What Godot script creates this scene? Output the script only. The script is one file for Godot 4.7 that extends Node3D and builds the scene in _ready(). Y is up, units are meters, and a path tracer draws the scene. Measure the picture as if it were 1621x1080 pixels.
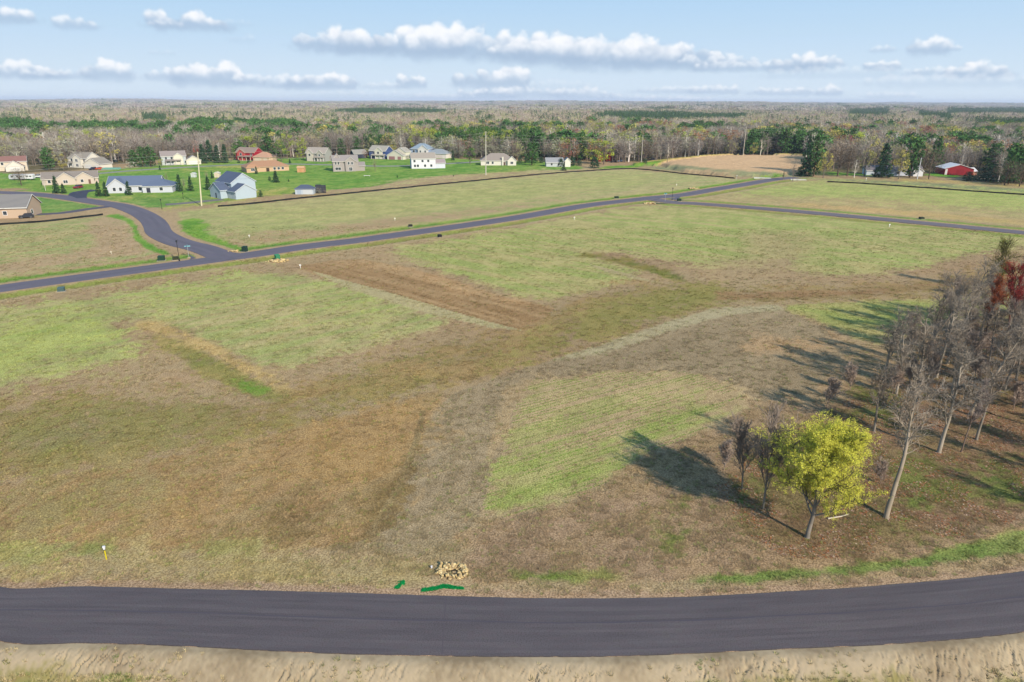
extends Node3D
# Aerial view of a new subdivision in spring: fields, asphalt roads, houses and woods. Units are metres, y up.

const SUN_TO := Vector3(0.52, 0.5, 0.693)
const SEEN := 0.62        # sunlit look of a surface -> its base colour
const ZONES := 640

var used := {}
var dep := PackedFloat32Array()      # depth (-z) of each ground row
var hgt := PackedFloat32Array()      # ground heights
var gcol := PackedColorArray()       # ground colours
var nr := 0
var nc := ZONES + 3
var open_mask := PackedByteArray()
var n_big := FastNoiseLite.new()
var n_mid := FastNoiseLite.new()
var n_fine := FastNoiseLite.new()
var n_row := FastNoiseLite.new()
var mats := {}

# ---------------------------------------------------------------- helpers
func C(r: float, g: float, b: float) -> Color:
	var c := Color(r / 255.0, g / 255.0, b / 255.0).srgb_to_linear()
	return Color(c.r * SEEN, c.g * SEEN, c.b * SEEN)

class MB:
	var v := PackedVector3Array()
	var n := PackedVector3Array()
	var c := PackedColorArray()
	func tri(p: Vector3, q: Vector3, r: Vector3, k: Color) -> void:
		var m := (r - p).cross(q - p).normalized()
		v.append(p); v.append(q); v.append(r)
		n.append(m); n.append(m); n.append(m)
		c.append(k); c.append(k); c.append(k)
	func quad(p: Vector3, q: Vector3, r: Vector3, s: Vector3, k: Color) -> void:
		tri(p, q, r, k)
		tri(p, r, s, k)
	func box(lo: Vector3, hi: Vector3, k: Color) -> void:
		hexa([Vector3(lo.x, lo.y, lo.z), Vector3(hi.x, lo.y, lo.z), Vector3(hi.x, lo.y, hi.z), Vector3(lo.x, lo.y, hi.z), Vector3(lo.x, hi.y, lo.z), Vector3(hi.x, hi.y, lo.z), Vector3(hi.x, hi.y, hi.z), Vector3(lo.x, hi.y, hi.z)], k)
	func hexa(p: Array, k: Color) -> void:      # four below, four above, in the same order round
		quad(p[4], p[5], p[6], p[7], k)
		quad(p[3], p[2], p[1], p[0], k)
		quad(p[7], p[6], p[2], p[3], k)
		quad(p[5], p[4], p[0], p[1], k)
		quad(p[6], p[5], p[1], p[2], k)
		quad(p[4], p[7], p[3], p[0], k)
	func tube(a: Vector3, b: Vector3, ra: float, rb: float, sides: int, k: Color) -> void:
		var d := (b - a).normalized()
		var s := d.cross(Vector3.RIGHT if absf(d.x) < 0.8 else Vector3.UP).normalized()
		var t := d.cross(s)
		for i in sides:
			var u := TAU * i / sides
			var w := TAU * (i + 1) / sides
			var e := s * cos(u) + t * sin(u)
			var f := s * cos(w) + t * sin(w)
			var i0 := v.size()
			if rb > 0.002:
				v.append_array([a + e * ra, b + e * rb, b + f * rb, a + e * ra, b + f * rb, a + f * ra])
				n.append_array([e, e, f, e, f, f])
			else:
				v.append_array([a + e * ra, b, a + f * ra])
				n.append_array([e, e, f])
			for j in v.size() - i0:
				c.append(k)
	func prism(pts: Array, z0: float, z1: float, k: Color) -> void:    # outline in x,y (clockwise seen from +z), from z0 to z1
		var m := pts.size()
		for i in m:
			var p: Vector2 = pts[i]
			var q: Vector2 = pts[(i + 1) % m]
			quad(Vector3(p.x, p.y, z1), Vector3(p.x, p.y, z0), Vector3(q.x, q.y, z0), Vector3(q.x, q.y, z1), k)
		var flat := PackedVector2Array(pts)
		var ids := Geometry2D.triangulate_polygon(flat)
		for i in range(0, ids.size(), 3):
			var p := flat[ids[i]]
			var q := flat[ids[i + 1]]
			var r := flat[ids[i + 2]]
			if (q - p).cross(r - p) > 0:
				var sw := q
				q = r
				r = sw
			tri(Vector3(p.x, p.y, z1), Vector3(q.x, q.y, z1), Vector3(r.x, r.y, z1), k)
			tri(Vector3(p.x, p.y, z0), Vector3(r.x, r.y, z0), Vector3(q.x, q.y, z0), k)
	func mesh(mat: Material) -> ArrayMesh:
		var a := []
		a.resize(Mesh.ARRAY_MAX)
		a[Mesh.ARRAY_VERTEX] = v
		a[Mesh.ARRAY_NORMAL] = n
		a[Mesh.ARRAY_COLOR] = c
		var m := ArrayMesh.new()
		m.add_surface_from_arrays(Mesh.PRIMITIVE_TRIANGLES, a)
		m.surface_set_material(0, mat)
		return m

func numbered(called: String) -> String:
	if not used.has(called):
		used[called] = 0
		return called
	used[called] += 1
	return "%s_%03d" % [called, used[called]]

func tag(o: Node, label: String, category: String, group := "", kind := "") -> void:
	if label: o.set_meta("label", label)
	if category: o.set_meta("category", category)
	if group: o.set_meta("group", group)
	if kind: o.set_meta("kind", kind)

func thing(called: String, label: String, category: String, at: Vector3, turn := 0.0, group := "") -> Node3D:
	var o := Node3D.new()
	o.name = numbered(called)
	add_child(o)
	o.position = at
	o.rotation_degrees.y = turn
	tag(o, label, category, group)
	return o

func put(called: String, m: Mesh, parent: Node = null) -> MeshInstance3D:
	var o := MeshInstance3D.new()
	o.mesh = m
	if parent == null:
		o.name = numbered(called)
		add_child(o)
	else:
		o.name = called
		parent.add_child(o, true)
	return o

func copy(o: Node3D, label: String, at: Vector3, turn := 0.0, size := 1.0) -> Node3D:
	var d: Node3D = o.duplicate()
	d.name = numbered(str(o.name).rstrip("0123456789").trim_suffix("_"))
	add_child(d)
	d.position = at
	d.rotation_degrees.y = turn
	d.scale = Vector3.ONE * size
	if label: d.set_meta("label", label)
	return d

func mat(key: String, rough := 0.9, spec := 0.3) -> StandardMaterial3D:     # vertex-coloured
	if not mats.has(key):
		var m := StandardMaterial3D.new()
		m.resource_name = key
		m.vertex_color_use_as_albedo = true
		m.roughness = rough
		m.metallic_specular = spec
		m.cull_mode = BaseMaterial3D.CULL_DISABLED
		mats[key] = m
	return mats[key]

func pl(a: Array) -> PackedVector2Array:     # x, z, x, z ...
	var p := PackedVector2Array()
	for i in range(0, a.size(), 2):
		p.append(Vector2(a[i], a[i + 1]))
	return p

func smooth_line(p: PackedVector2Array, step: float) -> PackedVector2Array:
	var out := PackedVector2Array()
	for i in p.size() - 1:
		var p0 := p[maxi(i - 1, 0)]
		var p3 := p[mini(i + 2, p.size() - 1)]
		var k := maxi(1, int(p[i].distance_to(p[i + 1]) / step))
		for j in k:
			var t := float(j) / k
			out.append(p[i].cubic_interpolate(p[i + 1], p0, p3, t))
	out.append(p[p.size() - 1])
	return out

func side_of(p: PackedVector2Array, i: int) -> Vector2:
	var d := (p[mini(i + 1, p.size() - 1)] - p[maxi(i - 1, 0)]).normalized()
	return Vector2(d.y, -d.x)

func buf(p: PackedVector2Array, half: float, off := 0.0) -> PackedVector2Array:    # outline of a strip along a line
	var s := smooth_line(p, 6.0)
	var a := PackedVector2Array()
	var b := PackedVector2Array()
	for i in s.size():
		var q := side_of(s, i)
		a.append(s[i] + q * (off + half))
		b.append(s[i] + q * (off - half))
	b.reverse()
	a.append_array(b)
	return a

# ---------------------------------------------------------------- ground sheet
func hw(d: float) -> float:
	return 0.82 * maxf(d, 20.0) + 25.0

func row_at(d: float) -> float:
	var lo := 0
	var hi := nr - 1
	while hi - lo > 1:
		var m := (lo + hi) >> 1
		if dep[m] <= d: lo = m
		else: hi = m
	return lo + clampf((d - dep[lo]) / (dep[hi] - dep[lo]), 0.0, 1.0)

func cell(x: float, z: float) -> Vector2:
	var d := -z
	return Vector2(clampf((x / hw(d) + 1.0) * 0.5 * ZONES + 1.0, 0.0, nc - 1.001), minf(row_at(d), nr - 1.001))

func ground_y(x: float, z: float) -> float:
	var k := cell(x, z)
	var i := int(k.x)
	var j := int(k.y)
	var a := j * nc + i
	return lerpf(lerpf(hgt[a], hgt[a + 1], k.x - i), lerpf(hgt[a + nc], hgt[a + nc + 1], k.x - i), k.y - j)

func on(x: float, z: float, up := 0.0) -> Vector3:
	return Vector3(x, ground_y(x, z) + up, z)

func ground_color(x: float, z: float) -> Color:
	var k := cell(x, z)
	return gcol[int(k.y + 0.5) * nc + int(k.x + 0.5)]

func is_open(x: float, z: float) -> bool:
	var k := cell(x, z)
	return open_mask[int(k.y + 0.5) * nc + int(k.x + 0.5)] > 90

func mask(polys: Array, blur: int) -> PackedByteArray:
	var im := Image.create_empty(nc, nr, false, Image.FORMAT_L8)
	for poly in polys:
		var pts := PackedVector2Array()
		for i in poly.size():
			var p: Vector2 = poly[i]
			var q: Vector2 = poly[(i + 1) % poly.size()]
			var k := clampi(int(p.distance_to(q) / (0.06 * maxf(40.0, -p.y))), 1, 12)
			for j in k:
				var w := p.lerp(q, float(j) / k)
				var d := -w.y
				pts.append(Vector2((w.x / hw(d) + 1.0) * 0.5 * ZONES + 1.0, row_at(d)))
		var top := 1e9
		var low := -1e9
		for p in pts:
			top = minf(top, p.y)
			low = maxf(low, p.y)
		for r in range(maxi(0, ceili(top)), mini(nr - 1, floori(low)) + 1):
			var xs := PackedFloat32Array()
			for i in pts.size():
				var p := pts[i]
				var q := pts[(i + 1) % pts.size()]
				if (p.y <= r) != (q.y <= r):
					xs.append(p.x + (r - p.y) / (q.y - p.y) * (q.x - p.x))
			xs.sort()
			for i in range(0, xs.size() - 1, 2):
				var a := maxi(0, roundi(xs[i]))
				var b := mini(nc, roundi(xs[i + 1]))
				if b > a:
					im.fill_rect(Rect2i(a, r, b - a, 1), Color.WHITE)
	var sizes := []
	for i in blur:
		sizes.append(im.get_size())
		im.shrink_x2()
	sizes.reverse()
	for z in sizes:
		im.resize(z.x, z.y, Image.INTERPOLATE_BILINEAR)
	return im.get_data()

# ---------------------------------------------------------------- sky
func sky_image() -> Image:
	var w := 4096
	var h := 2048
	var im := Image.create_empty(w, h, false, Image.FORMAT_RGB8)
	var stops := [[-90.0, Color8(150, 150, 135)], [-1.0, Color8(170, 180, 180)], [0.0, Color8(213, 227, 239)], [2.0, Color8(204, 222, 238)], [4.5, Color8(190, 215, 237)], [8.0, Color8(172, 206, 236)], [16.0, Color8(150, 192, 230)], [35.0, Color8(128, 176, 222)], [90.0, Color8(108, 156, 208)]]  # upper stops made paler to give more fill light from overhead
	for r in h:
		var el := 90.0 - (r + 0.5) * 180.0 / h
		var col: Color = stops[0][1]
		for i in stops.size() - 1:
			if el >= stops[i][0] and el <= stops[i + 1][0]:
				col = stops[i][1].lerp(stops[i + 1][1], (el - stops[i][0]) / (stops[i + 1][0] - stops[i][0]))
		im.fill_rect(Rect2i(0, r, w, 1), col)
	# clouds: middle (degrees round from -z), base (degrees up), half width, height, how dense
	var clouds := [[-34.07, 4.64, 1.72, 0.98, 0.9], [-30.41, 4.43, 1.30, 0.84, 0.75], [-23.21, 4.70, 2.54, 1.33, 1], [-24.94, 4.71, 1.35, 0.56, 0.5],
		[-12.85, 3.56, 3.48, 1.56, 1], [-8.37, 3.45, 5.26, 2.19, 1], [-3.78, 3.31, 5.35, 2.13, 1], [1.85, 3.02, 4.40, 1.88, 0.9], [3.33, 2.89, 3.91, 2.14, 1], [8.44, 2.61, 4.56, 2.22, 1], [12.02, 2.55, 4.46, 1.94, 1], [15.28, 2.39, 3.20, 1.14, 0.7],
		[-1.84, 1.08, 3.07, 1.66, 0.95], [0.90, 0.39, 3.49, 0.84, 0.7], [-2.10, 0.24, 2.49, 0.84, 0.8],
		[-34.05, 1.36, 2.11, 1.03, 0.9], [-32.68, 1.31, 1.40, 0.70, 0.7], [-31.25, 1.38, 1.23, 0.55, 0.6], [-29.22, 1.37, 1.43, 1.20, 0.95], [-25.44, 1.35, 1.37, 0.92, 0.7], [-22.46, 1.10, 2.54, 1.45, 1], [-20.01, 1.04, 1.14, 0.96, 0.7], [-17.21, 0.93, 1.63, 1.06, 0.7], [-14.69, 0.91, 2.88, 1.16, 1], [-8.00, 1.05, 1.07, 1.01, 0.9], [-9.95, 0.90, 1.64, 0.55, 0.4],
		[17.56, 2.20, 4.03, 0.78, 0.6], [21.06, 2.25, 1.89, 1.19, 0.95], [22.73, 2.40, 1.42, 0.84, 0.85], [29.30, 3.16, 0.97, 1.02, 0.95], [26.47, 3.32, 0.86, 0.48, 0.5], [30.81, 3.28, 0.36, 0.39, 0.6], [26.73, 2.18, 1.10, 0.65, 0.9], [32.30, 1.62, 1.91, 1.01, 1], [29.73, 1.81, 1.34, 0.56, 0.6], [30.79, 1.08, 5.49, 0.88, 0.35], [24.08, 1.71, 5.35, 0.84, 0.3],
		[12.16, 0.65, 2.85, 0.55, 0.5], [15.45, 0.61, 1.85, 0.67, 0.7], [20.42, 0.52, 2.41, 0.61, 0.7], [23.50, 0.52, 0.84, 0.68, 0.8], [27.51, 0.31, 1.57, 0.50, 0.4], [12.22, -0.04, 3.34, 0.51, 0.6], [5.63, 0.22, 2.47, 0.93, 0.7], [9.31, 0.14, 2.92, 0.46, 0.4], [-30.41, -0.10, 2.23, 0.41, 0.4], [-25.94, -0.08, 2.02, 0.38, 0.5], [-18.44, -0.06, 2.70, 0.36, 0.35], [-5.58, 0.08, 2.97, 0.56, 0.4], [-20.47, 5.05, 1.27, 0.41, 0.2], [-19.96, 3.99, 0.95, 0.59, 0.2], [-25.47, 3.00, 0.88, 0.33, 0.2], [-10.95, 0.25, 5.76, 0.55, 0.25], [3.37, 0.96, 2.97, 0.65, 0.2]]
	var rng := RandomNumberGenerator.new()
	rng.seed = 41
	for i in 130:                              # the rest of the low sky goes on in the same way
		var az := rng.randf_range(43.0, 317.0)
		var el := rng.randf_range(0.2, 5.2)
		clouds.append([az, el, rng.randf_range(0.6, 1.0) * (1.2 + el * 0.7), rng.randf_range(0.7, 1.1) * (0.6 + el * 0.22), rng.randf_range(0.4, 1.0)])
	for i in 64:  # high clouds out of view, more of them added for fill light
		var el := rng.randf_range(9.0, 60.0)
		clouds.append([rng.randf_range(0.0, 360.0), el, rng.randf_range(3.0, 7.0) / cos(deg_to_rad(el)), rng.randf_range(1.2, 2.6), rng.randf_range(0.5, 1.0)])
	var na := FastNoiseLite.new()
	na.seed = 5
	na.frequency = 1.0
	na.fractal_octaves = 4
	var gray := Color8(166, 187, 212)
	var white := Color8(244, 246, 250)
	for k in clouds.size():
		var c: Array = clouds[k]
		c[3] *= 1.12
		c[2] *= 1.06
		var px0 := int(fposmod(c[0], 360.0) / 360.0 * w)       # a panorama begins at -z
		var rx := int(c[2] / 360.0 * w * 1.25) + 2
		var r0 := maxi(0, int((90.0 - c[1] - c[3] * 1.5) / 180.0 * h))
		var r1 := mini(h / 2 - 1, int((90.0 - c[1] + c[3] * 0.5) / 180.0 * h) + 1)
		var off := k * 17.3
		var step := 1 if c[1] < 9.0 else 2
		# heaps of round puffs on a flat base
		var puffs := []
		var cnt := clampi(int(c[2] / c[3] * 2.6) + 2, 3, 16)
		for i in cnt:
			var u := lerpf(-0.86, 0.86, (i + rng.randf_range(0.2, 0.8)) / cnt)
			var r: float = c[3] * (0.30 + 0.34 * rng.randf()) * (0.55 + 0.5 * sqrt(1.0 - u * u))
			puffs.append(Vector3(u * c[2], c[3] * (0.2 + 0.24 * rng.randf() * (1.0 - absf(u))), r))
			if i % 2 == 0:
				puffs.append(Vector3(u * c[2] + r * rng.randf_range(-0.8, 0.8), c[3] * rng.randf_range(0.3, 0.62) * (1.0 - 0.6 * u * u), r * rng.randf_range(0.45, 0.8)))
		var fx: float = 1.1 / c[3]
		for r in range(r0, r1, step):
			var el := 90.0 - (r + 0.5) * 180.0 / h
			var e: float = el - c[1]
			for q in range(px0 - rx, px0 + rx, step):
				var da := (q - px0) * 360.0 / w
				var wob := na.get_noise_2d(da * fx + off, e * fx * 1.2)
				var slab: float = 1.0 - sqrt(da * da / (c[2] * c[2] * 1.1) + pow((e - c[3] * 0.1) / (c[3] * 0.32), 2.0)) + wob * 0.3
				var best := slab * 0.7
				var lit := -0.6
				for p in puffs:
					var dx: float = (da - p.x) / p.z
					if absf(dx) > 1.3: continue
					var dy: float = (e - p.y) / p.z * 1.05
					var v := 1.0 - sqrt(dx * dx + dy * dy) + wob * 0.42
					if v > best: best = v
					if v > 0.0: lit = maxf(lit, dy * 0.85 + dx * 0.25 + v * 0.35)
				var body := smoothstep(-0.16, 0.34, best + na.get_noise_2d(da * fx * 3.0, e * fx * 4.0 + off) * 0.16) * smoothstep(-0.34, 0.14, e / c[3] + wob * 0.1)
				if body < 0.01:
					continue
				var up := smoothstep(-0.1, 0.75, lit * 0.42 + e / c[3] * 0.82 - 0.2 + wob * 0.3)
				var a: float = body * c[4] * lerpf(0.66, 1.0, up)
				var col := gray.lerp(white, up)
				for z in step * step:
					var xx := posmod(q + z % step, w)
					im.set_pixel(xx, r + z / step, im.get_pixel(xx, r + z / step).lerp(col, a))
	return im

func set_the_air() -> void:
	var cam := Camera3D.new()
	cam.name = "camera"
	cam.fov = 53.09
	cam.near = 0.5
	cam.far = 40000.0
	cam.position = Vector3(0, 40, 0)
	cam.basis = Basis(Vector3.RIGHT, -0.33787) * Basis(Vector3.BACK, 0.00384)
	add_child(cam)
	cam.current = true
	var sun := DirectionalLight3D.new()
	sun.name = "sun"
	sun.light_energy = 1.6
	sun.light_color = Color(1.0, 0.955, 0.89)
	sun.light_angular_distance = 0.5
	sun.shadow_enabled = true
	sun.basis = Basis.looking_at(-SUN_TO)
	add_child(sun)
	var e := Environment.new()
	var sm := PanoramaSkyMaterial.new()
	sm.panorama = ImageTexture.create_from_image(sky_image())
	var sky := Sky.new()
	sky.sky_material = sm
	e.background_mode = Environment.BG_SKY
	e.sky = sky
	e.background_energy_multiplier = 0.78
	e.tonemap_mode = Environment.TONE_MAPPER_LINEAR
	e.tonemap_exposure = 1.4
	e.ssao_enabled = true
	e.ssil_enabled = true
	e.sdfgi_enabled = true
	e.fog_enabled = true
	e.fog_density = 0.000075
	e.fog_light_color = Color(0.86, 0.91, 1.0)
	var we := WorldEnvironment.new()
	we.name = "world"
	we.environment = e
	add_child(we)

# ---------------------------------------------------------------- lines on the ground
var main_road := pl([-121.9, -141, -114.6, -147.9, -103.5, -157.6, -90.8, -168.2, -79.1, -178.3, -71.3, -184.7, -60.5, -195.3, -47.9, -204.5, -41.3, -210.2, -1.4, -246.4, 29.1, -279.7, 51.2, -297.2, 62.4, -305.7, 77.9, -315.8, 96.5, -335.2, 117, -355.6, 140.6, -380.2, 159.3, -393.9])
var side_road := pl([-74.9, -178.3, -88, -192.1, -97, -199.2, -104.7, -206.9, -112.9, -217.3, -120.3, -230.1, -128.6, -243, -141.6, -259.5, -156.6, -274.8, -168.1, -282.5, -183.7, -292.6, -200.4, -302.9, -222.6, -312.4, -252.8, -318.3, -286.9, -324.4])
var right_road := pl([60.2, -301.5, 68.6, -289.9, 76, -287.7, 101.4, -273, 121.3, -259.1, 144.5, -241.2, 167.3, -222.7, 183.3, -209.6])
var street := pl([-257.6, -378.7, -241.2, -394.5, -229.1, -415.3, -213.8, -434.1, -195.1, -450.2, -164.7, -467.9, -121.3, -462.6, -86.6, -454.8, -64.8, -460.3, -39.4, -478.4, -22.8, -492])
var lawn_drive := pl([-140.4, -278.7, -134.9, -282.5, -127.8, -290.2, -123.6, -294.3])
var grey_drive := pl([-160.1, -273, -164.2, -266.1, -168.7, -255.7, -177.8, -251.8])
var blue_drive := pl([-185, -293.5, -191.7, -304.6, -197.9, -317.7, -195.6, -324.8])
var near_edge_far := [-80.0, -52.5, -44.4, -48.8, -37.3, -48.9, -29.4, -48.65, -16.8, -48.3, -2.5, -47.75, 5.0, -47.6, 15.0, -47.85, 24.1, -48.6, 33.0, -49.5, 46.4, -51.4, 60.0, -54.2, 80.0, -59.5]
var near_edge_close := [-80.0, -46.3, -40.0, -42.6, -33.0, -42.4, -26.0, -42.15, -15.0, -41.5, -6.0, -41.25, 2.0, -41.2, 9.5, -41.35, 21.6, -42.1, 30.5, -42.7, 41.2, -44.0, 56.0, -46.6, 80.0, -52.6]

func edge_at(e: Array, x: float) -> float:
	for i in range(0, e.size() - 2, 2):
		if x <= e[i + 2]:
			var t := clampf((x - e[i]) / (e[i + 2] - e[i]), 0.0, 1.0)
			var y0: float = e[maxi(i - 1, 1)]
			var y3: float = e[mini(i + 5, e.size() - 1)]
			return cubic_interpolate(e[i + 1], e[i + 3], y0, y3, t)
	return e[e.size() - 1]

func bank_drop(s: float) -> float:       # how far the ground has fallen s metres below the road
	return 1.7 * smoothstep(0.5, 4.2, s)

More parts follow.
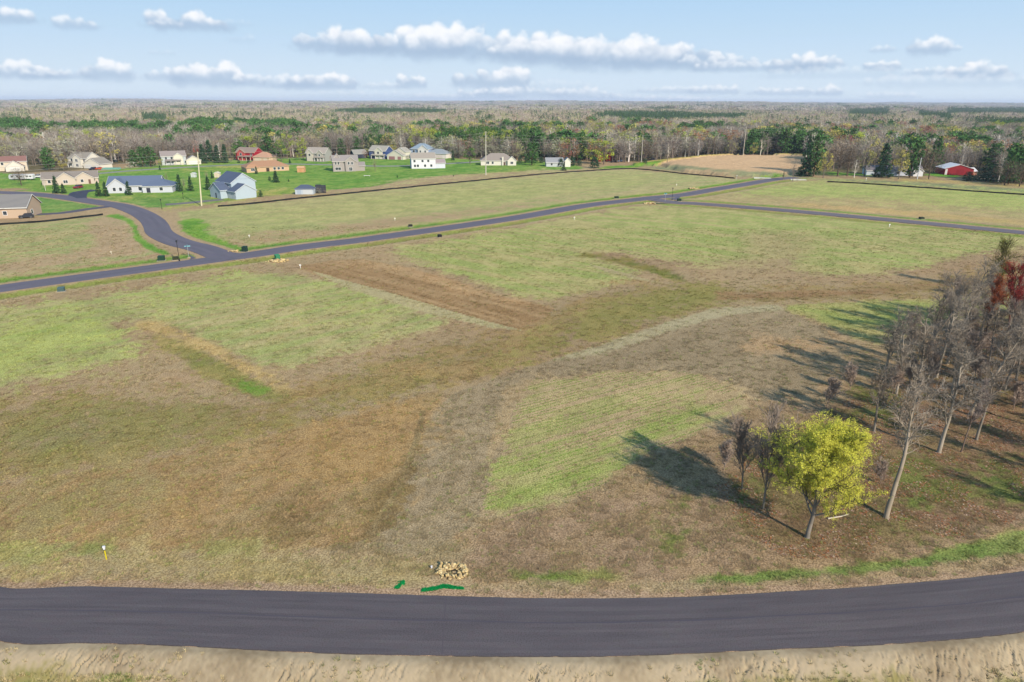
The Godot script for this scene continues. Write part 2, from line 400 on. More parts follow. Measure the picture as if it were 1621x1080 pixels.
func build_ground() -> void:
	for d in [-400.0, -150.0, -60.0, -20.0, 0.0, 14.0, 24.0, 30.0]:
		dep.append(d)
	var d := 33.0
	while d < 620.0:
		dep.append(d)
		d *= 1.0064
	while d < 15000.0:
		dep.append(d)
		d *= 1.021
	dep.append(d)
	nr = dep.size()
	for q in [[n_big, 1, 0.012, 3], [n_mid, 2, 0.09, 3], [n_fine, 3, 0.7, 2], [n_row, 4, 1.0, 2]]:
		q[0].seed = q[1]
		q[0].frequency = q[2]
		q[0].fractal_octaves = q[3]
	var ditch := C(98, 142, 52)
	var olive := C(136, 136, 70)
	var sand := C(176, 150, 116)
	# outlines on the ground, colour, second colour, softness, raggedness, height, how streaked (and along which way)
	var along := Vector2(0.72, -0.69)
	var down := Vector2(0.745, 0.667)
	var layers := [
		# woodland floor
		[[pl([-412.4, -346.2, -289.3, -394.5, -259.8, -410.2, -252.5, -492, -181.8, -518, -82.3, -535.1, 41.9, -529, 86.7, -486.6, 113.4, -509.2, 168.6, -411.9, 175.6, -397.9, 247.1, -397.1, 248.1, -365.7, 256.7, -349.3, 260.9, -301.1, 9322.9, -5959.9, -3499, -2198.6])], 1, C(120, 108, 84), C(96, 92, 62), 0.2, 0.25, 0.0, 0.0, along],
		# lawns
		[[pl([-246.9, -265.6, -231, -312.2, -223.3, -326.4, -298.4, -324, -365.6, -421.7, -294.3, -401.4, -255.5, -375.6, -247.5, -396, -232.5, -444.1, -209.1, -483.4, -173.5, -506.8, -120.2, -533.2, -83.2, -541.4, -23, -497.3, 21.2, -488.8, 39.1, -464.8, 44.8, -438.4, 26.3, -425.4, -4.3, -412.7, -39.7, -393.4, -57, -367.1, -68.2, -338.9, -91.1, -321, -108.2, -302.8, -119.6, -282.9, -121.7, -275.7, -142.4, -266.7, -159.1, -274.7, -166.1, -261.2, -171.5, -247.6, -197.8, -234.7])], 1, C(98, 142, 62), C(128, 152, 76), 0.15, 0.2, 0.0, 0.9, along],
		[[pl([-140.4, -265.1, -130.8, -279, -122.6, -290.4, -111.3, -320.4, -87.7, -330.7, -75.7, -331, -89.8, -316.4, -106.8, -298.7, -119.2, -275.8, -129, -259]), pl([-189.8, -300.5, -169.8, -299, -154.6, -301.5, -148.8, -289.6, -162.4, -285.5]), pl([-205.3, -404.9, -190, -428.8, -160.7, -456.2, -151.9, -430.4, -181.7, -409.5]), pl([-124, -315.4, -104.8, -322.9, -98.6, -307.3, -113, -300.6]), pl([-77.4, -338.6, -18.7, -401.2, 19.1, -437.4, 22.4, -425.3, -18, -387.4, -55.7, -358.3])], 2, C(138, 160, 62), C(160, 156, 84), 0.25, 0.3, 0.0, 0.0, along],
		[[pl([-68.7, -341.4, -56.6, -364.1, -38.7, -383.4, -16.6, -394.2, 18.4, -421.2, 34, -425.7, 32.5, -406.7, -4, -387.9, -36.9, -364.8, -63.3, -329])], 2, C(176, 156, 118), C(166, 158, 110), 0.3, 0.3, 0.0, 0.3, along],
		# far fields
		[[pl([96, -467.3, 138.8, -518.9, 178.3, -540.6, 218.5, -534.6, 207.2, -472.1, 164, -397.5, 150.1, -397, 121.1, -395.9, 100.9, -416.7])], 1, C(205, 172, 134), C(190, 158, 122), 0.15, 0.12, 2.4, 0.5, along],
		[[pl([79, -466.6, 113.4, -509.2, 148.4, -537.3, 180.4, -547, 138, -516, 95, -462.6]), pl([198.8, -541, 228.9, -560.5, 238.2, -544.8, 218.5, -534.6])], 0, C(160, 156, 74), C(170, 150, 86), 0.2, 0.1, 1.5, 0.0, along],
		[[pl([79.3, -444.1, 104.7, -416.9, 123.7, -392.6, 149.3, -385.3, 165.8, -374.8, 201.3, -352.9, 240.6, -326.4, 264.3, -305.2, 277.1, -320.6, 251.1, -341.3, 210.8, -370.3, 169.9, -384.4, 155.1, -400.6, 124.3, -406.5, 93.2, -453.4])], 1, C(122, 132, 100), C(140, 140, 104), 0.3, 0.2, 0.0, 0.5, Vector2(0.9, 0.43)],
		[[pl([201.3, -374.5, 226, -362.1, 253, -344, 275.2, -318.3, 284.9, -330.1, 260.6, -354.8, 235.1, -377.2, 210.7, -382.6])], 1, C(168, 150, 106), C(176, 152, 92), 0.3, 0.3, 0.0, 0.3, Vector2(0.9, 0.43)],
		[[pl([174.6, -408.4, 210.5, -395.8, 221.5, -403.1, 185, -420]), pl([234.4, -400, 247.3, -390.4, 260.3, -411.7, 244.8, -418.5]), pl([61, -456.5, 82.5, -462, 109.9, -492.8, 95, -462.6, 75.3, -443.9, 46.4, -434.3])], 1, C(78, 138, 44), C(110, 150, 54), 0.2, 0.2, 0.0, 0.0, along],
		[[pl([852.5, -1388.9, 1003.4, -1406.7, 1143.5, -1367.7, 1333, -1596.8, 1155.5, -1622.1, 983.8, -1624]), pl([129, -982.9, 182, -987.6, 185.7, -1028.1, 139.1, -1019.4])], 0, C(196, 164, 128), C(186, 160, 120), 0.2, 0.1, 0.0, 0.0, along],
		# north field, between silt fence and main road
		[[pl([-126.4, -256, -115.2, -269.1, -99, -283.5, -71.6, -312.5, -29.6, -356.3, -2.2, -381.5, 32.8, -410.4, 69.7, -433.2, 101.2, -402.1, 120.7, -379.5, 133.6, -379.9, 71.8, -316.8, 29.7, -285.1, -1.5, -251.7, -42.3, -215.5, -55.4, -203.9, -71.1, -194.2, -92.9, -207.1, -106.4, -224.4])], 1, C(158, 162, 104), C(168, 156, 112), 0.12, 0.12, 0.0, 0.7, along],
		[[pl([-90.2, -256.9, -66.3, -288.1, -32.7, -322.8, 16.1, -366.6, 48.8, -389.9, 74.3, -394.2, 81.8, -363, 56.3, -327.9, 24.5, -302.5, -12.8, -271.7, -42.8, -242.2, -65.6, -227.6, -84.9, -222.5, -103.2, -236.9]), pl([-116.1, -246.1, -103.6, -261.2, -93.3, -266.3, -98.1, -246.5, -107.5, -236.8])], 3, C(156, 162, 98), C(166, 162, 106), 0.45, 0.45, 0.0, 0.8, along],
		[[pl([-94.4, -215.5, -80.2, -209.4, -63.7, -220.6, -38.5, -243.7, -7.8, -270.2, 24.2, -298.4, 42.2, -311.5, 23.6, -290.6, -7.4, -255.9, -43.1, -219.9, -59.7, -205.8, -72, -196.9, -82.6, -200.4])], 2, C(168, 148, 112), C(160, 140, 108), 0.35, 0.35, 0.0, 0.7, along],
		# north-east field
		[[pl([71.3, -295.8, 112.9, -337, 142.3, -371, 165.3, -365.8, 196.8, -344.8, 234, -317.1, 257.6, -297, 193.3, -219.3, 172.8, -230.4, 150, -251, 125.5, -268.6, 104.5, -281.7])], 1, C(162, 154, 104), C(172, 152, 112), 0.12, 0.12, 0.0, 0.7, Vector2(0.84, 0.54)],
		[[pl([119.1, -337.2, 158.2, -357, 194, -339.5, 230.9, -312.7, 254.3, -293.1, 216.1, -246.9, 193.2, -259.3, 168.5, -274.7, 134.9, -289.9, 101.9, -302.7, 89.1, -306.4])], 3, C(150, 168, 86), C(162, 164, 98), 0.4, 0.4, 0.0, 0.8, Vector2(0.84, 0.54)],
		[[pl([116.2, -289.3, 150.5, -269.3, 181.9, -243.4, 201, -228.6, 196.1, -222.7, 176.3, -235.5, 140.6, -259.6, 110, -280.1])], 1, C(190, 160, 112), C(166, 150, 96), 0.3, 0.3, 0.0, 0.5, Vector2(0.84, 0.54)],
		# west field
		[[pl([-189.1, -211.4, -170.3, -226.5, -159.6, -234.3, -148.2, -246.7, -132.4, -236.2, -113.5, -206.7, -103.6, -190.9, -97.2, -182.6, -102.8, -175.6, -121.1, -157, -136.5, -148.7])], 1, C(150, 160, 100), C(166, 154, 110), 0.12, 0.15, 0.0, 0.7, along],
		[[pl([-147.3, -241.2, -136, -238.7, -114.8, -206.7, -98.4, -183.4, -103.6, -177.1, -113.1, -168.2, -121.5, -157.7, -130.8, -150.5, -138.3, -159.9, -128.8, -167.9, -122, -179.8, -117.6, -189.8, -126.1, -204.4, -137.2, -216.8])], 2, C(172, 152, 118), C(164, 142, 112), 0.3, 0.3, 0.0, 0.4, along],
		[[pl([-148.5, -249.6, -134.9, -238.8, -124.5, -224, -115.4, -206.7, -104, -191.8, -94.3, -182.7, -93.4, -185.1, -101.7, -193.6, -112.7, -206.7, -122.8, -224, -131.8, -238.8, -147.3, -255.5])], 1, C(96, 150, 50), C(120, 150, 60), 0.25, 0.35, -0.2, 0.0, along, true],
		[[pl([-117, -239.2, -113.8, -246.1, -103.2, -231.7, -99.9, -219.9, -89.2, -205.2, -77.1, -193.2, -72.5, -188, -78.1, -188.8, -95.8, -205, -107.3, -219.7])], 1, C(94, 146, 44), C(124, 152, 60), 0.2, 0.35, -0.3, 0.0, along],
		# middle field: green patches
		[[pl([-37.2, -187.8, -10.1, -211.9, 20.1, -245.1, 47.3, -273.3, 72.6, -273.9, 101.5, -257.1, 132.7, -235.8, 156.5, -213.2, 169, -206.3, 163.1, -198.6, 132.9, -189.3, 99.7, -167.6, 78.7, -159.6, 66.5, -165.7, 80.1, -185.8, 61, -175.4, 45, -170.8, 32.4, -182.6, 16, -192.3, 24.6, -174.8, 32.2, -162.6, 21.1, -148.3, 7.9, -138.9, -1.5, -143.7, -13.8, -159.3, -28.7, -178.4])], 2, C(150, 162, 90), C(166, 158, 106), 0.25, 0.35, 0.0, 0.8, down],
		[[pl([68.6, -188.1, 90.9, -199.1, 67, -167.1, 54.7, -165.6, 43.1, -169.4, 34.2, -182.6, 46.5, -170.2]), pl([61.9, -208.2, 84.9, -212.8, 95.7, -197.3, 79.3, -188.3, 67, -194.1])], 3, C(166, 152, 110), C(160, 150, 104), 0.45, 0.3, 0.0, 0.5, down],
		[[pl([12.1, -187.1, 21.9, -180.8, 30.5, -170.6, 37.5, -158.3, 41.3, -155.4, 40.3, -164, 31.7, -177.9, 20.9, -187.2])], 1, C(100, 118, 46), C(128, 118, 62), 0.3, 0.4, -0.35, 0.0, down],
		[[pl([19.8, -176.2, 31.8, -160.1, 36.6, -154.1, 31.3, -157.6, 23.5, -166.4])], 0, C(170, 158, 120), C(164, 152, 112), 0.3, 0.3, 0.1, 0.0, down],
		# left field: green patches
		[[pl([-117.8, -119.5, -102.6, -131, -86.2, -142.5, -70.9, -154.8, -57.1, -162.4, -42.1, -151.8, -28.4, -140.4, -10.8, -123.1, -19, -113.6, -28.6, -107.1, -35.9, -100.2, -41.3, -101.2, -52.7, -111.6, -65.7, -120.2, -73.1, -123.1, -75.2, -121.5, -64.1, -109.2, -62, -103.2, -66.7, -99.9, -72.1, -93.2, -83.4, -80.5])], 2, C(154, 162, 98), C(168, 158, 112), 0.25, 0.35, 0.0, 0.8, along],
		[[pl([-95.7, -106.4, -92.2, -116.2, -90.7, -124.5, -81.8, -127.8, -68.8, -113.1, -62.8, -103.8, -73.3, -100.9, -74.2, -90.9, -78.2, -84.4]), pl([-80.4, -136.7, -69.4, -151.4, -57.7, -155, -59, -142.9, -70.3, -132.3]), pl([-42.4, -142.1, -27.5, -135.6, -21.3, -128.6, -32.7, -124.4])], 3, C(144, 162, 82), C(156, 164, 92), 0.5, 0.5, 0.0, 0.8, along],
		[[pl([-66.7, -118.7, -56.7, -113.2, -46.2, -103.4, -37.1, -94.8, -30.9, -88.6, -32.6, -86.9, -39.4, -90.8, -48.2, -98.5, -60.4, -110.5])], 1, C(128, 130, 68), C(146, 132, 80), 0.4, 0.6, -0.2, 0.0, down],
		[[pl([-42.8, -96, -36.8, -94.1, -34.8, -90.8, -38.4, -90.8])], 1, C(92, 140, 42), C(110, 140, 52), 0.4, 0.5, 0.0, 0.0, down],
		[[pl([-73.8, -125.5, -64, -121.7, -48, -108.1, -35.7, -96.5, -30.2, -89.1, -34.2, -91.7, -44.3, -101.2, -57.8, -113.2, -67.8, -118.7])], 1, C(182, 158, 106), C(172, 150, 100), 0.4, 0.4, 0.1, 0.4, down],
		# swale grass, olive, running down through the middle
		[[pl([-88.1, -76.9, -71.1, -86.5, -58.4, -88.8, -42.3, -86.8, -32.6, -86.9, -24.6, -98.7, -12.2, -112, 1.1, -117.3, 7.6, -133.3, 20.8, -145.6, 36.3, -153, 41.7, -151.4, 60.4, -147.3, 87.4, -150.4, 111.6, -161.3, 147, -175.4, 126.3, -148.7, 89.8, -142, 55.7, -138.1, 41.3, -134.2, 21.9, -118.3, 5.1, -104, -6.7, -94.8, -11.2, -92.4, -21.6, -84.9, -31.1, -77.4, -42.1, -72.1, -56.5, -65.9, -73, -61.4])], 2, C(142, 131, 80), C(150, 127, 86), 0.35, 0.7, 0.0, 0.4, along],
		[[pl([-67.2, -81, -56.6, -84.2, -43.5, -83.7, -33.7, -84.8, -34.3, -77.4, -42.8, -73.6, -52.6, -70.8, -58.9, -69.3])], 3, C(140, 134, 92), C(130, 124, 70), 0.4, 0.5, 0.0, 0.0, along],
		[[pl([-37.6, -75.6, -28.2, -83.9, -17.4, -91, -11.4, -94.8, -10.3, -93.4, -21.7, -85.3, -29.9, -78.4, -36.2, -74.3]), pl([19.8, -138.1, 41.3, -149.7, 50.8, -143.5, 37.5, -134.6, 20.9, -119.4, 9.7, -110, 2, -104.5, -5, -98.9, 5.5, -113.9])], 2, C(130, 132, 68), C(140, 130, 76), 0.45, 0.7, 0.0, 0.0, along],
		[[pl([45, -147.6, 69.2, -147.9, 92.2, -153.8, 112.4, -162.6, 110.7, -155.3, 81.8, -144.9, 59.3, -140.6, 42.8, -139.4])], 1, C(148, 120, 86), C(138, 118, 80), 0.3, 0.4, 0.0, 0.9, Vector2(1.0, -0.1)],
		# tilled strip
		[[pl([-54.5, -169.2, -48.8, -178, -39.9, -179.7, -27.4, -169.6, -13.5, -155.7, -1.5, -141.7, 9, -135.2, 7.4, -129, 1.1, -120.2, -6.2, -125.5, -15.5, -133, -29.3, -145.4, -41.5, -155.3])], 1, C(168, 140, 102), C(146, 118, 82), 0.2, 0.35, 0.0, 0.9, down, true],
		[[pl([-42.1, -178.1, -27.4, -169.6, -13.4, -154.5, -1.5, -140.7, 6.5, -137, -1.4, -137.8, -12.7, -146.7, -26, -160.4, -37.3, -170.9])], 1, C(178, 150, 110), C(168, 138, 100), 0.4, 0.3, 0.0, 0.8, down],
		[[pl([-50.6, -166.5, -26.6, -145.5, -6.2, -126.8, 2.3, -119.5, -3.6, -121.3, -16.5, -130.4, -35.4, -147.5])], 0, C(178, 168, 128), C(166, 156, 116), 0.35, 0.35, 0.05, 0.0, down, true],
		# slope right of the track
		[[pl([55.4, -136.7, 41.1, -133.3, 21.6, -116.9, 6.1, -103.4, -3.8, -95.4, -8.7, -90.6, -10.4, -85, -11, -75.8, -11.8, -65.5, -12.8, -56.3, -13, -53.8, -6.4, -53.4, -3.2, -59.5, -0.8, -75.9, 1.9, -94.9, 16.8, -99.7, 30.2, -97.7, 34.6, -87.5, 44.4, -92, 56.4, -108.1, 58, -121.7])], 1, C(160, 143, 114), C(142, 126, 100), 0.15, 0.3, 0.0, 0.4, Vector2(0.7, -0.7), true],
		[[pl([55.8, -137.7, 41.5, -134.7, 28.9, -124.4, 16.5, -112.4, 5.1, -102.8, 15.9, -107.6, 29.1, -119.5, 42.5, -129.5, 55.1, -133.1])], 1, C(172, 162, 130), C(160, 150, 118), 0.4, 0.4, 0.0, 0.3, Vector2(0.9, -0.4), true],
		[[pl([-1, -93.5, 3.9, -98, 7.8, -98, 2.8, -94, 0.4, -87.2, -0.8, -77.6, -2.2, -71.2, -3.3, -69.7, -2.8, -77.6])], 1, C(172, 150, 114), C(160, 140, 108), 0.35, 0.35, 0.0, 0.0, down],
		[[pl([39.8, -112.6, 48.2, -114.4, 55.9, -109.3, 55.1, -105.1, 46.9, -105.6, 39.1, -107.3])], 2, C(178, 146, 108), C(166, 140, 106), 0.4, 0.4, 0.0, 0.0, down],
		# lower left brown field
		[[pl([-65.5, -60.3, -56, -65.2, -41.9, -71.6, -30.3, -77.4, -18.3, -86, -10.3, -92.9, -11, -83, -11.7, -72.6, -12.4, -63, -13.3, -55.3, -21.7, -53.3, -35.8, -53.2, -46.8, -52.2, -57.5, -51.3])], 1, C(164, 136, 96), C(150, 130, 92), 0.15, 0.2, 0.0, 0.5, Vector2(0.6, -0.8)],
		[[pl([-31.3, -69.5, -23.6, -79.2, -11.9, -90.3, -12.1, -72.6, -14.3, -64.2, -22.9, -65.4]), pl([-40.2, -61.6, -32.2, -62.9, -29, -58.3, -36.1, -56.1]), pl([-26.5, -56.7, -17, -58.4, -15.1, -55.3, -23.3, -54.4])], 3, C(168, 138, 92), C(158, 130, 86), 0.5, 0.5, 0.0, 0.0, down],
		[[pl([-54.2, -62.7, -45.7, -65.3, -36.3, -61.6, -38.4, -58.2, -49.5, -56.1]), pl([-50.3, -70.8, -42.2, -72.4, -35.9, -66.7, -45, -65.3])], 3, C(152, 138, 94), C(142, 128, 84), 0.5, 0.5, 0.0, 0.3, down],
		[[pl([-25.4, -61.7, -22.1, -62.9, -19.5, -58.3, -20.5, -55.2, -28.9, -55, -23.9, -56.2]), pl([-14.8, -63, -12.4, -69.6, -11.8, -75.8, -11.3, -66.9, -12.4, -57.3, -14.9, -54.5, -18.5, -54.5, -15.3, -56.3]), pl([-12.9, -54.1, -9.8, -52.6, -6.8, -51.1, -6.1, -50.5, -9.7, -51.9])], 1, C(124, 104, 70), C(140, 120, 80), 0.5, 1.3, -0.05, 0.0, down],
		[[pl([-13.3, -54.7, -9.9, -52.9, -6.8, -51.4, -6.7, -50.8, -9.8, -52.1, -13.3, -53.9]), pl([-18.5, -54.7, -15.2, -55.7, -13.5, -55.1, -14.8, -54.1, -17.8, -54]), pl([-13.5, -56.3, -11.7, -64.9, -11.3, -77.5, -11.6, -85, -12.3, -85, -12.2, -75.8, -12.6, -65.5, -14.1, -56.8])], 0, C(134, 116, 82), C(146, 128, 90), 0.5, 1.4, 0.0, 0.0, down, true],
		[[pl([-17.3, -54.5, -11.4, -55.1, -5.3, -54.2, 1.2, -53.3, 11.2, -53.5, 11.1, -52.6, -0.5, -51.2, -12.2, -52.9])], 2, C(152, 138, 104), C(146, 126, 96), 0.4, 0.4, 0.0, 0.0, down],
		[[pl([-4.3, -56.3, 3.1, -56.9, 9.2, -55.9, 9.4, -53, 2.4, -52.5, -2.9, -53.4])], 2, C(160, 126, 92), C(150, 124, 90), 0.5, 0.5, 0.0, 0.0, down],
		# green plots of the right
		[[pl([2.4, -94.9, 16.8, -99.1, 27.7, -99.3, 30.6, -95.7, 33.7, -87.5, 24.1, -77.8, 15.1, -72.5, 10.6, -66.3, 4.6, -61.3, -2.4, -59.3, -3.5, -62.8, -1.5, -71.2, 0.4, -85.1])], 1, C(158, 154, 98), C(168, 148, 112), 0.22, 0.6, 0.0, 1.4, Vector2(0.857, -0.515)],
		[[pl([-0.7, -69.7, 6.8, -72.8, 15.3, -73.6, 9, -65, 3.3, -61.2, -2.2, -59.8, -3, -63.1]), pl([15.8, -81.4, 24.8, -87.4, 30.1, -87.5, 21.7, -77.8, 15.4, -74.1])], 2, C(142, 152, 80), C(154, 150, 96), 0.4, 0.7, 0.0, 0.9, Vector2(0.857, -0.515)],
		[[pl([54.2, -135.8, 72, -138.8, 91.2, -142, 112, -148.5, 99.4, -130.2, 80.5, -125.8, 64.8, -111.9, 61.4, -113.9, 58.6, -123.2])], 1, C(150, 160, 86), C(158, 150, 96), 0.2, 0.3, 0.0, 0.5, down],
		# brown of the lower right and the litter under the trees
		[[pl([-3.1, -58.5, 4.6, -61.2, 11.3, -66.5, 15.8, -72.2, 24.9, -77.8, 33.9, -85.4, 43.5, -87.6, 54.7, -92.1, 95.1, -108.5, 78.3, -76.6, 58.7, -53.8, 48, -53.7, 39.7, -51.8, 21.7, -49.6, 5, -49.1, -5, -49.9])], 2, C(156, 132, 106), C(146, 124, 92), 0.15, 0.3, 0.1, 0.4, Vector2(0.857, -0.515)],
		[[pl([22, -67.1, 29.6, -73, 41.7, -83.5, 56.2, -97, 77.3, -118.2, 108.5, -139.3, 146.3, -139.9, 77.6, -67.5, 52.4, -59.9, 46.3, -56.7, 38.3, -55.6, 31.1, -53.2, 25.4, -53.6, 23.2, -57.6])], 2, C(146, 116, 92), C(118, 104, 70), 0.25, 0.5, 0.0, 0.0, down],
		[[pl([44.9, -73.1, 46.8, -65.9, 42, -58.7, 41.2, -63.4]), pl([52.2, -70.1, 57.6, -67.4, 54, -62.2, 49.4, -63.4]), pl([50, -92.1, 54.2, -87.7, 47.4, -78]), pl([18.9, -63.2, 24.4, -65.8, 25.3, -62, 21.6, -60.9]), pl([15.5, -58.4, 18.2, -58.8, 17.8, -56.3, 15.6, -55.7]), pl([40.1, -58.7, 42.7, -57.9, 41, -56, 39.4, -56.6])], 2, C(92, 118, 48), C(110, 112, 58), 0.5, 0.8, 0.0, 0.0, down],
		# verges of the near road
		[[pl([-52.6, -52.2, -38.8, -54.3, -28.6, -54.4, -14.7, -53.7, -6.2, -51.1, -9.1, -47.9, -17.9, -48.5, -26.3, -48.8, -35.9, -49.3, -44.5, -49, -49.7, -48.6])], 2, C(166, 148, 110), C(156, 140, 96), 0.3, 0.4, -0.1, 0.3, Vector2(1, 0)],
		[[pl([-53.6, -53.5, -45, -54.7, -38.8, -55.5, -36.2, -54, -40.3, -53, -52.1, -51.7]), pl([-31.7, -54.6, -23.2, -54.2, -24, -53.3, -30.7, -53.6])], 2, C(128, 138, 78), C(146, 140, 88), 0.5, 0.9, 0.0, 0.0, Vector2(1, 0), true],
		[[pl([-0.5, -51.2, 7.5, -51.2, 10.8, -50.6, 5.1, -49.7, 0.6, -50.1])], 1, C(112, 130, 60), C(140, 134, 80), 0.5, 0.7, 0.0, 0.0, Vector2(1, 0), true],
		[[pl([14, -50, 22.3, -51.3, 30.7, -52.1, 37.1, -53.3, 43.8, -55.6, 51, -57.9, 66, -62.3, 61.7, -57.3, 48.3, -54.1, 40.1, -52.5, 30.1, -50.9, 21.8, -49.9, 16.2, -49.6])], 1, C(104, 132, 58), C(128, 132, 76), 0.4, 0.6, -0.15, 0.0, Vector2(1, -0.15), true],
	]
	# verges of the far roads: ditches and gravel shoulders
	layers.append([[buf(main_road, 2.8, 8.2), buf(right_road, 2.4, 7.8)], 1, ditch, C(126, 146, 62), 0.35, 0.4, -0.3, 0.0, along, true])
	layers.append([[buf(main_road, 2.6, -8.0), buf(right_road, 2.6, -8.0)], 1, olive, C(126, 144, 62), 0.35, 0.4, -0.3, 0.0, along, true])
	layers.append([[buf(main_road, 1.3, -11.5)], 1, C(178, 160, 122), C(168, 150, 112), 0.4, 0.3, 0.0, 0.0, along, true])
	layers.append([[buf(main_road, 5.4), buf(side_road, 5.6), buf(right_road, 5.0)], 1, C(170, 148, 118), C(158, 136, 106), 0.25, 0.2, 0.0, 0.0, along, true])
	var shoulder := PackedVector2Array()
	var back := PackedVector2Array()
	for i in 60:
		var x := -80.0 + i * 160.0 / 59.0
		shoulder.append(Vector2(x, edge_at(near_edge_far, x) - 0.9))
		back.append(Vector2(x, edge_at(near_edge_close, x) + 0.8))
	back.reverse()
	shoulder.append_array(back)
	layers.append([[shoulder], 1, C(164, 138, 112), C(152, 130, 108), 0.3, 0.35, 0.0, 0.0, Vector2(1, 0), true])
	for q in layers:
		var thin: bool = q.size() > 9
		if thin: q.resize(9)
		q.append(mask(q[0], q[1] if thin else mini(q[1] + 1, 4) if q[1] > 0 else 0))
		q[5] *= 0.9 if thin else 1.5
	var hollow := mask([pl([-88.1, -76.9, -71.1, -86.5, -58.4, -88.8, -42.3, -86.8, -32.6, -86.9, -24.6, -98.7, -12.2, -112, 1.1, -117.3, 7.6, -133.3, 20.8, -145.6, 36.3, -153, 41.7, -151.4, 60.4, -147.3, 87.4, -150.4, 111.6, -161.3, 147, -175.4, 126.3, -148.7, 89.8, -142, 55.7, -138.1, 41.3, -134.2, 21.9, -118.3, 5.1, -104, -6.7, -94.8, -11.2, -92.4, -21.6, -84.9, -31.1, -77.4, -42.1, -72.1, -56.5, -65.9, -73, -61.4])], 6)
	var crest := mask([pl([55.4, -136.7, 41.1, -133.3, 21.6, -116.9, 6.1, -103.4, -3.8, -95.4, -8.7, -90.6, -10.4, -85, -11, -75.8, -11.8, -65.5, -12.8, -56.3, -6.4, -53.4, -3.2, -59.5, -0.8, -75.9, 1.9, -94.9, 16.8, -99.7, 30.2, -97.7, 34.6, -87.5, 44.4, -92, 56.4, -108.1, 58, -121.7])], 6)
	var flat := mask([buf(main_road, 6.0), buf(side_road, 6.0), buf(right_road, 6.0), buf(street, 6.0), buf(grey_drive, 4.0), buf(blue_drive, 5.0), buf(lawn_drive, 5.0)], 2)
	open_mask = mask([pl([-394.8, -330.9, -386.5, -446.4, -328, -449, -282.8, -417, -263.8, -442.8, -248.1, -492.2, -218, -504.7, -181.8, -518, -121.6, -539.4, -83.2, -541.4, -23.8, -514, 21.7, -499.4, 37.7, -474.4, 62.2, -465.8, 88.5, -497.1, 102, -497.7, 144.3, -540.2, 185.1, -561.6, 230.2, -563.9, 185, -420, 235.7, -429.7, 242.6, -414.7, 262.6, -423, 258.2, -381.1, 266.7, -363.4, 283.2, -314.2, 31.5, -22.3, -41.2, -22.1]), pl([886.9, -1452, 1049.4, -1471.9, 1176.9, -1408.1, 1355.5, -1623.9, 1163.3, -1633.2, 983.8, -1624])], 0)
	var total := nr * nc
	hgt.resize(total)
	gcol.resize(total)
	var verts := PackedVector3Array()
	var uv := PackedVector2Array()
	var uv2 := PackedVector2Array()
	verts.resize(total)
	uv.resize(total)
	uv2.resize(total)
	var tan0 := C(168, 148, 114)
	var tan1 := C(156, 132, 102)
	var wood0 := C(112, 102, 84)
	var wood1 := C(96, 94, 72)
	var nl := layers.size()
	for j in nr:
		var z := -dep[j]
		var half := hw(dep[j])
		for i in nc:
			var x := (float(i - 1) / ZONES * 2.0 - 1.0) * half
			if i == 0: x = -half - 500.0 - dep[j]
			if i == nc - 1: x = half + 500.0 + absf(dep[j])
			if i == 0: x = -half - 500.0 - absf(dep[j])
			var k := j * nc + i
			var a := n_big.get_noise_2d(x, z)
			var b := n_mid.get_noise_2d(x, z)
			var f := n_fine.get_noise_2d(x, z)
			var wood := smoothstep(500.0, 560.0, dep[j] + a * 30.0)
			var col := tan0.lerp(tan1, clampf(0.5 + a * 0.8 + b * 0.8, 0.0, 1.0)).lerp(wood0.lerp(wood1, clampf(0.5 + a + b, 0.0, 1.0)), wood)
			var y := a * 0.25 + b * 0.06 - 0.8 * hollow[k] / 255.0 + 0.4 * crest[k] / 255.0
			var rag := b * 0.75 + f * 0.6 + n_mid.get_noise_2d(x * 3.1 + 70.0, z * 3.1) * 0.5
			for l in nl:
				var q: Array = layers[l]
				var m: int = q[9][k]
				if m > 2:
					var s: float = q[4]
					var w := smoothstep(0.5 - s, 0.5 + s, m / 255.0 + rag * q[5])
					if w > 0.004:
						var t := 0.5 + a * 0.6 + b * 0.9 + f * 0.25
						if q[7] > 0.0:
							var dir: Vector2 = q[8]
							t += q[7] * 1.1 * 1.5 * n_row.get_noise_2d((x * dir.x + z * dir.y) * 0.018, (x * dir.y - z * dir.x) * 0.3)
						col = col.lerp(q[2].lerp(q[3], clampf(t, 0.0, 1.0)), w)
						y += q[6] * (m / 255.0)
			var g := 1.0 + f * 0.2 + b * 0.2
			var lum := col.r * 0.3 + col.g * 0.55 + col.b * 0.15
			if dep[j] < 300.0 or col.g < col.r * 1.4: col = col.lerp(Color(lum, lum, lum), 0.1)
			gcol[k] = Color(col.r * g * 1.05, col.g * g, col.b * g * 0.95)
			if dep[j] < 700.0:
				var s := z - edge_at(near_edge_close, x)
				var fz := edge_at(near_edge_far, x) - z
				if dep[j] < 70.0:
					y *= smoothstep(0.5, 5.0, maxf(fz, s))
					if s > 0.0:
						y = y * 0.4 - bank_drop(s) - 0.35 * smoothstep(0.0, 0.5, s) * (1.0 - smoothstep(9.0, 12.0, s))
				y = lerpf(y, -0.02, smoothstep(0.1, 0.6, flat[k] / 255.0))
			else:
				var far := smoothstep(1200.0, 9000.0, dep[j])
				y += far * (6.0 + 40.0 * n_big.get_noise_2d(x * 0.02, z * 0.02 + 40.0)) + 5.0 * smoothstep(700.0, 1500.0, dep[j]) * n_big.get_noise_2d(x * 0.12, z * 0.12)
			hgt[k] = y
			verts[k] = Vector3(x, y, z)
			uv[k] = Vector2(x, z) / 21.0
			uv2[k] = Vector2(x * 0.8 + z * 0.6, z * 0.8 - x * 0.6) / 5.7
	var paint := gcol.duplicate()
	for k in total:
		paint[k] = gcol[k] * 2.15        # the grain that lies over it takes as much away
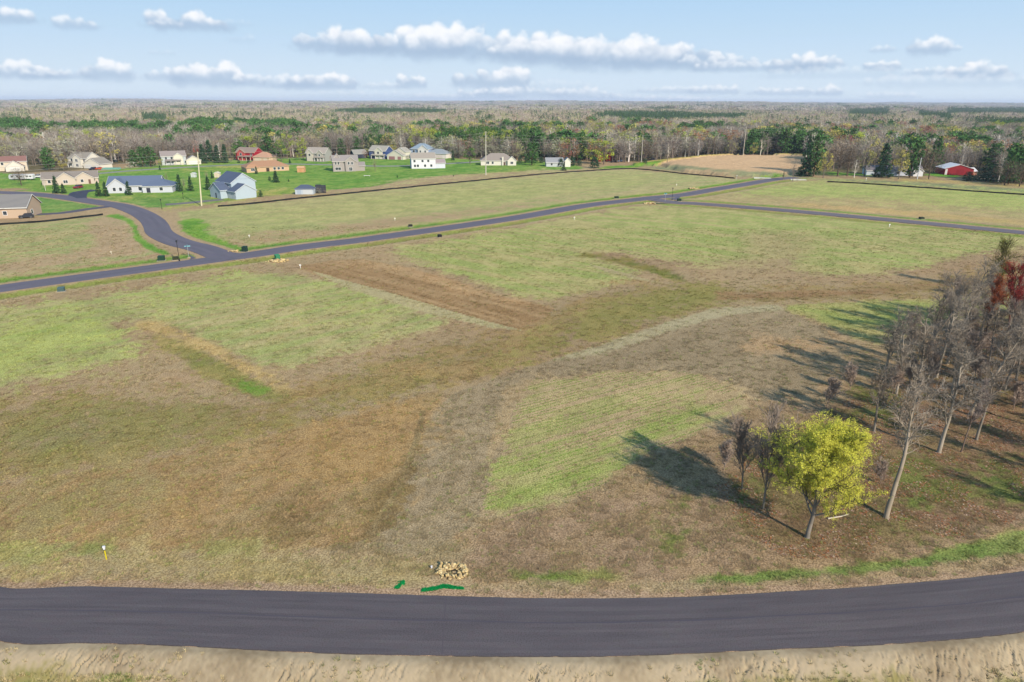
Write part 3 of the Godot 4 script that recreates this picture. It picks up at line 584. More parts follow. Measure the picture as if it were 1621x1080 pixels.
	var norms := PackedVector3Array()
	norms.resize(total)
	for j in nr:
		for i in nc:
			var k := j * nc + i
			var e := verts[j * nc + mini(i + 1, nc - 1)] - verts[j * nc + maxi(i - 1, 0)]
			var n := verts[mini(j + 1, nr - 1) * nc + i] - verts[maxi(j - 1, 0) * nc + i]
			norms[k] = e.cross(n).normalized()
	var idx := PackedInt32Array()
	idx.resize((nr - 1) * (nc - 1) * 6)
	var p := 0
	for j in nr - 1:
		for i in nc - 1:
			var k := j * nc + i
			idx[p] = k; idx[p + 1] = k + nc; idx[p + 2] = k + nc + 1
			idx[p + 3] = k; idx[p + 4] = k + nc + 1; idx[p + 5] = k + 1
			p += 6
	var arr := []
	arr.resize(Mesh.ARRAY_MAX)
	arr[Mesh.ARRAY_VERTEX] = verts
	arr[Mesh.ARRAY_NORMAL] = norms
	arr[Mesh.ARRAY_COLOR] = paint
	arr[Mesh.ARRAY_TEX_UV] = uv
	arr[Mesh.ARRAY_TEX_UV2] = uv2
	arr[Mesh.ARRAY_INDEX] = idx
	var am := ArrayMesh.new()
	am.add_surface_from_arrays(Mesh.PRIMITIVE_TRIANGLES, arr)
	var gm := StandardMaterial3D.new()
	gm.resource_name = "soil and grass"
	gm.vertex_color_use_as_albedo = true
	gm.roughness = 1.0
	gm.metallic_specular = 0.15
	gm.albedo_texture = grain(11, 0.06, 5, 0.80, 1.0, 1024)
	gm.detail_enabled = true
	gm.detail_blend_mode = BaseMaterial3D.BLEND_MODE_MUL
	gm.detail_uv_layer = BaseMaterial3D.DETAIL_UV_2
	gm.detail_albedo = grain(12, 0.05, 4, 0.86, 1.0, 512)
	gm.heightmap_enabled = true
	gm.heightmap_texture = gm.albedo_texture
	gm.heightmap_scale = 9.0
	am.surface_set_material(0, gm)
	var o := put("ground", am)
	tag(o, "patchy green and tan seeded fields, lawns and woodland floor reaching the horizon", "ground", "", "structure")

func grain(s: int, freq: float, oct: int, lo: float, hi: float, size: int) -> NoiseTexture2D:
	var n := FastNoiseLite.new()
	n.seed = s
	n.noise_type = FastNoiseLite.TYPE_SIMPLEX
	n.frequency = freq
	n.fractal_octaves = oct
	n.fractal_gain = 0.62
	var t := NoiseTexture2D.new()
	t.width = size
	t.height = size
	t.seamless = true
	t.noise = n
	var r := Gradient.new()
	r.offsets = PackedFloat32Array([0.0, 0.3, 0.55, 0.8, 1.0])
	r.colors = PackedColorArray([Color(lo * 0.76, lo * 0.74, lo * 0.7), Color(lo, lo * 0.99, lo * 0.96), Color(lerpf(lo, hi, 0.55), lerpf(lo, hi, 0.55), lerpf(lo, hi, 0.53)), Color(hi, hi, hi * 0.97), Color(hi, hi, hi)])
	t.color_ramp = r
	return t

# ---------------------------------------------------------------- roads
func strip(called: String, line: PackedVector2Array, half: float, up: float, k0: Color, k1: Color, label: String) -> void:
	var s := smooth_line(line, 2.5)
	var b := MB.new()
	for i in s.size() - 1:
		var q0 := side_of(s, i)
		var q1 := side_of(s, i + 1)
		for a in 6:
			var u := (a / 3.0 - 1.0) * half
			var w := ((a + 1) / 3.0 - 1.0) * half
			var p := [s[i] + q0 * u, s[i + 1] + q1 * u, s[i + 1] + q1 * w, s[i] + q0 * w]
			var pt := []
			for m in 4:
				var cr: float = 1.0 - absf([u, u, w, w][m]) / half
				pt.append(Vector3(p[m].x, up + 0.07 * cr, p[m].y))
			var k := k0.lerp(k1, clampf(0.5 + 0.6 * n_mid.get_noise_2d(s[i].x * 0.5, s[i].y * 0.5 + a * 30.0), 0, 1))
			if a == 2 and half > 3.0: k = k * 0.94
			b.quad(pt[3], pt[2], pt[1], pt[0], k)
		for e in [-1.0, 1.0]:
			var p: Vector2 = s[i] + q0 * half * e
			var q: Vector2 = s[i + 1] + q1 * half * e
			b.quad(Vector3(p.x, up, p.y), Vector3(q.x, up, q.y), Vector3(q.x, -0.5, q.y), Vector3(p.x, -0.5, p.y), k0)
	var o := put(called, b.mesh(mat("asphalt", 0.85, 0.35)))
	tag(o, label, "road", "", "structure")

func fillet(a: Vector2, b: Vector2, c: Vector2, up: float, k: Color, m: MB) -> void:     # the rounded corner where two roads meet; b is the corner
	for i in 8:
		var t := i / 8.0
		var w := (i + 1) / 8.0
		var p := a.lerp(b, t).lerp(b.lerp(c, t), t)
		var q := a.lerp(b, w).lerp(b.lerp(c, w), w)
		m.tri(Vector3(b.x, up, b.y), Vector3(p.x, up, p.y), Vector3(q.x, up, q.y), k)

func build_roads() -> void:
	var k0 := C(108, 103, 114)
	var k1 := C(120, 114, 124)
	strip("road", main_road, 3.75, 0.06, k0, k1, "long asphalt subdivision road crossing the fields from left edge to upper right")
	strip("road", side_road, 3.9, 0.068, k0, k1, "curving asphalt road winding up from the junction to the houses at left")
	strip("road", right_road, 3.6, 0.076, C(116, 108, 116), C(128, 118, 122), "asphalt road branching off to the right edge behind the middle field")
	strip("road", street, 3.2, 0.06, C(150, 148, 142), C(160, 156, 148), "pale far street in front of the row of houses")
	strip("driveway", lawn_drive, 2.6, 0.05, C(120, 118, 116), C(134, 128, 120), "grey driveway leading to the slate blue garage")
	strip("driveway", grey_drive, 2.3, 0.05, C(92, 88, 100), C(104, 98, 108), "dark driveway of the grey roofed house at the left edge")
	strip("driveway", blue_drive, 3.6, 0.05, C(62, 66, 84), C(76, 78, 92), "wide dark driveway beside the long blue roofed house")
	# the rounded corners of the junctions
	var cm := MB.new()
	for q in [[-85.9, -177, -84.7, -179.7, -91.4, -187.7], [-71.4, -186.8, -75.8, -183.8, -82.8, -191.7], [75.6, -294.7, 67.8, -300.9, 81.4, -318.2], [68.7, -284.4, 60.6, -289.7, 51, -287.6]]:
		var f := pl(q)
		fillet(f[0], f[1], f[2], 0.05, k0, cm)
	tag(put("road_corner", cm.mesh(mat("asphalt", 0.85, 0.35))), "rounded asphalt corners where the far roads join", "road", "", "structure")
	# near road
	var b := MB.new()
	var seam := MB.new()
	var n := 280
	for i in n:
		var x0 := -80.0 + 160.0 * i / n
		var x1 := -80.0 + 160.0 * (i + 1) / n
		var f0 := edge_at(near_edge_far, x0) + 0.05 * n_fine.get_noise_2d(x0, 3.0)
		var f1 := edge_at(near_edge_far, x1) + 0.05 * n_fine.get_noise_2d(x1, 3.0)
		var c0 := edge_at(near_edge_close, x0) + 0.05 * n_fine.get_noise_2d(x0, 9.0)
		var c1 := edge_at(near_edge_close, x1) + 0.05 * n_fine.get_noise_2d(x1, 9.0)
		var rows := 24
		for a in rows:
			var u := float(a) / rows
			var w := float(a + 1) / rows
			var hu := 0.06 + 0.07 * (1.0 - absf(u * 2.0 - 1.0))
			var hv := 0.06 + 0.07 * (1.0 - absf(w * 2.0 - 1.0))
			var st := n_row.get_noise_2d(x0 * 0.03, a * 0.9) * 0.6 + n_mid.get_noise_2d(x0 * 1.2, a * 3.0) * 0.55
			var k := C(100, 93, 98).lerp(C(115, 107, 111), clampf(0.5 + st, 0.0, 1.0))
			b.quad(Vector3(x0, hu, lerpf(f0, c0, u)), Vector3(x1, hu, lerpf(f1, c1, u)), Vector3(x1, hv, lerpf(f1, c1, w)), Vector3(x0, hv, lerpf(f0, c0, w)), k)
		b.quad(Vector3(x0, 0.06, c0), Vector3(x1, 0.06, c1), Vector3(x1, -0.6, c1 + 0.15), Vector3(x0, -0.6, c0 + 0.15), C(90, 84, 90))
		b.quad(Vector3(x0, -0.6, f0 - 0.1), Vector3(x1, -0.6, f1 - 0.1), Vector3(x1, 0.06, f1), Vector3(x0, 0.06, f0), C(90, 84, 90))
		var t := 0.46 + 0.01 * n_mid.get_noise_2d(x0, 0.0)
		var hs := 0.06 + 0.07 * (1.0 - absf(t * 2.0 - 1.0)) + 0.005
		var wd := 0.07 + 0.05 * n_mid.get_noise_2d(x0 * 2.0, 50.0)
		seam.quad(Vector3(x0, hs, lerpf(f0, c0, t) - wd), Vector3(x1, hs, lerpf(f1, c1, t) - wd), Vector3(x1, hs, lerpf(f1, c1, t) + wd), Vector3(x0, hs, lerpf(f0, c0, t) + wd), C(90, 84, 93))
	for j in 30:          # a cross joint where one day's paving ended
		var u := j / 30.0
		var w := (j + 1) / 30.0
		var xa := -5.6 + 0.3 * u
		var xb := -5.6 + 0.3 * w
		var za := lerpf(edge_at(near_edge_far, xa) + 0.1, edge_at(near_edge_close, xa) - 0.1, u)
		var zb := lerpf(edge_at(near_edge_far, xb) + 0.1, edge_at(near_edge_close, xb) - 0.1, w)
		if j == 13 or j == 14: continue
		var ha := 0.065 + 0.07 * (1.0 - absf(u * 2.0 - 1.0))
		var hb := 0.065 + 0.07 * (1.0 - absf(w * 2.0 - 1.0))
		seam.quad(Vector3(xa, ha, za), Vector3(xa + 0.09, ha, za), Vector3(xb + 0.09, hb, zb), Vector3(xb, hb, zb), C(95, 89, 94))
	var am := StandardMaterial3D.new()
	am.resource_name = "near asphalt"
	am.vertex_color_use_as_albedo = true
	am.roughness = 0.85
	am.metallic_specular = 0.35
	am.albedo_texture = grain(21, 0.09, 4, 0.9, 1.0, 512)
	am.uv1_triplanar = true
	am.uv1_world_triplanar = true
	am.uv1_scale = Vector3.ONE * 0.13
	tag(put("road", b.mesh(am)), "wide dark asphalt road sweeping across the foreground", "road", "", "structure")
	tag(put("road_seam", seam.mesh(mat("asphalt", 0.85, 0.35))), "dark paving seam along the middle of the foreground road", "road seam", "", "structure")

# ---------------------------------------------------------------- eroded bank below the near road
func build_bank() -> void:
	var rid := FastNoiseLite.new()
	rid.seed = 8
	rid.frequency = 1.0
	rid.fractal_octaves = 2
	var nx := 1200
	var ns := 64
	var v := PackedVector3Array()
	var c := PackedColorArray()
	var nrm := PackedVector3Array()
	var idx := PackedInt32Array()
	v.resize((nx + 1) * (ns + 1))
	c.resize(v.size())
	nrm.resize(v.size())
	var sand := C(186, 168, 138)
	var sand2 := C(152, 134, 108)
	var grass := C(150, 140, 92)
	var green := C(110, 132, 54)
	for i in nx + 1:
		var x := -56.0 + 112.0 * i / nx
		var z0 := edge_at(near_edge_close, x)
		for j in ns + 1:
			var s := 0.1 + 8.4 * j / ns
			var u := x + s * 0.35 + 0.35 * rid.get_noise_2d(x * 0.5, s * 0.9)
			var m := rid.get_noise_2d(u * 1.7, s * 0.13)
			var m2 := rid.get_noise_2d(u * 4.3 + 40.0, s * 0.3)
			var zone := smoothstep(-0.25, 0.15, rid.get_noise_2d(x * 0.07 + 3.0, 2.0)) * 0.85 + 0.15
			var carve := (maxf(0.0, 1.0 - absf(m) * 13.0) * 0.22 + maxf(0.0, 1.0 - absf(m2) * 10.0) * 0.08) * smoothstep(0.4, 1.4, s) * (1.0 - 0.75 * smoothstep(3.6, 5.0, s)) * zone
			var rough := n_fine.get_noise_2d(x * 3.0, s * 3.0) * 0.025 * smoothstep(0.2, 1.0, s) + n_mid.get_noise_2d(x, s) * 0.05 * smoothstep(0.4, 2.0, s)
			var k := i * (ns + 1) + j
			v[k] = Vector3(x, 0.03 - bank_drop(s) - carve + rough, z0 + s)
			var t := n_mid.get_noise_2d(x * 1.3, s * 1.3) + n_fine.get_noise_2d(x * 2.0, s * 2.0) * 0.5
			var col := sand2.lerp(sand, clampf(0.5 + t * 0.9 + smoothstep(0.3, 1.5, s) * 0.3, 0, 1))
			col = col.lerp(grass, smoothstep(1.9, 3.1, s + t * 1.2 + n_mid.get_noise_2d(x * 0.5, 70.0) * 2.0))
			col = col.lerp(green, smoothstep(2.3, 3.3, s + n_mid.get_noise_2d(x * 0.6, 70.0) * 2.6) * 0.8)
			c[k] = col
	for i in nx + 1:
		for j in ns + 1:
			var e := v[mini(i + 1, nx) * (ns + 1) + j] - v[maxi(i - 1, 0) * (ns + 1) + j]
			var n := v[i * (ns + 1) + mini(j + 1, ns)] - v[i * (ns + 1) + maxi(j - 1, 0)]
			nrm[i * (ns + 1) + j] = n.cross(e).normalized()
			if i < nx and j < ns:
				var k := i * (ns + 1) + j
				idx.append_array([k, k + ns + 1, k + ns + 2, k, k + ns + 2, k + 1])
	var arr := []
	arr.resize(Mesh.ARRAY_MAX)
	arr[Mesh.ARRAY_VERTEX] = v
	arr[Mesh.ARRAY_NORMAL] = nrm
	arr[Mesh.ARRAY_COLOR] = c
	arr[Mesh.ARRAY_INDEX] = idx
	var am := ArrayMesh.new()
	am.add_surface_from_arrays(Mesh.PRIMITIVE_TRIANGLES, arr)
	am.surface_set_material(0, mat("bank", 1.0, 0.1))
	tag(put("bank", am), "bare sandy bank with rain rills falling away below the foreground road", "bank", "", "structure")

# ---------------------------------------------------------------- buildings
func wall_part(t: Node3D, called: String, b: MB, key := "siding") -> MeshInstance3D:
	return put(called, b.mesh(mat(key, 0.8, 0.3)), t)

func gable(t: Node3D, cx: float, cz: float, w: float, d: float, h: float, rise: float, along_x: bool, wall: Color, roof: Color, trim: Color, over := 0.45) -> Dictionary:
	var b := MB.new()
	var r := MB.new()
	var f := MB.new()
	var hw2 := (d if along_x else w) * 0.5
	var len2 := (w if along_x else d) * 0.5
	var sl := rise / hw2
	# a gable prism along local z, turned when the ridge runs along x
	var m := MB.new()
	m.prism([Vector2(-hw2, -0.5), Vector2(-hw2, h), Vector2(0, h + rise), Vector2(hw2, h), Vector2(hw2, -0.5)], -len2, len2, wall)
	var th := 0.16
	for s in [-1.0, 1.0]:
		var e: float = s * (hw2 + over)
		var ye: float = h - over * sl + 0.03
		var yr: float = h + rise + 0.03
		var z0 := -len2 - over * 0.7
		var z1 := len2 + over * 0.7
		var p := [Vector3(0, yr, z0), Vector3(e, ye, z0), Vector3(e, ye, z1), Vector3(0, yr, z1)]
		if s > 0: p = [Vector3(e, ye, z0), Vector3(0, yr, z0), Vector3(0, yr, z1), Vector3(e, ye, z1)]
		var q := []
		for x in p: q.append(x)
		for x in p: q.append(x + Vector3(0, th, 0))
		r.hexa(q, roof)
		for z in [z0 - 0.06, z1]:
			f.hexa([Vector3(minf(0, e), yr if s > 0 else ye, z) - Vector3(0, 0.14, 0), Vector3(maxf(0, e), ye if s > 0 else yr, z) - Vector3(0, 0.14, 0), Vector3(maxf(0, e), ye if s > 0 else yr, z + 0.06) - Vector3(0, 0.14, 0), Vector3(minf(0, e), yr if s > 0 else ye, z + 0.06) - Vector3(0, 0.14, 0),
				Vector3(minf(0, e), yr if s > 0 else ye, z) + Vector3(0, th, 0), Vector3(maxf(0, e), ye if s > 0 else yr, z) + Vector3(0, th, 0), Vector3(maxf(0, e), ye if s > 0 else yr, z + 0.06) + Vector3(0, th, 0), Vector3(minf(0, e), yr if s > 0 else ye, z + 0.06) + Vector3(0, th, 0)], trim)
		f.box(Vector3(e - 0.05, ye - 0.12, z0), Vector3(e + 0.05, ye + th, z1), trim)
	for k in [[m, b], [r, null], [f, null]]:
		if along_x:
			var src: MB = k[0]
			for i in src.v.size():
				src.v[i] = Vector3(src.v[i].z, src.v[i].y, -src.v[i].x)
				src.n[i] = Vector3(src.n[i].z, src.n[i].y, -src.n[i].x)
		for i in k[0].v.size():
			k[0].v[i] += Vector3(cx, 0, cz)
	wall_part(t, "wall", m)
	wall_part(t, "roof", r, "shingle")
	wall_part(t, "trim", f)
	return {"x": cx, "z": cz, "w": w, "d": d, "h": h}

func hip(t: Node3D, cx: float, cz: float, w: float, d: float, h: float, rise: float, wall: Color, roof: Color, trim: Color, over := 0.5) -> Dictionary:
	var b := MB.new()
	b.box(Vector3(cx - w / 2, -0.5, cz - d / 2), Vector3(cx + w / 2, h, cz + d / 2), wall)
	wall_part(t, "wall", b)
	var r := MB.new()
	var x := w / 2 + over
	var z := d / 2 + over
	var rx := maxf(0.0, x - z)
	var rz := maxf(0.0, z - x)
	var y := h - 0.12
	var o := Vector3(cx, 0, cz)
	var A := o + Vector3(-x, y, -z)
	var B := o + Vector3(x, y, -z)
	var D := o + Vector3(x, y, z)
	var E := o + Vector3(-x, y, z)
	var P := o + Vector3(-rx, h + rise, -rz)
	var Q := o + Vector3(rx, h + rise, rz)
	if rz > 0:
		r.quad(P, Q, E, A, roof); r.quad(Q, P, B, D, roof)
		r.tri(A, B, P, roof); r.tri(D, E, Q, roof)
	else:
		r.quad(P, Q, D, E, roof); r.quad(Q, P, A, B, roof)
		r.tri(E, A, P, roof); r.tri(B, D, Q, roof)
	r.quad(E, D, B, A, trim)
	wall_part(t, "roof", r, "shingle")
	var f := MB.new()
	f.box(o + Vector3(-x, y - 0.16, z - 0.04), o + Vector3(x, y + 0.03, z + 0.05), trim)
	f.box(o + Vector3(-x, y - 0.16, -z - 0.05), o + Vector3(x, y + 0.03, -z + 0.04), trim)
	f.box(o + Vector3(x - 0.04, y - 0.16, -z + 0.04), o + Vector3(x + 0.05, y + 0.03, z - 0.04), trim)
	f.box(o + Vector3(-x - 0.05, y - 0.16, -z + 0.04), o + Vector3(-x + 0.04, y + 0.03, z - 0.04), trim)
	wall_part(t, "trim", f)
	return {"x": cx, "z": cz, "w": w, "d": d, "h": h}

func face_box(b: Dictionary, face: String, u: float, y: float, w: float, h: float, deep0: float, deep1: float, k: Color, m: MB) -> void:
	var lo: Vector3
	var hi: Vector3
	match face:
		"f":
			lo = Vector3(b.x + u - w / 2, y, b.z + b.d / 2 + deep0); hi = Vector3(b.x + u + w / 2, y + h, b.z + b.d / 2 + deep1)
		"r":
			lo = Vector3(b.x + b.w / 2 + deep0, y, b.z - u - w / 2); hi = Vector3(b.x + b.w / 2 + deep1, y + h, b.z - u + w / 2)
		"l":
			lo = Vector3(b.x - b.w / 2 - deep1, y, b.z + u - w / 2); hi = Vector3(b.x - b.w / 2 - deep0, y + h, b.z + u + w / 2)
	m.box(lo, hi, k)

func window(t: Node3D, b: Dictionary, face: String, u: float, y: float, w := 1.2, h := 1.4, trim := Color(0.6, 0.6, 0.6)) -> void:
	var m := MB.new()
	var t0 := 0.12
	face_box(b, face, u, y - t0, w + t0 * 2, t0, -0.05, 0.07, trim, m)
	face_box(b, face, u, y + h, w + t0 * 2, t0, -0.05, 0.07, trim, m)
	face_box(b, face, u - w / 2 - t0 / 2, y, t0, h, -0.05, 0.07, trim, m)
	face_box(b, face, u + w / 2 + t0 / 2, y, t0, h, -0.05, 0.07, trim, m)
	if w > 1.6: face_box(b, face, u, y, 0.1, h, -0.05, 0.06, trim, m)
	var o := put("window", m.mesh(mat("siding", 0.8, 0.3)), t)
	var g := MB.new()
	face_box(b, face, u, y, w, h, -0.03, 0.025, Color(0.035, 0.042, 0.05), g)
	put("pane", g.mesh(mat("pane", 0.15, 0.5)), o)

func door(t: Node3D, b: Dictionary, face: String, u: float, k: Color, called := "door", w := 1.0, h := 2.1) -> void:
	var m := MB.new()
	if called == "garage_door":
		for i in 4:
			face_box(b, face, u, 0.05 + i * h / 4, w, h / 4 - 0.06, -0.05, 0.05, k, m)
		face_box(b, face, u, 0.05, w, h - 0.1, -0.05, 0.02, k * 0.8, m)
	else:
		face_box(b, face, u, 0.05, w, h, -0.05, 0.05, k, m)
	put(called, m.mesh(mat("siding", 0.8, 0.3)), t)

func porch(t: Node3D, b: Dictionary, u0: float, u1: float, depth: float, h: float, posts: int, roof: Color, trim: Color) -> void:
	var f := MB.new()
	var z: float = b.z + b.d / 2
	f.hexa([Vector3(b.x + u0, h + 0.02, z + 0.02), Vector3(b.x + u1, h + 0.02, z + 0.02), Vector3(b.x + u1, h - 0.25, z + depth + 0.3), Vector3(b.x + u0, h - 0.25, z + depth + 0.3),
		Vector3(b.x + u0, h + 0.75, z + 0.02), Vector3(b.x + u1, h + 0.75, z + 0.02), Vector3(b.x + u1, h - 0.05, z + depth + 0.3), Vector3(b.x + u0, h - 0.05, z + depth + 0.3)], roof)
	wall_part(t, "porch_roof", f, "shingle")
	for i in posts:
		var p := MB.new()
		var x: float = b.x + lerpf(u0 + 0.3, u1 - 0.3, float(i) / (posts - 1))
		p.box(Vector3(x - 0.15, -0.3, z + depth - 0.3), Vector3(x + 0.15, h - 0.21, z + depth), trim)
		wall_part(t, "porch_post", p)
	var s := MB.new()
	s.box(Vector3(b.x + u0, -0.4, z + 0.02), Vector3(b.x + u1, 0.18, z + depth + 0.1), C(170, 164, 154))
	wall_part(t, "porch_floor", s)

func chimney(t: Node3D, x: float, z: float, y0: float, y1: float, k: Color) -> void:
	var m := MB.new()
	m.box(Vector3(x - 0.5, y0, z - 0.4), Vector3(x + 0.5, y1, z + 0.4), k)
	m.box(Vector3(x - 0.6, y1 + 0.003, z - 0.5), Vector3(x + 0.6, y1 + 0.2, z + 0.5), k * 0.8)
	wall_part(t, "chimney", m)

func house(called: String, label: String, category: String, lx: float, lz: float, rx: float, rz: float, group := "houses of the subdivision") -> Node3D:
	# stands with its front between a left and a right corner
	var a := Vector2(lx, lz)
	var b := Vector2(rx, rz)
	var m := (a + b) * 0.5
	return thing(called, label, category, on(m.x, m.y), -rad_to_deg(atan2(b.y - a.y, b.x - a.x)), group)

func build_houses() -> void:
	var white := C(240, 238, 232)
	var grey_roof := C(150, 146, 142)
	var tan_roof := C(168, 154, 138)
	# slate blue house with the garage nearest the fields
	var s := C(186, 202, 212)
	var slate := C(96, 108, 130)
	var t := house("two_storey_house", "pale slate blue two storey house with blank gable end and garage, nearest the black fence", "house", -121.6, -298.6, -113.2, -308.4)
	var b := gable(t, 0, -6.6, 11.2, 13.0, 6.4, 3.6, false, s, slate, C(214, 224, 230))
	window(t, b, "r", 2, 1.0); window(t, b, "l", 3.5, 4.0)
	b = gable(t, -2.6, 2.4, 9.4, 7.0, 3.3, 2.7, false, s, slate, C(214, 224, 230))
	door(t, b, "l", -1.6, C(214, 222, 228), "garage_door", 2.7, 2.4)
	door(t, b, "l", 1.7, C(214, 222, 228), "garage_door", 2.7, 2.4)
	b = gable(t, -7.6, -5.8, 5.4, 9.0, 3.6, 2.8, true, s, slate, C(214, 224, 230))
	door(t, b, "l", 0.5, C(70, 76, 92))
	# long blue roofed ranch
	t = house("ranch_house", "long white ranch house with slate blue hip roof behind small spruces", "house", -184.5, -313.4, -157.0, -319.6)
	s = C(212, 216, 224)
	slate = C(108, 122, 144)
	b = gable(t, -2, -6.4, 22.0, 12.0, 3.1, 3.6, true, s, slate, white)
	window(t, b, "f", -2.0, 0.9, 2.4, 1.5); window(t, b, "f", 2.6, 0.9, 1.2, 1.5)
	b = hip(t, 8.6, -4.0, 12.6, 12.4, 3.0, 2.9, s, slate, white)
	window(t, b, "f", 1.6, 0.9, 1.4, 1.4); door(t, b, "f", -3.8, C(60, 64, 80), "door", 1.6)
	b = gable(t, -8.4, -3.4, 8.0, 9.0, 3.0, 3.2, false, s, slate, white)
	window(t, b, "f", -1.2, 0.9, 1.2, 1.5); window(t, b, "f", 1.4, 0.9, 1.2, 1.5); door(t, b, "l", 0, C(225, 225, 230), "garage_door", 5.0, 2.3)
	# tan ranch behind it
	t = house("ranch_house", "low tan ranch house with two front gables behind the long blue roof", "house", -230.0, -341.0, -210.0, -352.0)
	s = C(212, 196, 180)
	b = gable(t, 0, -7, 24.0, 11.0, 2.9, 2.8, true, s, C(150, 140, 130), C(235, 225, 215))
	window(t, b, "f", -9, 0.9)
	b = gable(t, -2.0, -1.6, 8.6, 6.0, 2.9, 3.0, false, s, C(150, 140, 130), C(235, 225, 215))
	window(t, b, "f", 0, 0.9, 1.8)
	b = gable(t, 6.0, -2.6, 8.6, 6.0, 2.9, 2.8, false, s, C(150, 140, 130), C(235, 225, 215))
	window(t, b, "f", -1, 0.9); door(t, b, "f", 2.2, C(120, 90, 80))
	# white two storey with the two garage doors
	t = house("two_storey_house", "white two storey house with twin garage doors and two cars outside", "house", -278.2, -437.8, -251.6, -430.4)
	s = C(238, 232, 216)
	b = gable(t, -6.2, -6.5, 14.0, 10.0, 5.8, 3.2, true, s, C(160, 152, 140), white)
	window(t, b, "f", -4.6, 3.6, 1.3, 1.5); window(t, b, "f", 5.0, 3.7, 1.2, 1.4)
	var b2 := gable(t, -5.6, -1.8, 6.2, 3.4, 5.9, 2.2, false, s, C(160, 152, 140), white)
	window(t, b2, "f", 0, 3.7, 1.8, 1.5); window(t, b2, "f", 0, 0.8, 1.8, 1.5)
	door(t, b, "f", 1.6, C(90, 74, 66), "door", 1.2); porch(t, b, -6.9, -2.7, 1.6, 3.0, 2, C(160, 152, 140), white)
	b = gable(t, 6.6, -3.6, 13.0, 9.0, 2.9, 3.2, false, s, C(160, 152, 140), white)
	door(t, b, "f", -2.6, white, "garage_door", 5.0, 2.3); door(t, b, "f", 3.6, white, "garage_door", 3.0, 2.3)
	# red-brown roofs at the left edge
	t = house("ranch_house", "cream house with red brown roof at the left edge beside bare trees", "house", -305.0, -406.0, -285.0, -418.0)
	b = gable(t, -2, -7.0, 20.0, 9.0, 5.4, 2.6, true, C(226, 212, 190), C(150, 112, 104), white)
	window(t, b, "f", -6, 3.4); window(t, b, "f", -2, 3.4); window(t, b, "f", 4, 3.4)
	b = gable(t, 2.0, -1.6, 9.0, 8.0, 2.9, 3.0, false, C(234, 226, 212), C(150, 112, 104), white)
	door(t, b, "f", 0, white, "garage_door", 5.0, 2.3)
	# grey roofed house in the left foreground
	t = house("ranch_house", "beige house with big grey roof cut off by the left edge, dark car beside it", "house", -190.0, -241.0, -173.0, -244.8)
	b = gable(t, 0, -6.0, 17.0, 12.0, 3.9, 3.6, true, C(206, 182, 156), C(142, 138, 136), white, 0.6)
	window(t, b, "f", 1.5, 1.2, 1.2, 1.3); window(t, b, "r", -2, 1.0, 1.5); door(t, b, "f", -3.0, white, "door", 1.8)
	# porch house and what is behind it
	t = house("two_storey_house", "blue grey two storey house with white front porch and white garage beside tall dark spruces", "house", -226.5, -452.8, -206.0, -464.0)
	b = gable(t, -4.0, -5.6, 14.5, 9.5, 5.6, 2.8, true, C(198, 206, 208), C(164, 152, 146), white)
	for u in [-4.5, -1.2, 2.4]:
		window(t, b, "f", u, 3.6, 1.2, 1.4)
		window(t, b, "f", u - 0.4, 0.9, 1.5, 1.4)
	porch(t, b, -5.2, 4.2, 2.0, 2.9, 4, C(156, 146, 138), white)
	b2 = gable(t, -1.4, -0.7, 5.6, 1.4, 5.5, 1.9, false, C(232, 226, 206), C(164, 152, 146), white)
	b = gable(t, 7.4, -3.0, 8.8, 8.6, 2.8, 2.6, false, C(232, 226, 206), C(164, 152, 146), white)
	door(t, b, "f", 0, white, "garage_door", 6.0, 2.3)
	t = house("two_storey_house", "far pale blue house with red roofs half hidden by the spruces", "house", -268.0, -575.0, -252.0, -583.0)
	b = gable(t, 0, -5, 16.0, 9.0, 5.6, 3.0, true, C(196, 210, 222), C(206, 152, 136), white)
	window(t, b, "f", -3, 3.4); window(t, b, "f", 3, 3.4)
	b = gable(t, 4.0, 3.4, 12.0, 8.0, 2.6, 2.6, true, C(196, 104, 84), C(206, 98, 80), C(206, 110, 90))
	door(t, b, "f", 0, C(150, 80, 70), "garage_door", 5.0, 2.2)
	t = house("two_storey_house", "white house peeping over the bare woods at left", "house", -432.0, -728.0, -414.0, -734.0)
	b = gable(t, 0, -5, 16.0, 10.0, 6.4, 4.2, false, C(236, 230, 216), C(190, 170, 150), white)
	window(t, b, "f", -3, 4.6); window(t, b, "f", 3, 4.6); window(t, b, "f", 0, 7.2)
	# red house
	t = house("two_storey_house", "dark red two storey house with pink lit front and garage on the right", "house", -195.0, -494.0, -166.5, -486.0)
	s = C(176, 44, 58)
	var rr := C(160, 142, 128)
	b = gable(t, -6.5, -5.6, 15.0, 10.0, 5.6, 3.0, true, s, rr, C(220, 170, 150))
	window(t, b, "f", -4.5, 3.6); window(t, b, "f", 5.0, 3.6, 1.2, 1.4); window(t, b, "l", 0, 3.6)
	porch(t, b, -4.8, 5.6, 2.0, 2.9, 4, rr, C(236, 214, 190))
	b2 = gable(t, -9.2, -0.3, 6.0, 1.4, 5.5, 2.2, false, C(204, 96, 92), rr, C(220, 180, 160))  # front gable in a paler red, the sun on it put into the colour
	window(t, b2, "f", 0, 3.6, 1.6, 1.5)
	b = hip(t, 7.6, -3.0, 12.6, 9.4, 2.9, 3.2, C(232, 200, 168), C(204, 160, 130), C(236, 214, 190))
	door(t, b, "f", -2.4, C(240, 220, 196), "garage_door", 5.0, 2.2); door(t, b, "f", 3.4, C(240, 220, 196), "garage_door", 2.7, 2.2)
	# orange roofed ranch
	t = house("ranch_house", "low ranch house with orange brown hip roof in front of the dark red house", "house", -157.5, -409.6, -134.0, -424.4)
	s = C(214, 180, 144)
	b = hip(t, 0, -6.0, 25.0, 12.0, 3.0, 3.0, s, C(184, 142, 110), C(210, 184, 156))
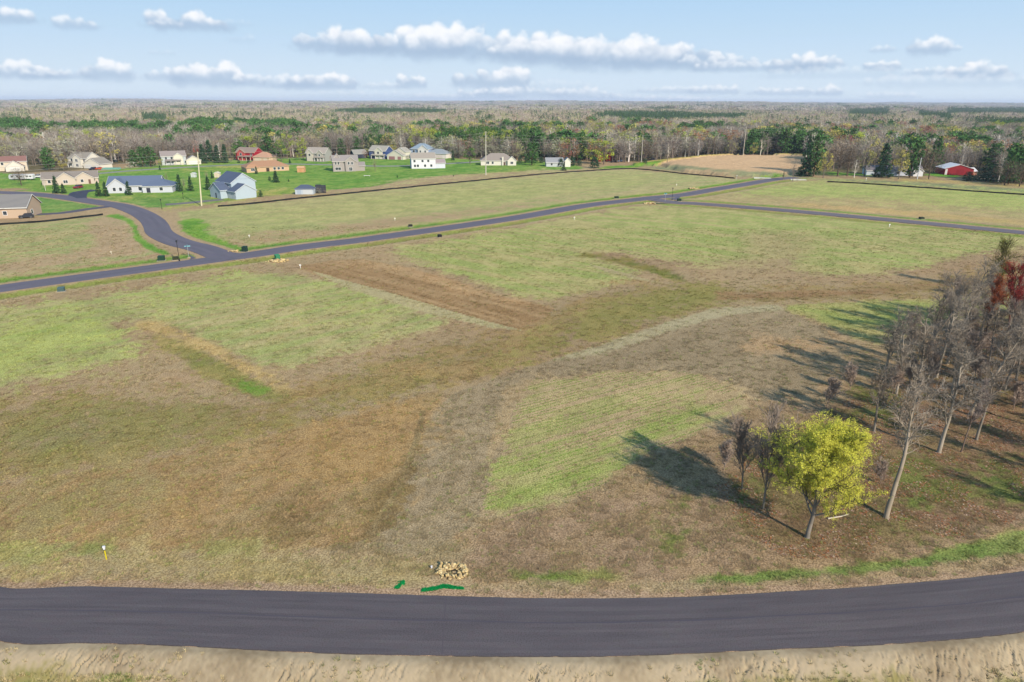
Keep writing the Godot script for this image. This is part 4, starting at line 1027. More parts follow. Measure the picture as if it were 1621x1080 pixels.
	for u in [-9.0, 4.0, 6.4, 8.8]: window(t, b, "f", u, 0.9, 1.4, 1.4)
	door(t, b, "f", 0, C(70, 56, 48), "door", 1.8)
	b = hip(t, -9.0, 0.6, 7.0, 3.0, 2.9, 1.6, s, C(184, 142, 110), C(210, 184, 156))
	window(t, b, "f", 0, 0.9, 2.0, 1.4)
	# grey houses
	t = house("two_storey_house", "grey two storey house with dark side wall in front of green pines", "house", -145.5, -491.6, -128.9, -487.1)
	b = gable(t, 0, -5.0, 15.0, 9.0, 5.6, 3.4, true, C(170, 170, 164), C(178, 168, 156), C(226, 222, 210))
	for u in [-4.5, 4.0]: window(t, b, "f", u, 0.9, 1.6, 1.4)
	porch(t, b, -0.5, 7.0, 1.6, 2.8, 4, C(178, 168, 156), white)
	b2 = gable(t, -4.0, -0.3, 4.6, 1.4, 5.6, 2.2, false, C(214, 206, 190), C(178, 168, 156), white)
	window(t, b2, "f", 0, 3.5, 1.5, 1.5)
	b2 = gable(t, 3.6, -0.3, 4.2, 1.4, 5.6, 2.0, false, C(190, 186, 172), C(178, 168, 156), white)
	window(t, b2, "f", 0, 3.5, 1.2, 1.4)
	t = house("two_storey_house", "taupe grey two storey house alone on the bright green lawn", "house", -107.2, -416.2, -92.0, -420.6)
	s = C(176, 168, 162)
	b = gable(t, 0, -4.6, 14.6, 9.2, 6.0, 3.0, true, s, C(162, 154, 150), C(220, 214, 206))
	for u in [-5.6, -4.0]: window(t, b, "f", u, 4.0, 0.9, 1.5)
	window(t, b, "f", -4.4, 0.9, 3.2, 1.5)
	b2 = gable(t, 2.8, 0.4, 6.0, 1.6, 6.0, 2.4, false, s, C(162, 154, 150), C(220, 214, 206))
	window(t, b2, "f", -1.0, 4.0, 1.0, 1.5); window(t, b2, "f", 1.0, 4.0, 1.0, 1.5); window(t, b2, "f", 0, 0.4, 1.8, 2.0)
	b2 = gable(t, 9.2, -5.0, 4.2, 8.0, 3.0, 1.9, true, s, C(162, 154, 150), C(220, 214, 206))
	b2 = gable(t, -4.6, -6.2, 5.4, 7.0, 6.4, 3.6, false, s, C(186, 164, 158), C(220, 214, 206))
	t = house("garage_building", "small navy outbuilding with grey roof left of the navy house", "garage", -116.0, -515.0, -107.0, -521.0, "outbuildings")
	b = gable(t, 0, -4.5, 10.0, 8.0, 3.2, 2.6, true, C(64, 74, 92), C(160, 156, 148), C(200, 200, 196))
	door(t, b, "f", -1, C(60, 66, 80), "garage_door", 4.0, 2.3)
	t = house("two_storey_house", "navy blue two storey house with white gables and brick red garage front", "house", -105.3, -515.9, -77.8, -505.7)
	var navy := C(64, 88, 138)
	rr = C(178, 172, 160)
	b = gable(t, -7.6, -5.6, 13.6, 10.5, 5.8, 3.2, true, navy, rr, white)
	window(t, b, "l", 0, 2.8, 1.4, 2.2); window(t, b, "f", 4.6, 0.9, 1.8, 1.5)
	b2 = gable(t, -6.2, 0.0, 6.0, 1.6, 5.7, 2.4, false, C(232, 226, 206), rr, white)
	window(t, b2, "f", 0, 3.6, 1.6, 1.6)
	porch(t, b, -4.4, 6.8, 2.0, 2.8, 4, rr, white)
	b = gable(t, 8.0, -4.0, 13.0, 11.0, 3.0, 3.6, false, C(232, 226, 206), rr, white)
	door(t, b, "f", -2.6, C(176, 130, 130), "garage_door", 4.8, 2.3); door(t, b, "f", 3.4, C(176, 130, 130), "garage_door", 2.7, 2.3)
	b2 = gable(t, 10.0, -6.4, 9.0, 8.0, 5.4, 2.8, false, C(232, 226, 206), rr, white)
	t = house("two_storey_house", "light blue hip roofed house with white garage wing just behind the pale blue house", "house", -79.0, -529.4, -48.0, -518.5)
	b = hip(t, -6.6, -6.0, 15.0, 11.0, 6.2, 3.8, C(158, 180, 214), C(150, 168, 182), white)
	window(t, b, "f", -4.6, 3.6, 1.6, 1.6); window(t, b, "f", -4.6, 0.9, 1.6, 1.5)
	b2 = gable(t, -3.2, -0.2, 8.0, 1.8, 6.1, 2.8, false, C(240, 234, 230), C(150, 168, 182), white)
	window(t, b2, "f", -2, 3.8); window(t, b2, "f", 2, 3.8)
	b = hip(t, 8.0, -4.0, 16.0, 11.0, 3.4, 3.0, C(238, 228, 220), C(160, 168, 172), white)
	door(t, b, "f", 2.0, C(232, 216, 210), "garage_door", 6.0, 2.3)
	t = house("two_storey_house", "pale blue two storey house with white sunny front at the edge of the green lawn", "house", -66.2, -437.0, -46.0, -441.6)
	b = gable(t, 0.4, -4.8, 15.0, 9.6, 6.2, 3.0, true, C(178, 198, 226), C(172, 162, 150), white)
	b2 = {"x": b.x, "z": b.z, "w": b.w, "d": b.d, "h": b.h}
	var fm := MB.new()
	face_box(b, "f", 0, 0.1, 15.0, 6.0, 0.004, 0.016, C(236, 236, 240), fm)  # front sheet whiter than the other walls, sunlight put into its colour
	put("sunlit_front", fm.mesh(mat("siding", 0.8, 0.3)), t)
	for u in [-5.6, -0.6, 3.0]: window(t, b, "f", u, 3.9, 1.3, 1.4)
	for u in [-5.4, -3.6, 0.9, 4.8]: window(t, b, "f", u, 1.0, 1.3, 1.5)
	b = gable(t, 10.8, -5.4, 6.6, 8.6, 3.2, 2.0, true, C(224, 228, 238), C(176, 160, 158), white)
	door(t, b, "r", 0, white, "garage_door", 4.8, 2.2)
	t = house("ranch_house", "white ranch house with broad grey brown hip roof right of the tall pole", "house", -20.2, -462.3, 2.3, -463.2)
	b = hip(t, -1.0, -7.0, 22.0, 13.0, 3.2, 4.2, C(232, 226, 214), C(164, 152, 142), white)
	window(t, b, "f", -6.5, 0.9, 2.0, 1.5); window(t, b, "f", -3.2, 0.9, 1.2, 1.5); door(t, b, "f", 4.6, C(110, 90, 80), "door", 1.4)
	b2 = gable(t, 8.4, -1.0, 5.6, 4.0, 3.2, 2.6, false, C(236, 230, 216), C(164, 152, 142), white)
	window(t, b2, "f", 0, 1.0, 1.8, 1.5)
	chimney(t, 2.4, -0.2, -0.3, 5.4, C(234, 228, 214))
	t = house("cottage", "small pale grey cottage with a dark cedar growing in front of its right end", "house", 21.0, -454.0, 37.5, -455.0)
	b = gable(t, -2.0, -4.0, 11.0, 7.5, 2.8, 2.6, true, C(204, 208, 210), C(164, 164, 166), white)
	window(t, b, "f", -2, 0.9); window(t, b, "f", 2.5, 0.9)
	b = gable(t, 6.4, -3.0, 3.6, 6.0, 3.8, 1.8, false, C(240, 236, 224), C(164, 164, 166), white)
	t = house("red_barn", "small bright red barn with lean-to beyond the round cedar", "barn", 59.5, -495.0, 72.5, -503.0, "red barns")
	b = gable(t, -3.4, -4.5, 7.0, 8.0, 2.8, 1.6, true, C(150, 60, 46), C(150, 78, 64), C(210, 90, 70))
	b = gable(t, 3.2, -4.0, 7.4, 9.0, 3.4, 2.4, false, C(196, 66, 54), C(178, 74, 62), C(226, 90, 70))
	door(t, b, "f", 0, C(184, 62, 52), "barn_door", 2.6, 2.4)
	t = house("two_storey_house", "small white farmhouse with blue grey roof among yellow green trees", "house", 84.9, -537.2, 93.6, -537.6)
	b = gable(t, 0, -4.0, 9.5, 8.0, 4.0, 3.0, true, C(226, 222, 214), C(148, 152, 162), white)
	window(t, b, "f", -2.4, 1.0, 1.4, 1.6); window(t, b, "f", 2.4, 1.0, 1.4, 1.6); door(t, b, "f", 0, C(90, 80, 80))
	chimney(t, 0, -4.0, 6.0, 8.2, C(96, 84, 80))
	t = house("shed", "tan shed beside a parked pickup truck in the trees", "shed", 104.5, -530.0, 111.0, -530.5, "outbuildings")
	b = gable(t, 0, -3, 6.0, 6.0, 3.0, 1.4, false, C(206, 180, 140), C(150, 140, 130), C(220, 200, 170))
	door(t, b, "f", 0, C(170, 146, 112), "barn_door", 2.4, 2.3)
	t = house("red_barn", "big dark red barn with white metal roof at the right edge of the woods", "barn", 254.0, -411.8, 269.0, -409.0, "red barns")
	b = gable(t, 0, -7.0, 15.4, 14.0, 3.6, 2.4, false, C(158, 40, 48), C(244, 244, 246), C(226, 214, 210))
	door(t, b, "f", 0.5, C(146, 36, 44), "barn_door", 4.0, 3.2)
	var wm := MB.new()
	face_box(b, "f", -6.9, 0.1, 1.2, 3.2, 0.004, 0.06, C(232, 226, 224), wm)
	put("white_door", wm.mesh(mat("siding", 0.8, 0.3)), t)
	b2 = gable(t, 8.8, -7.0, 2.8, 11.0, 2.2, 1.6, true, C(226, 160, 130), C(240, 238, 238), C(230, 210, 200))
	t = house("cottage", "low white house mostly hidden behind the dark spruce and budding trees", "house", 206.0, -408.0, 236.0, -402.0)
	b = gable(t, 0, -5, 30.0, 9.0, 2.8, 2.4, true, C(214, 222, 236), C(128, 122, 124), white)
	for u in [-10.0, -4.0, 2.0, 8.0]: window(t, b, "f", u, 0.9, 1.6, 1.4)
	b = gable(t, 12.0, -0.6, 5.0, 4.0, 3.2, 1.6, false, C(240, 242, 246), C(128, 122, 124), white)
	# sheds
	t = house("shed", "plain tan garden shed standing on the lawn right of the orange roof", "shed", -127.0, -411.7, -122.6, -411.7, "garden sheds")
	b = gable(t, 0, -2, 4.0, 3.6, 2.7, 0.7, true, C(222, 170, 124), C(226, 180, 136), C(230, 190, 150), 0.2)
	door(t, b, "f", 0, C(214, 160, 114), "door", 1.6, 2.0)
	t = house("shed", "pale blue shed with curved dark roof and stacked crates behind, beside the black fence", "shed", -98.0, -311.6, -89.6, -311.9, "garden sheds")
	b = hip(t, 0, -2.4, 8.0, 4.6, 2.6, 1.5, C(198, 210, 220), C(92, 100, 122), C(150, 160, 176), 0.3)
	door(t, b, "f", -2.2, C(178, 192, 208), "door", 1.8, 2.1); door(t, b, "f", 1.6, C(214, 220, 224), "garage_door", 4.2, 2.2)
	t = house("shed", "cream garden shed beside a young spruce on the far lawn", "shed", -163.4, -382.0, -160.4, -382.0, "garden sheds")
	b = gable(t, 0, -1.2, 2.6, 2.4, 2.3, 0.6, false, C(236, 220, 190), C(220, 210, 190), white, 0.2)
	door(t, b, "f", 0, C(226, 210, 184), "door", 1.2, 1.9)
	t = house("shed", "small white garden shed on the far lawn left of the tall leaning pole", "shed", -176.2, -381.6, -173.4, -381.6, "garden sheds")
	b = gable(t, 0, -1.2, 2.2, 2.2, 1.9, 0.5, false, C(220, 226, 222), C(200, 206, 204), white, 0.2)
	door(t, b, "f", 0, C(206, 212, 210), "door", 1.0, 1.7)
	# two farm buildings far off at the right
	t = house("farmhouse", "tiny far farmhouse beside the brown field at the right edge", "house", 1345.0, -1985.0, 1375.0, -1985.0)
	b = gable(t, 0, -6, 26.0, 11.0, 5.0, 4.0, true, C(214, 204, 190), C(150, 146, 150), white)
	window(t, b, "f", -5, 2); window(t, b, "f", 5, 2)
	# crates stacked behind the shed
	t = thing("crate_stack", "dark stacked crates behind the pale blue shed", "crates", on(-89.0, -318.0), 8)
	for q in [[0.0, 0.0, 2.4, 3.6], [2.3, 0.3, 2.0, 3.4]]:
		var m := MB.new()
		m.box(Vector3(q[0] - q[2] / 2, -0.2, -1.0), Vector3(q[0] + q[2] / 2, q[3], 1.0), C(66, 70, 76))
		for i in 4:
			m.box(Vector3(q[0] - q[2] / 2 - 0.04, 0.3 + i * 0.8, -1.04), Vector3(q[0] + q[2] / 2 + 0.04, 0.5 + i * 0.8, 1.04), C(84, 86, 90))
		put("crate", m.mesh(mat("siding", 0.8, 0.3)), t)

# ---------------------------------------------------------------- vehicles
func car(called: String, label: String, category: String, x: float, z: float, turn: float, k: Color, kind: String) -> void:
	var t := thing(called, label, category, on(x, z, 0.05), turn, "parked vehicles")
	var b := MB.new()
	var g := MB.new()
	var len2 := 2.3
	match kind:
		"suv", "sedan":
			var top := 1.7 if kind == "suv" else 1.42
			b.prism([Vector2(-2.3, 0.35), Vector2(-2.32, 0.8), Vector2(-2.2, 1.0), Vector2(-1.0, 1.05), Vector2(1.75, 1.05), Vector2(2.25, 0.92), Vector2(2.32, 0.4)], -0.9, 0.9, k)
			var back := 2.0 if kind == "suv" else 1.4
			b.prism([Vector2(-0.5, top - 0.05), Vector2(-0.4, top), Vector2(back - 0.4, top), Vector2(back - 0.25, top - 0.06)], -0.72, 0.72, k)
			g.prism([Vector2(-1.15, 1.04), Vector2(-0.5, top - 0.04), Vector2(back - 0.26, top - 0.05), Vector2(back, 1.04)], -0.76, 0.76, Color(0.03, 0.035, 0.045))
		"pickup":
			len2 = 2.8
			b.prism([Vector2(-2.8, 0.5), Vector2(-2.8, 1.1), Vector2(-1.5, 1.2), Vector2(0.7, 1.2), Vector2(0.72, 0.9), Vector2(2.65, 0.9), Vector2(2.7, 1.2), Vector2(2.8, 1.2), Vector2(2.8, 0.5)], -0.98, 0.98, k)
			b.prism([Vector2(-0.75, 1.84), Vector2(-0.6, 1.9), Vector2(0.5, 1.9), Vector2(0.6, 1.84)], -0.8, 0.8, k)
			g.prism([Vector2(-1.4, 1.19), Vector2(-0.75, 1.85), Vector2(0.6, 1.85), Vector2(0.68, 1.19)], -0.84, 0.84, Color(0.03, 0.035, 0.045))
		"camper":
			len2 = 3.6
			b.prism([Vector2(-3.4, 0.6), Vector2(-3.6, 1.4), Vector2(-3.3, 2.7), Vector2(-3.0, 2.9), Vector2(3.3, 2.9), Vector2(3.6, 2.6), Vector2(3.5, 0.6)], -1.2, 1.2, k)
			for x0 in [-2.4, 0.2, 1.9]:
				g.box(Vector3(x0, 1.5, -1.23), Vector3(x0 + 1.0, 2.2, 1.23), Color(0.05, 0.055, 0.06))
	put("body", b.mesh(mat("car paint", 0.3, 0.5)), t)
	put("cabin_glass", g.mesh(mat("pane", 0.15, 0.5)), t)
	for sx in [-0.62, 0.62]:
		for sz in [-0.86, 0.86]:
			var w := MB.new()
			w.tube(Vector3(sx * len2, 0.35, sz - 0.12), Vector3(sx * len2, 0.35, sz + 0.12), 0.36, 0.36, 10, Color(0.02, 0.02, 0.02))
			for e in [sz - 0.12, sz + 0.12]:
				for i in 10:
					var a := TAU * i / 10
					var a2 := TAU * (i + 1) / 10
					w.tri(Vector3(sx * len2, 0.35, e), Vector3(sx * len2 + cos(a) * 0.36, 0.35 + sin(a) * 0.36, e), Vector3(sx * len2 + cos(a2) * 0.36, 0.35 + sin(a2) * 0.36, e), Color(0.03, 0.03, 0.03) if i % 2 else Color(0.12, 0.12, 0.12))
			put("wheel", w.mesh(mat("rubber", 0.7, 0.3)), t)

func build_vehicles() -> void:
	car("parked_car", "dark blue car outside the white garage doors", "car", -253, -422.2, 70, C(40, 44, 66), "suv")
	car("parked_car", "orange red car beside the dark blue car at the white house", "car", -250.4, -424.3, 60, C(214, 84, 44), "sedan")
	car("parked_car", "maroon and white car at the end of the wide dark driveway", "car", -206.8, -330.6, 80, C(150, 40, 60), "suv")
	car("camper_trailer", "white camper trailer parked under the bare street tree at left", "trailer", -256, -367.7, 6, C(240, 240, 242), "camper")
	car("camper_trailer", "grey white camper trailer left of the other white one", "trailer", -259.9, -366, 8, C(206, 208, 214), "camper")
	car("pickup_truck", "white pickup truck right of the campers at the far left street", "truck", -256.2, -377.1, 5, C(240, 240, 240), "pickup")
	car("parked_car", "dark car with a blue windscreen against the beige house wall", "car", -173.2, -244, 30, C(50, 56, 64), "suv")
	car("parked_car", "dark green car alone in the clearing before the woods", "car", -269.5, -475.5, 10, C(46, 66, 60), "sedan")
	car("parked_car", "black car on the drive beside the small red barn", "car", 70.3, -488.4, 20, C(34, 36, 44), "sedan")
	car("parked_car", "blue grey car right of the black car near the red barn", "car", 75.1, -493.8, 30, C(120, 140, 166), "sedan")
	car("pickup_truck", "dark pickup truck under trees left of the brown field", "truck", 100.9, -505.8, 15, C(60, 62, 74), "pickup")
	var t := thing("pool_cover", "flat turquoise pool cover on the grass right of the white house", "pool cover", on(-244.4, -426.6), 5)
	var m := MB.new()
	m.prism([Vector2(-5, 0), Vector2(-4.6, 0.9), Vector2(4.6, 0.9), Vector2(5, 0)], -2.0, 2.0, C(120, 176, 160))
	put("cover", m.mesh(mat("siding", 0.8, 0.3)), t)
	t = thing("garden_bench", "low white bench on the lawn in front of the taupe grey house", "bench", on(-81.7, -391.8), 10)
	m = MB.new()
	m.box(Vector3(-1.8, 0.35, -0.5), Vector3(1.8, 0.5, 0.5), C(235, 232, 225))
	put("seat", m.mesh(mat("siding", 0.8, 0.3)), t)
	for sx in [-1.5, 1.5]:
		m = MB.new()
		m.box(Vector3(sx - 0.1, -0.1, -0.45), Vector3(sx + 0.1, 0.347, 0.45), C(210, 206, 200))
		put("leg", m.mesh(mat("siding", 0.8, 0.3)), t)

# ---------------------------------------------------------------- street furniture, fences, poles
func silt_fence(line: PackedVector2Array, label: String) -> void:
	var s := smooth_line(line, 2.6)
	var m := s[s.size() >> 1]
	var at := on(m.x, m.y)
	var t := thing("silt_fence", label, "fence", at, 0, "black silt fences")
	var f := MB.new()
	var st := MB.new()
	for i in s.size() - 1:
		var p := on(s[i].x, s[i].y) - at
		var q := on(s[i + 1].x, s[i + 1].y) - at
		var h0 := 0.64 + 0.06 * sin(i * 2.3)
		var h1 := 0.64 + 0.06 * sin((i + 1) * 2.3)
		var o := Vector3(side_of(s, i).x, 0, side_of(s, i).y) * 0.03
		var k := C(30, 34, 34).lerp(C(44, 48, 46), 0.5 + 0.5 * sin(i * 1.7))
		f.hexa([p - o - Vector3(0, .3, 0), q - o - Vector3(0, .3, 0), q + o - Vector3(0, .3, 0), p + o - Vector3(0, .3, 0), p - o + Vector3(0, h0, 0), q - o + Vector3(0, h1, 0), q + o + Vector3(0, h1, 0), p + o + Vector3(0, h0, 0)], k)
		var c := p + o * 2.2
		st.box(c + Vector3(-0.025, -0.3, -0.025), c + Vector3(0.025, 0.8, 0.025), C(120, 100, 74))
	put("fabric", f.mesh(mat("siding", 0.8, 0.3)), t)
	tag(put("stakes", st.mesh(mat("siding", 0.8, 0.3)), t), "", "", "", "stuff")

func pole(x: float, z: float, h: float, lean: Vector3, label: String, arm: bool, k: Color) -> Vector3:
	var t := thing("utility_pole", label, "utility pole", on(x, z), 0, "poles of the power line")
	var m := MB.new()
	m.tube(Vector3(0, -0.5, 0), Vector3(0, h, 0) + lean, 0.30, 0.2, 8, k)
	put("shaft", m.mesh(mat("siding", 0.8, 0.3)), t)
	for i in 3:
		var y := h - 0.4 - i * 1.7
		var ins := MB.new()
		var side := Vector3(0.7, 0, 0.6) * (1.0 if i % 2 == 0 else -1.0)
		var at := Vector3(0, y, 0) + lean * (y / h)
		ins.tube(at, at + side * 0.9, 0.05, 0.05, 5, C(120, 118, 112))
		ins.tube(at + side * 0.9 - Vector3(0, 0.25, 0), at + side * 0.9 + Vector3(0, 0.25, 0), 0.1, 0.07, 6, C(170, 168, 164))
		put("insulator", ins.mesh(mat("siding", 0.8, 0.3)), t)
	if arm:
		var tr := MB.new()
		var at := Vector3(0, h * 0.78, 0) + lean * 0.78
		tr.tube(at + Vector3(0.45, -0.5, 0.1), at + Vector3(0.45, 0.5, 0.1), 0.28, 0.28, 9, C(90, 92, 94))
		put("transformer", tr.mesh(mat("siding", 0.8, 0.3)), t)
	return t.position

func wire(called: String, label: String, pts: Array, sag: float) -> void:
	var t := thing(called, label, "wire", pts[0], 0, "wires of the power line")
	for i in pts.size() - 1:
		var m := MB.new()
		var a: Vector3 = pts[i] - pts[0]
		var b: Vector3 = pts[i + 1] - pts[0]
		for j in 14:
			var u := j / 14.0
			var w := (j + 1) / 14.0
			m.tube(a.lerp(b, u) - Vector3(0, sag * 4 * u * (1 - u), 0), a.lerp(b, w) - Vector3(0, sag * 4 * w * (1 - w), 0), 0.035, 0.035, 3, C(190, 190, 188))
		put("span", m.mesh(mat("siding", 0.8, 0.3)), t)

func lamp(x: float, z: float, h: float, label: String) -> void:
	var t := thing("lamp_post", label, "street lamp", on(x, z), 0, "black lamp posts")
	var m := MB.new()
	m.tube(Vector3(0, -0.2, 0), Vector3(0, 0.5, 0), 0.16, 0.12, 8, C(40, 40, 44))
	put("base", m.mesh(mat("siding", 0.8, 0.3)), t)
	m = MB.new()
	m.tube(Vector3(0, 0.5, 0), Vector3(0, h - 0.6, 0), 0.075, 0.06, 8, C(40, 40, 44))
	put("post", m.mesh(mat("siding", 0.8, 0.3)), t)
	m = MB.new()
	m.tube(Vector3(0, h - 0.6, 0), Vector3(0, h - 0.15, 0), 0.12, 0.24, 6, C(70, 72, 76))
	m.tube(Vector3(0, h - 0.15, 0), Vector3(0, h + 0.1, 0), 0.3, 0.0, 6, C(34, 34, 38))
	put("lantern", m.mesh(mat("siding", 0.8, 0.3)), t)

func cabinet(x: float, z: float, turn: float, label: String, w := 1.3, h := 1.1, k := Color(0, 0, 0), called := "utility_cabinet") -> void:
	var t := thing(called, label, "utility box", on(x, z), turn, "green utility boxes along the roads")
	if k.r == 0: k = C(44, 74, 58)
	var m := MB.new()
	m.box(Vector3(-w * 0.65, -0.3, -w * 0.6), Vector3(w * 0.65, 0.12, w * 0.6), C(176, 166, 150))
	put("pad", m.mesh(mat("siding", 0.8, 0.3)), t)
	m = MB.new()
	m.prism([Vector2(-w / 2, 0.1), Vector2(-w / 2 + 0.03, h - 0.12), Vector2(w / 2 - 0.03, h - 0.12), Vector2(w / 2, 0.1)], -w * 0.42, w * 0.42, k)
	put("body", m.mesh(mat("siding", 0.8, 0.3)), t)
	m = MB.new()
	m.hexa([Vector3(-w / 2, h - 0.117, -w * .45), Vector3(w / 2, h - 0.117, -w * .45), Vector3(w / 2, h - 0.117, w * .47), Vector3(-w / 2, h - 0.117, w * .47), Vector3(-w / 2, h + 0.08, -w * .45), Vector3(w / 2, h + 0.08, -w * .45), Vector3(w / 2, h - 0.05, w * .47), Vector3(-w / 2, h - 0.05, w * .47)], k * 1.25)
	put("lid", m.mesh(mat("siding", 0.8, 0.3)), t)

func rock_mesh(rng: RandomNumberGenerator, k: Color) -> ArrayMesh:
	var b := MB.new()
	var pts := []
	var rings := [[-0.42, 0.5], [0.0, 0.62], [0.4, 0.42]]
	for r in rings:
		for i in 6:
			var a := TAU * (i + rng.randf() * 0.5) / 6
			var q: float = r[1] * rng.randf_range(0.78, 1.15)
			pts.append(Vector3(cos(a) * q, r[0] + rng.randf_range(-0.1, 0.1), sin(a) * q))
	var top := Vector3(rng.randf_range(-.15, .15), 0.56, rng.randf_range(-.15, .15))
	for j in 2:
		for i in 6:
			var i2 := (i + 1) % 6
			b.quad(pts[j * 6 + i2], pts[j * 6 + i], pts[(j + 1) * 6 + i], pts[(j + 1) * 6 + i2], k * rng.randf_range(0.88, 1.08))
	for i in 6:
		b.tri(pts[12 + i], top, pts[12 + (i + 1) % 6], k * rng.randf_range(0.95, 1.1))
		b.tri(pts[i], pts[(i + 1) % 6], Vector3(0, -0.5, 0), k * 0.8)
	return b.mesh(mat("stone", 0.9, 0.25))

func rock_heap(called: String, label: String, x: float, z: float, rx: float, rz: float, count: int, size: float, hollow: bool, s: int) -> void:
	var t := thing(called, label, "rocks", on(x, z), 0, "rock heaps by the roads")
	var rng := RandomNumberGenerator.new()
	rng.seed = s
	var kinds := []
	for k in [C(222, 196, 140), C(204, 176, 124), C(232, 210, 160), C(190, 164, 122), C(212, 186, 136)]:
		kinds.append(rock_mesh(rng, k))
	for i in count:
		var a := rng.randf() * TAU
		var q := sqrt(rng.randf())
		if hollow: q = sqrt(rng.randf_range(0.16, 1.0))
		var p := Vector3(cos(a) * q * rx, 0, sin(a) * q * rz)
		if hollow and i % 4 == 0:
			p.z = -rz * rng.randf_range(0.6, 1.0); p.x = rng.randf_range(-rx, rx) * 0.8
		var sz := size * rng.randf_range(0.6, 1.35)
		p.y = sz * 0.3 + maxf(0.0, 1.0 - absf(q - 0.8) * 4.0 if hollow else 1.0 - q) * rng.randf_range(0.0, 0.32)
		var o := put("rock", kinds[i % 5], t)
		o.position = p
		o.rotation = Vector3(rng.randf_range(-.5, .5), rng.randf() * TAU, rng.randf_range(-.5, .5))
		o.scale = Vector3(sz * rng.randf_range(0.9, 1.4), sz * rng.randf_range(0.6, 0.9), sz)

func stake(x: float, z: float, h: float, k: Color, label: String) -> void:
	var wide := minf(0.22, h * 0.25)
	var t := thing("survey_stake", label, "stake", on(x, z), 0, "white survey stakes")
	var m := MB.new()
	m.box(Vector3(-0.06, -0.2, -0.04), Vector3(0.06, h, 0.04), k)
	put("lath", m.mesh(mat("siding", 0.8, 0.3)), t)
	m = MB.new()
	m.box(Vector3(-wide, h - wide * 1.4, 0.043), Vector3(wide, h + 0.05, 0.1), k * 1.1)
	put("card", m.mesh(mat("siding", 0.8, 0.3)), t)

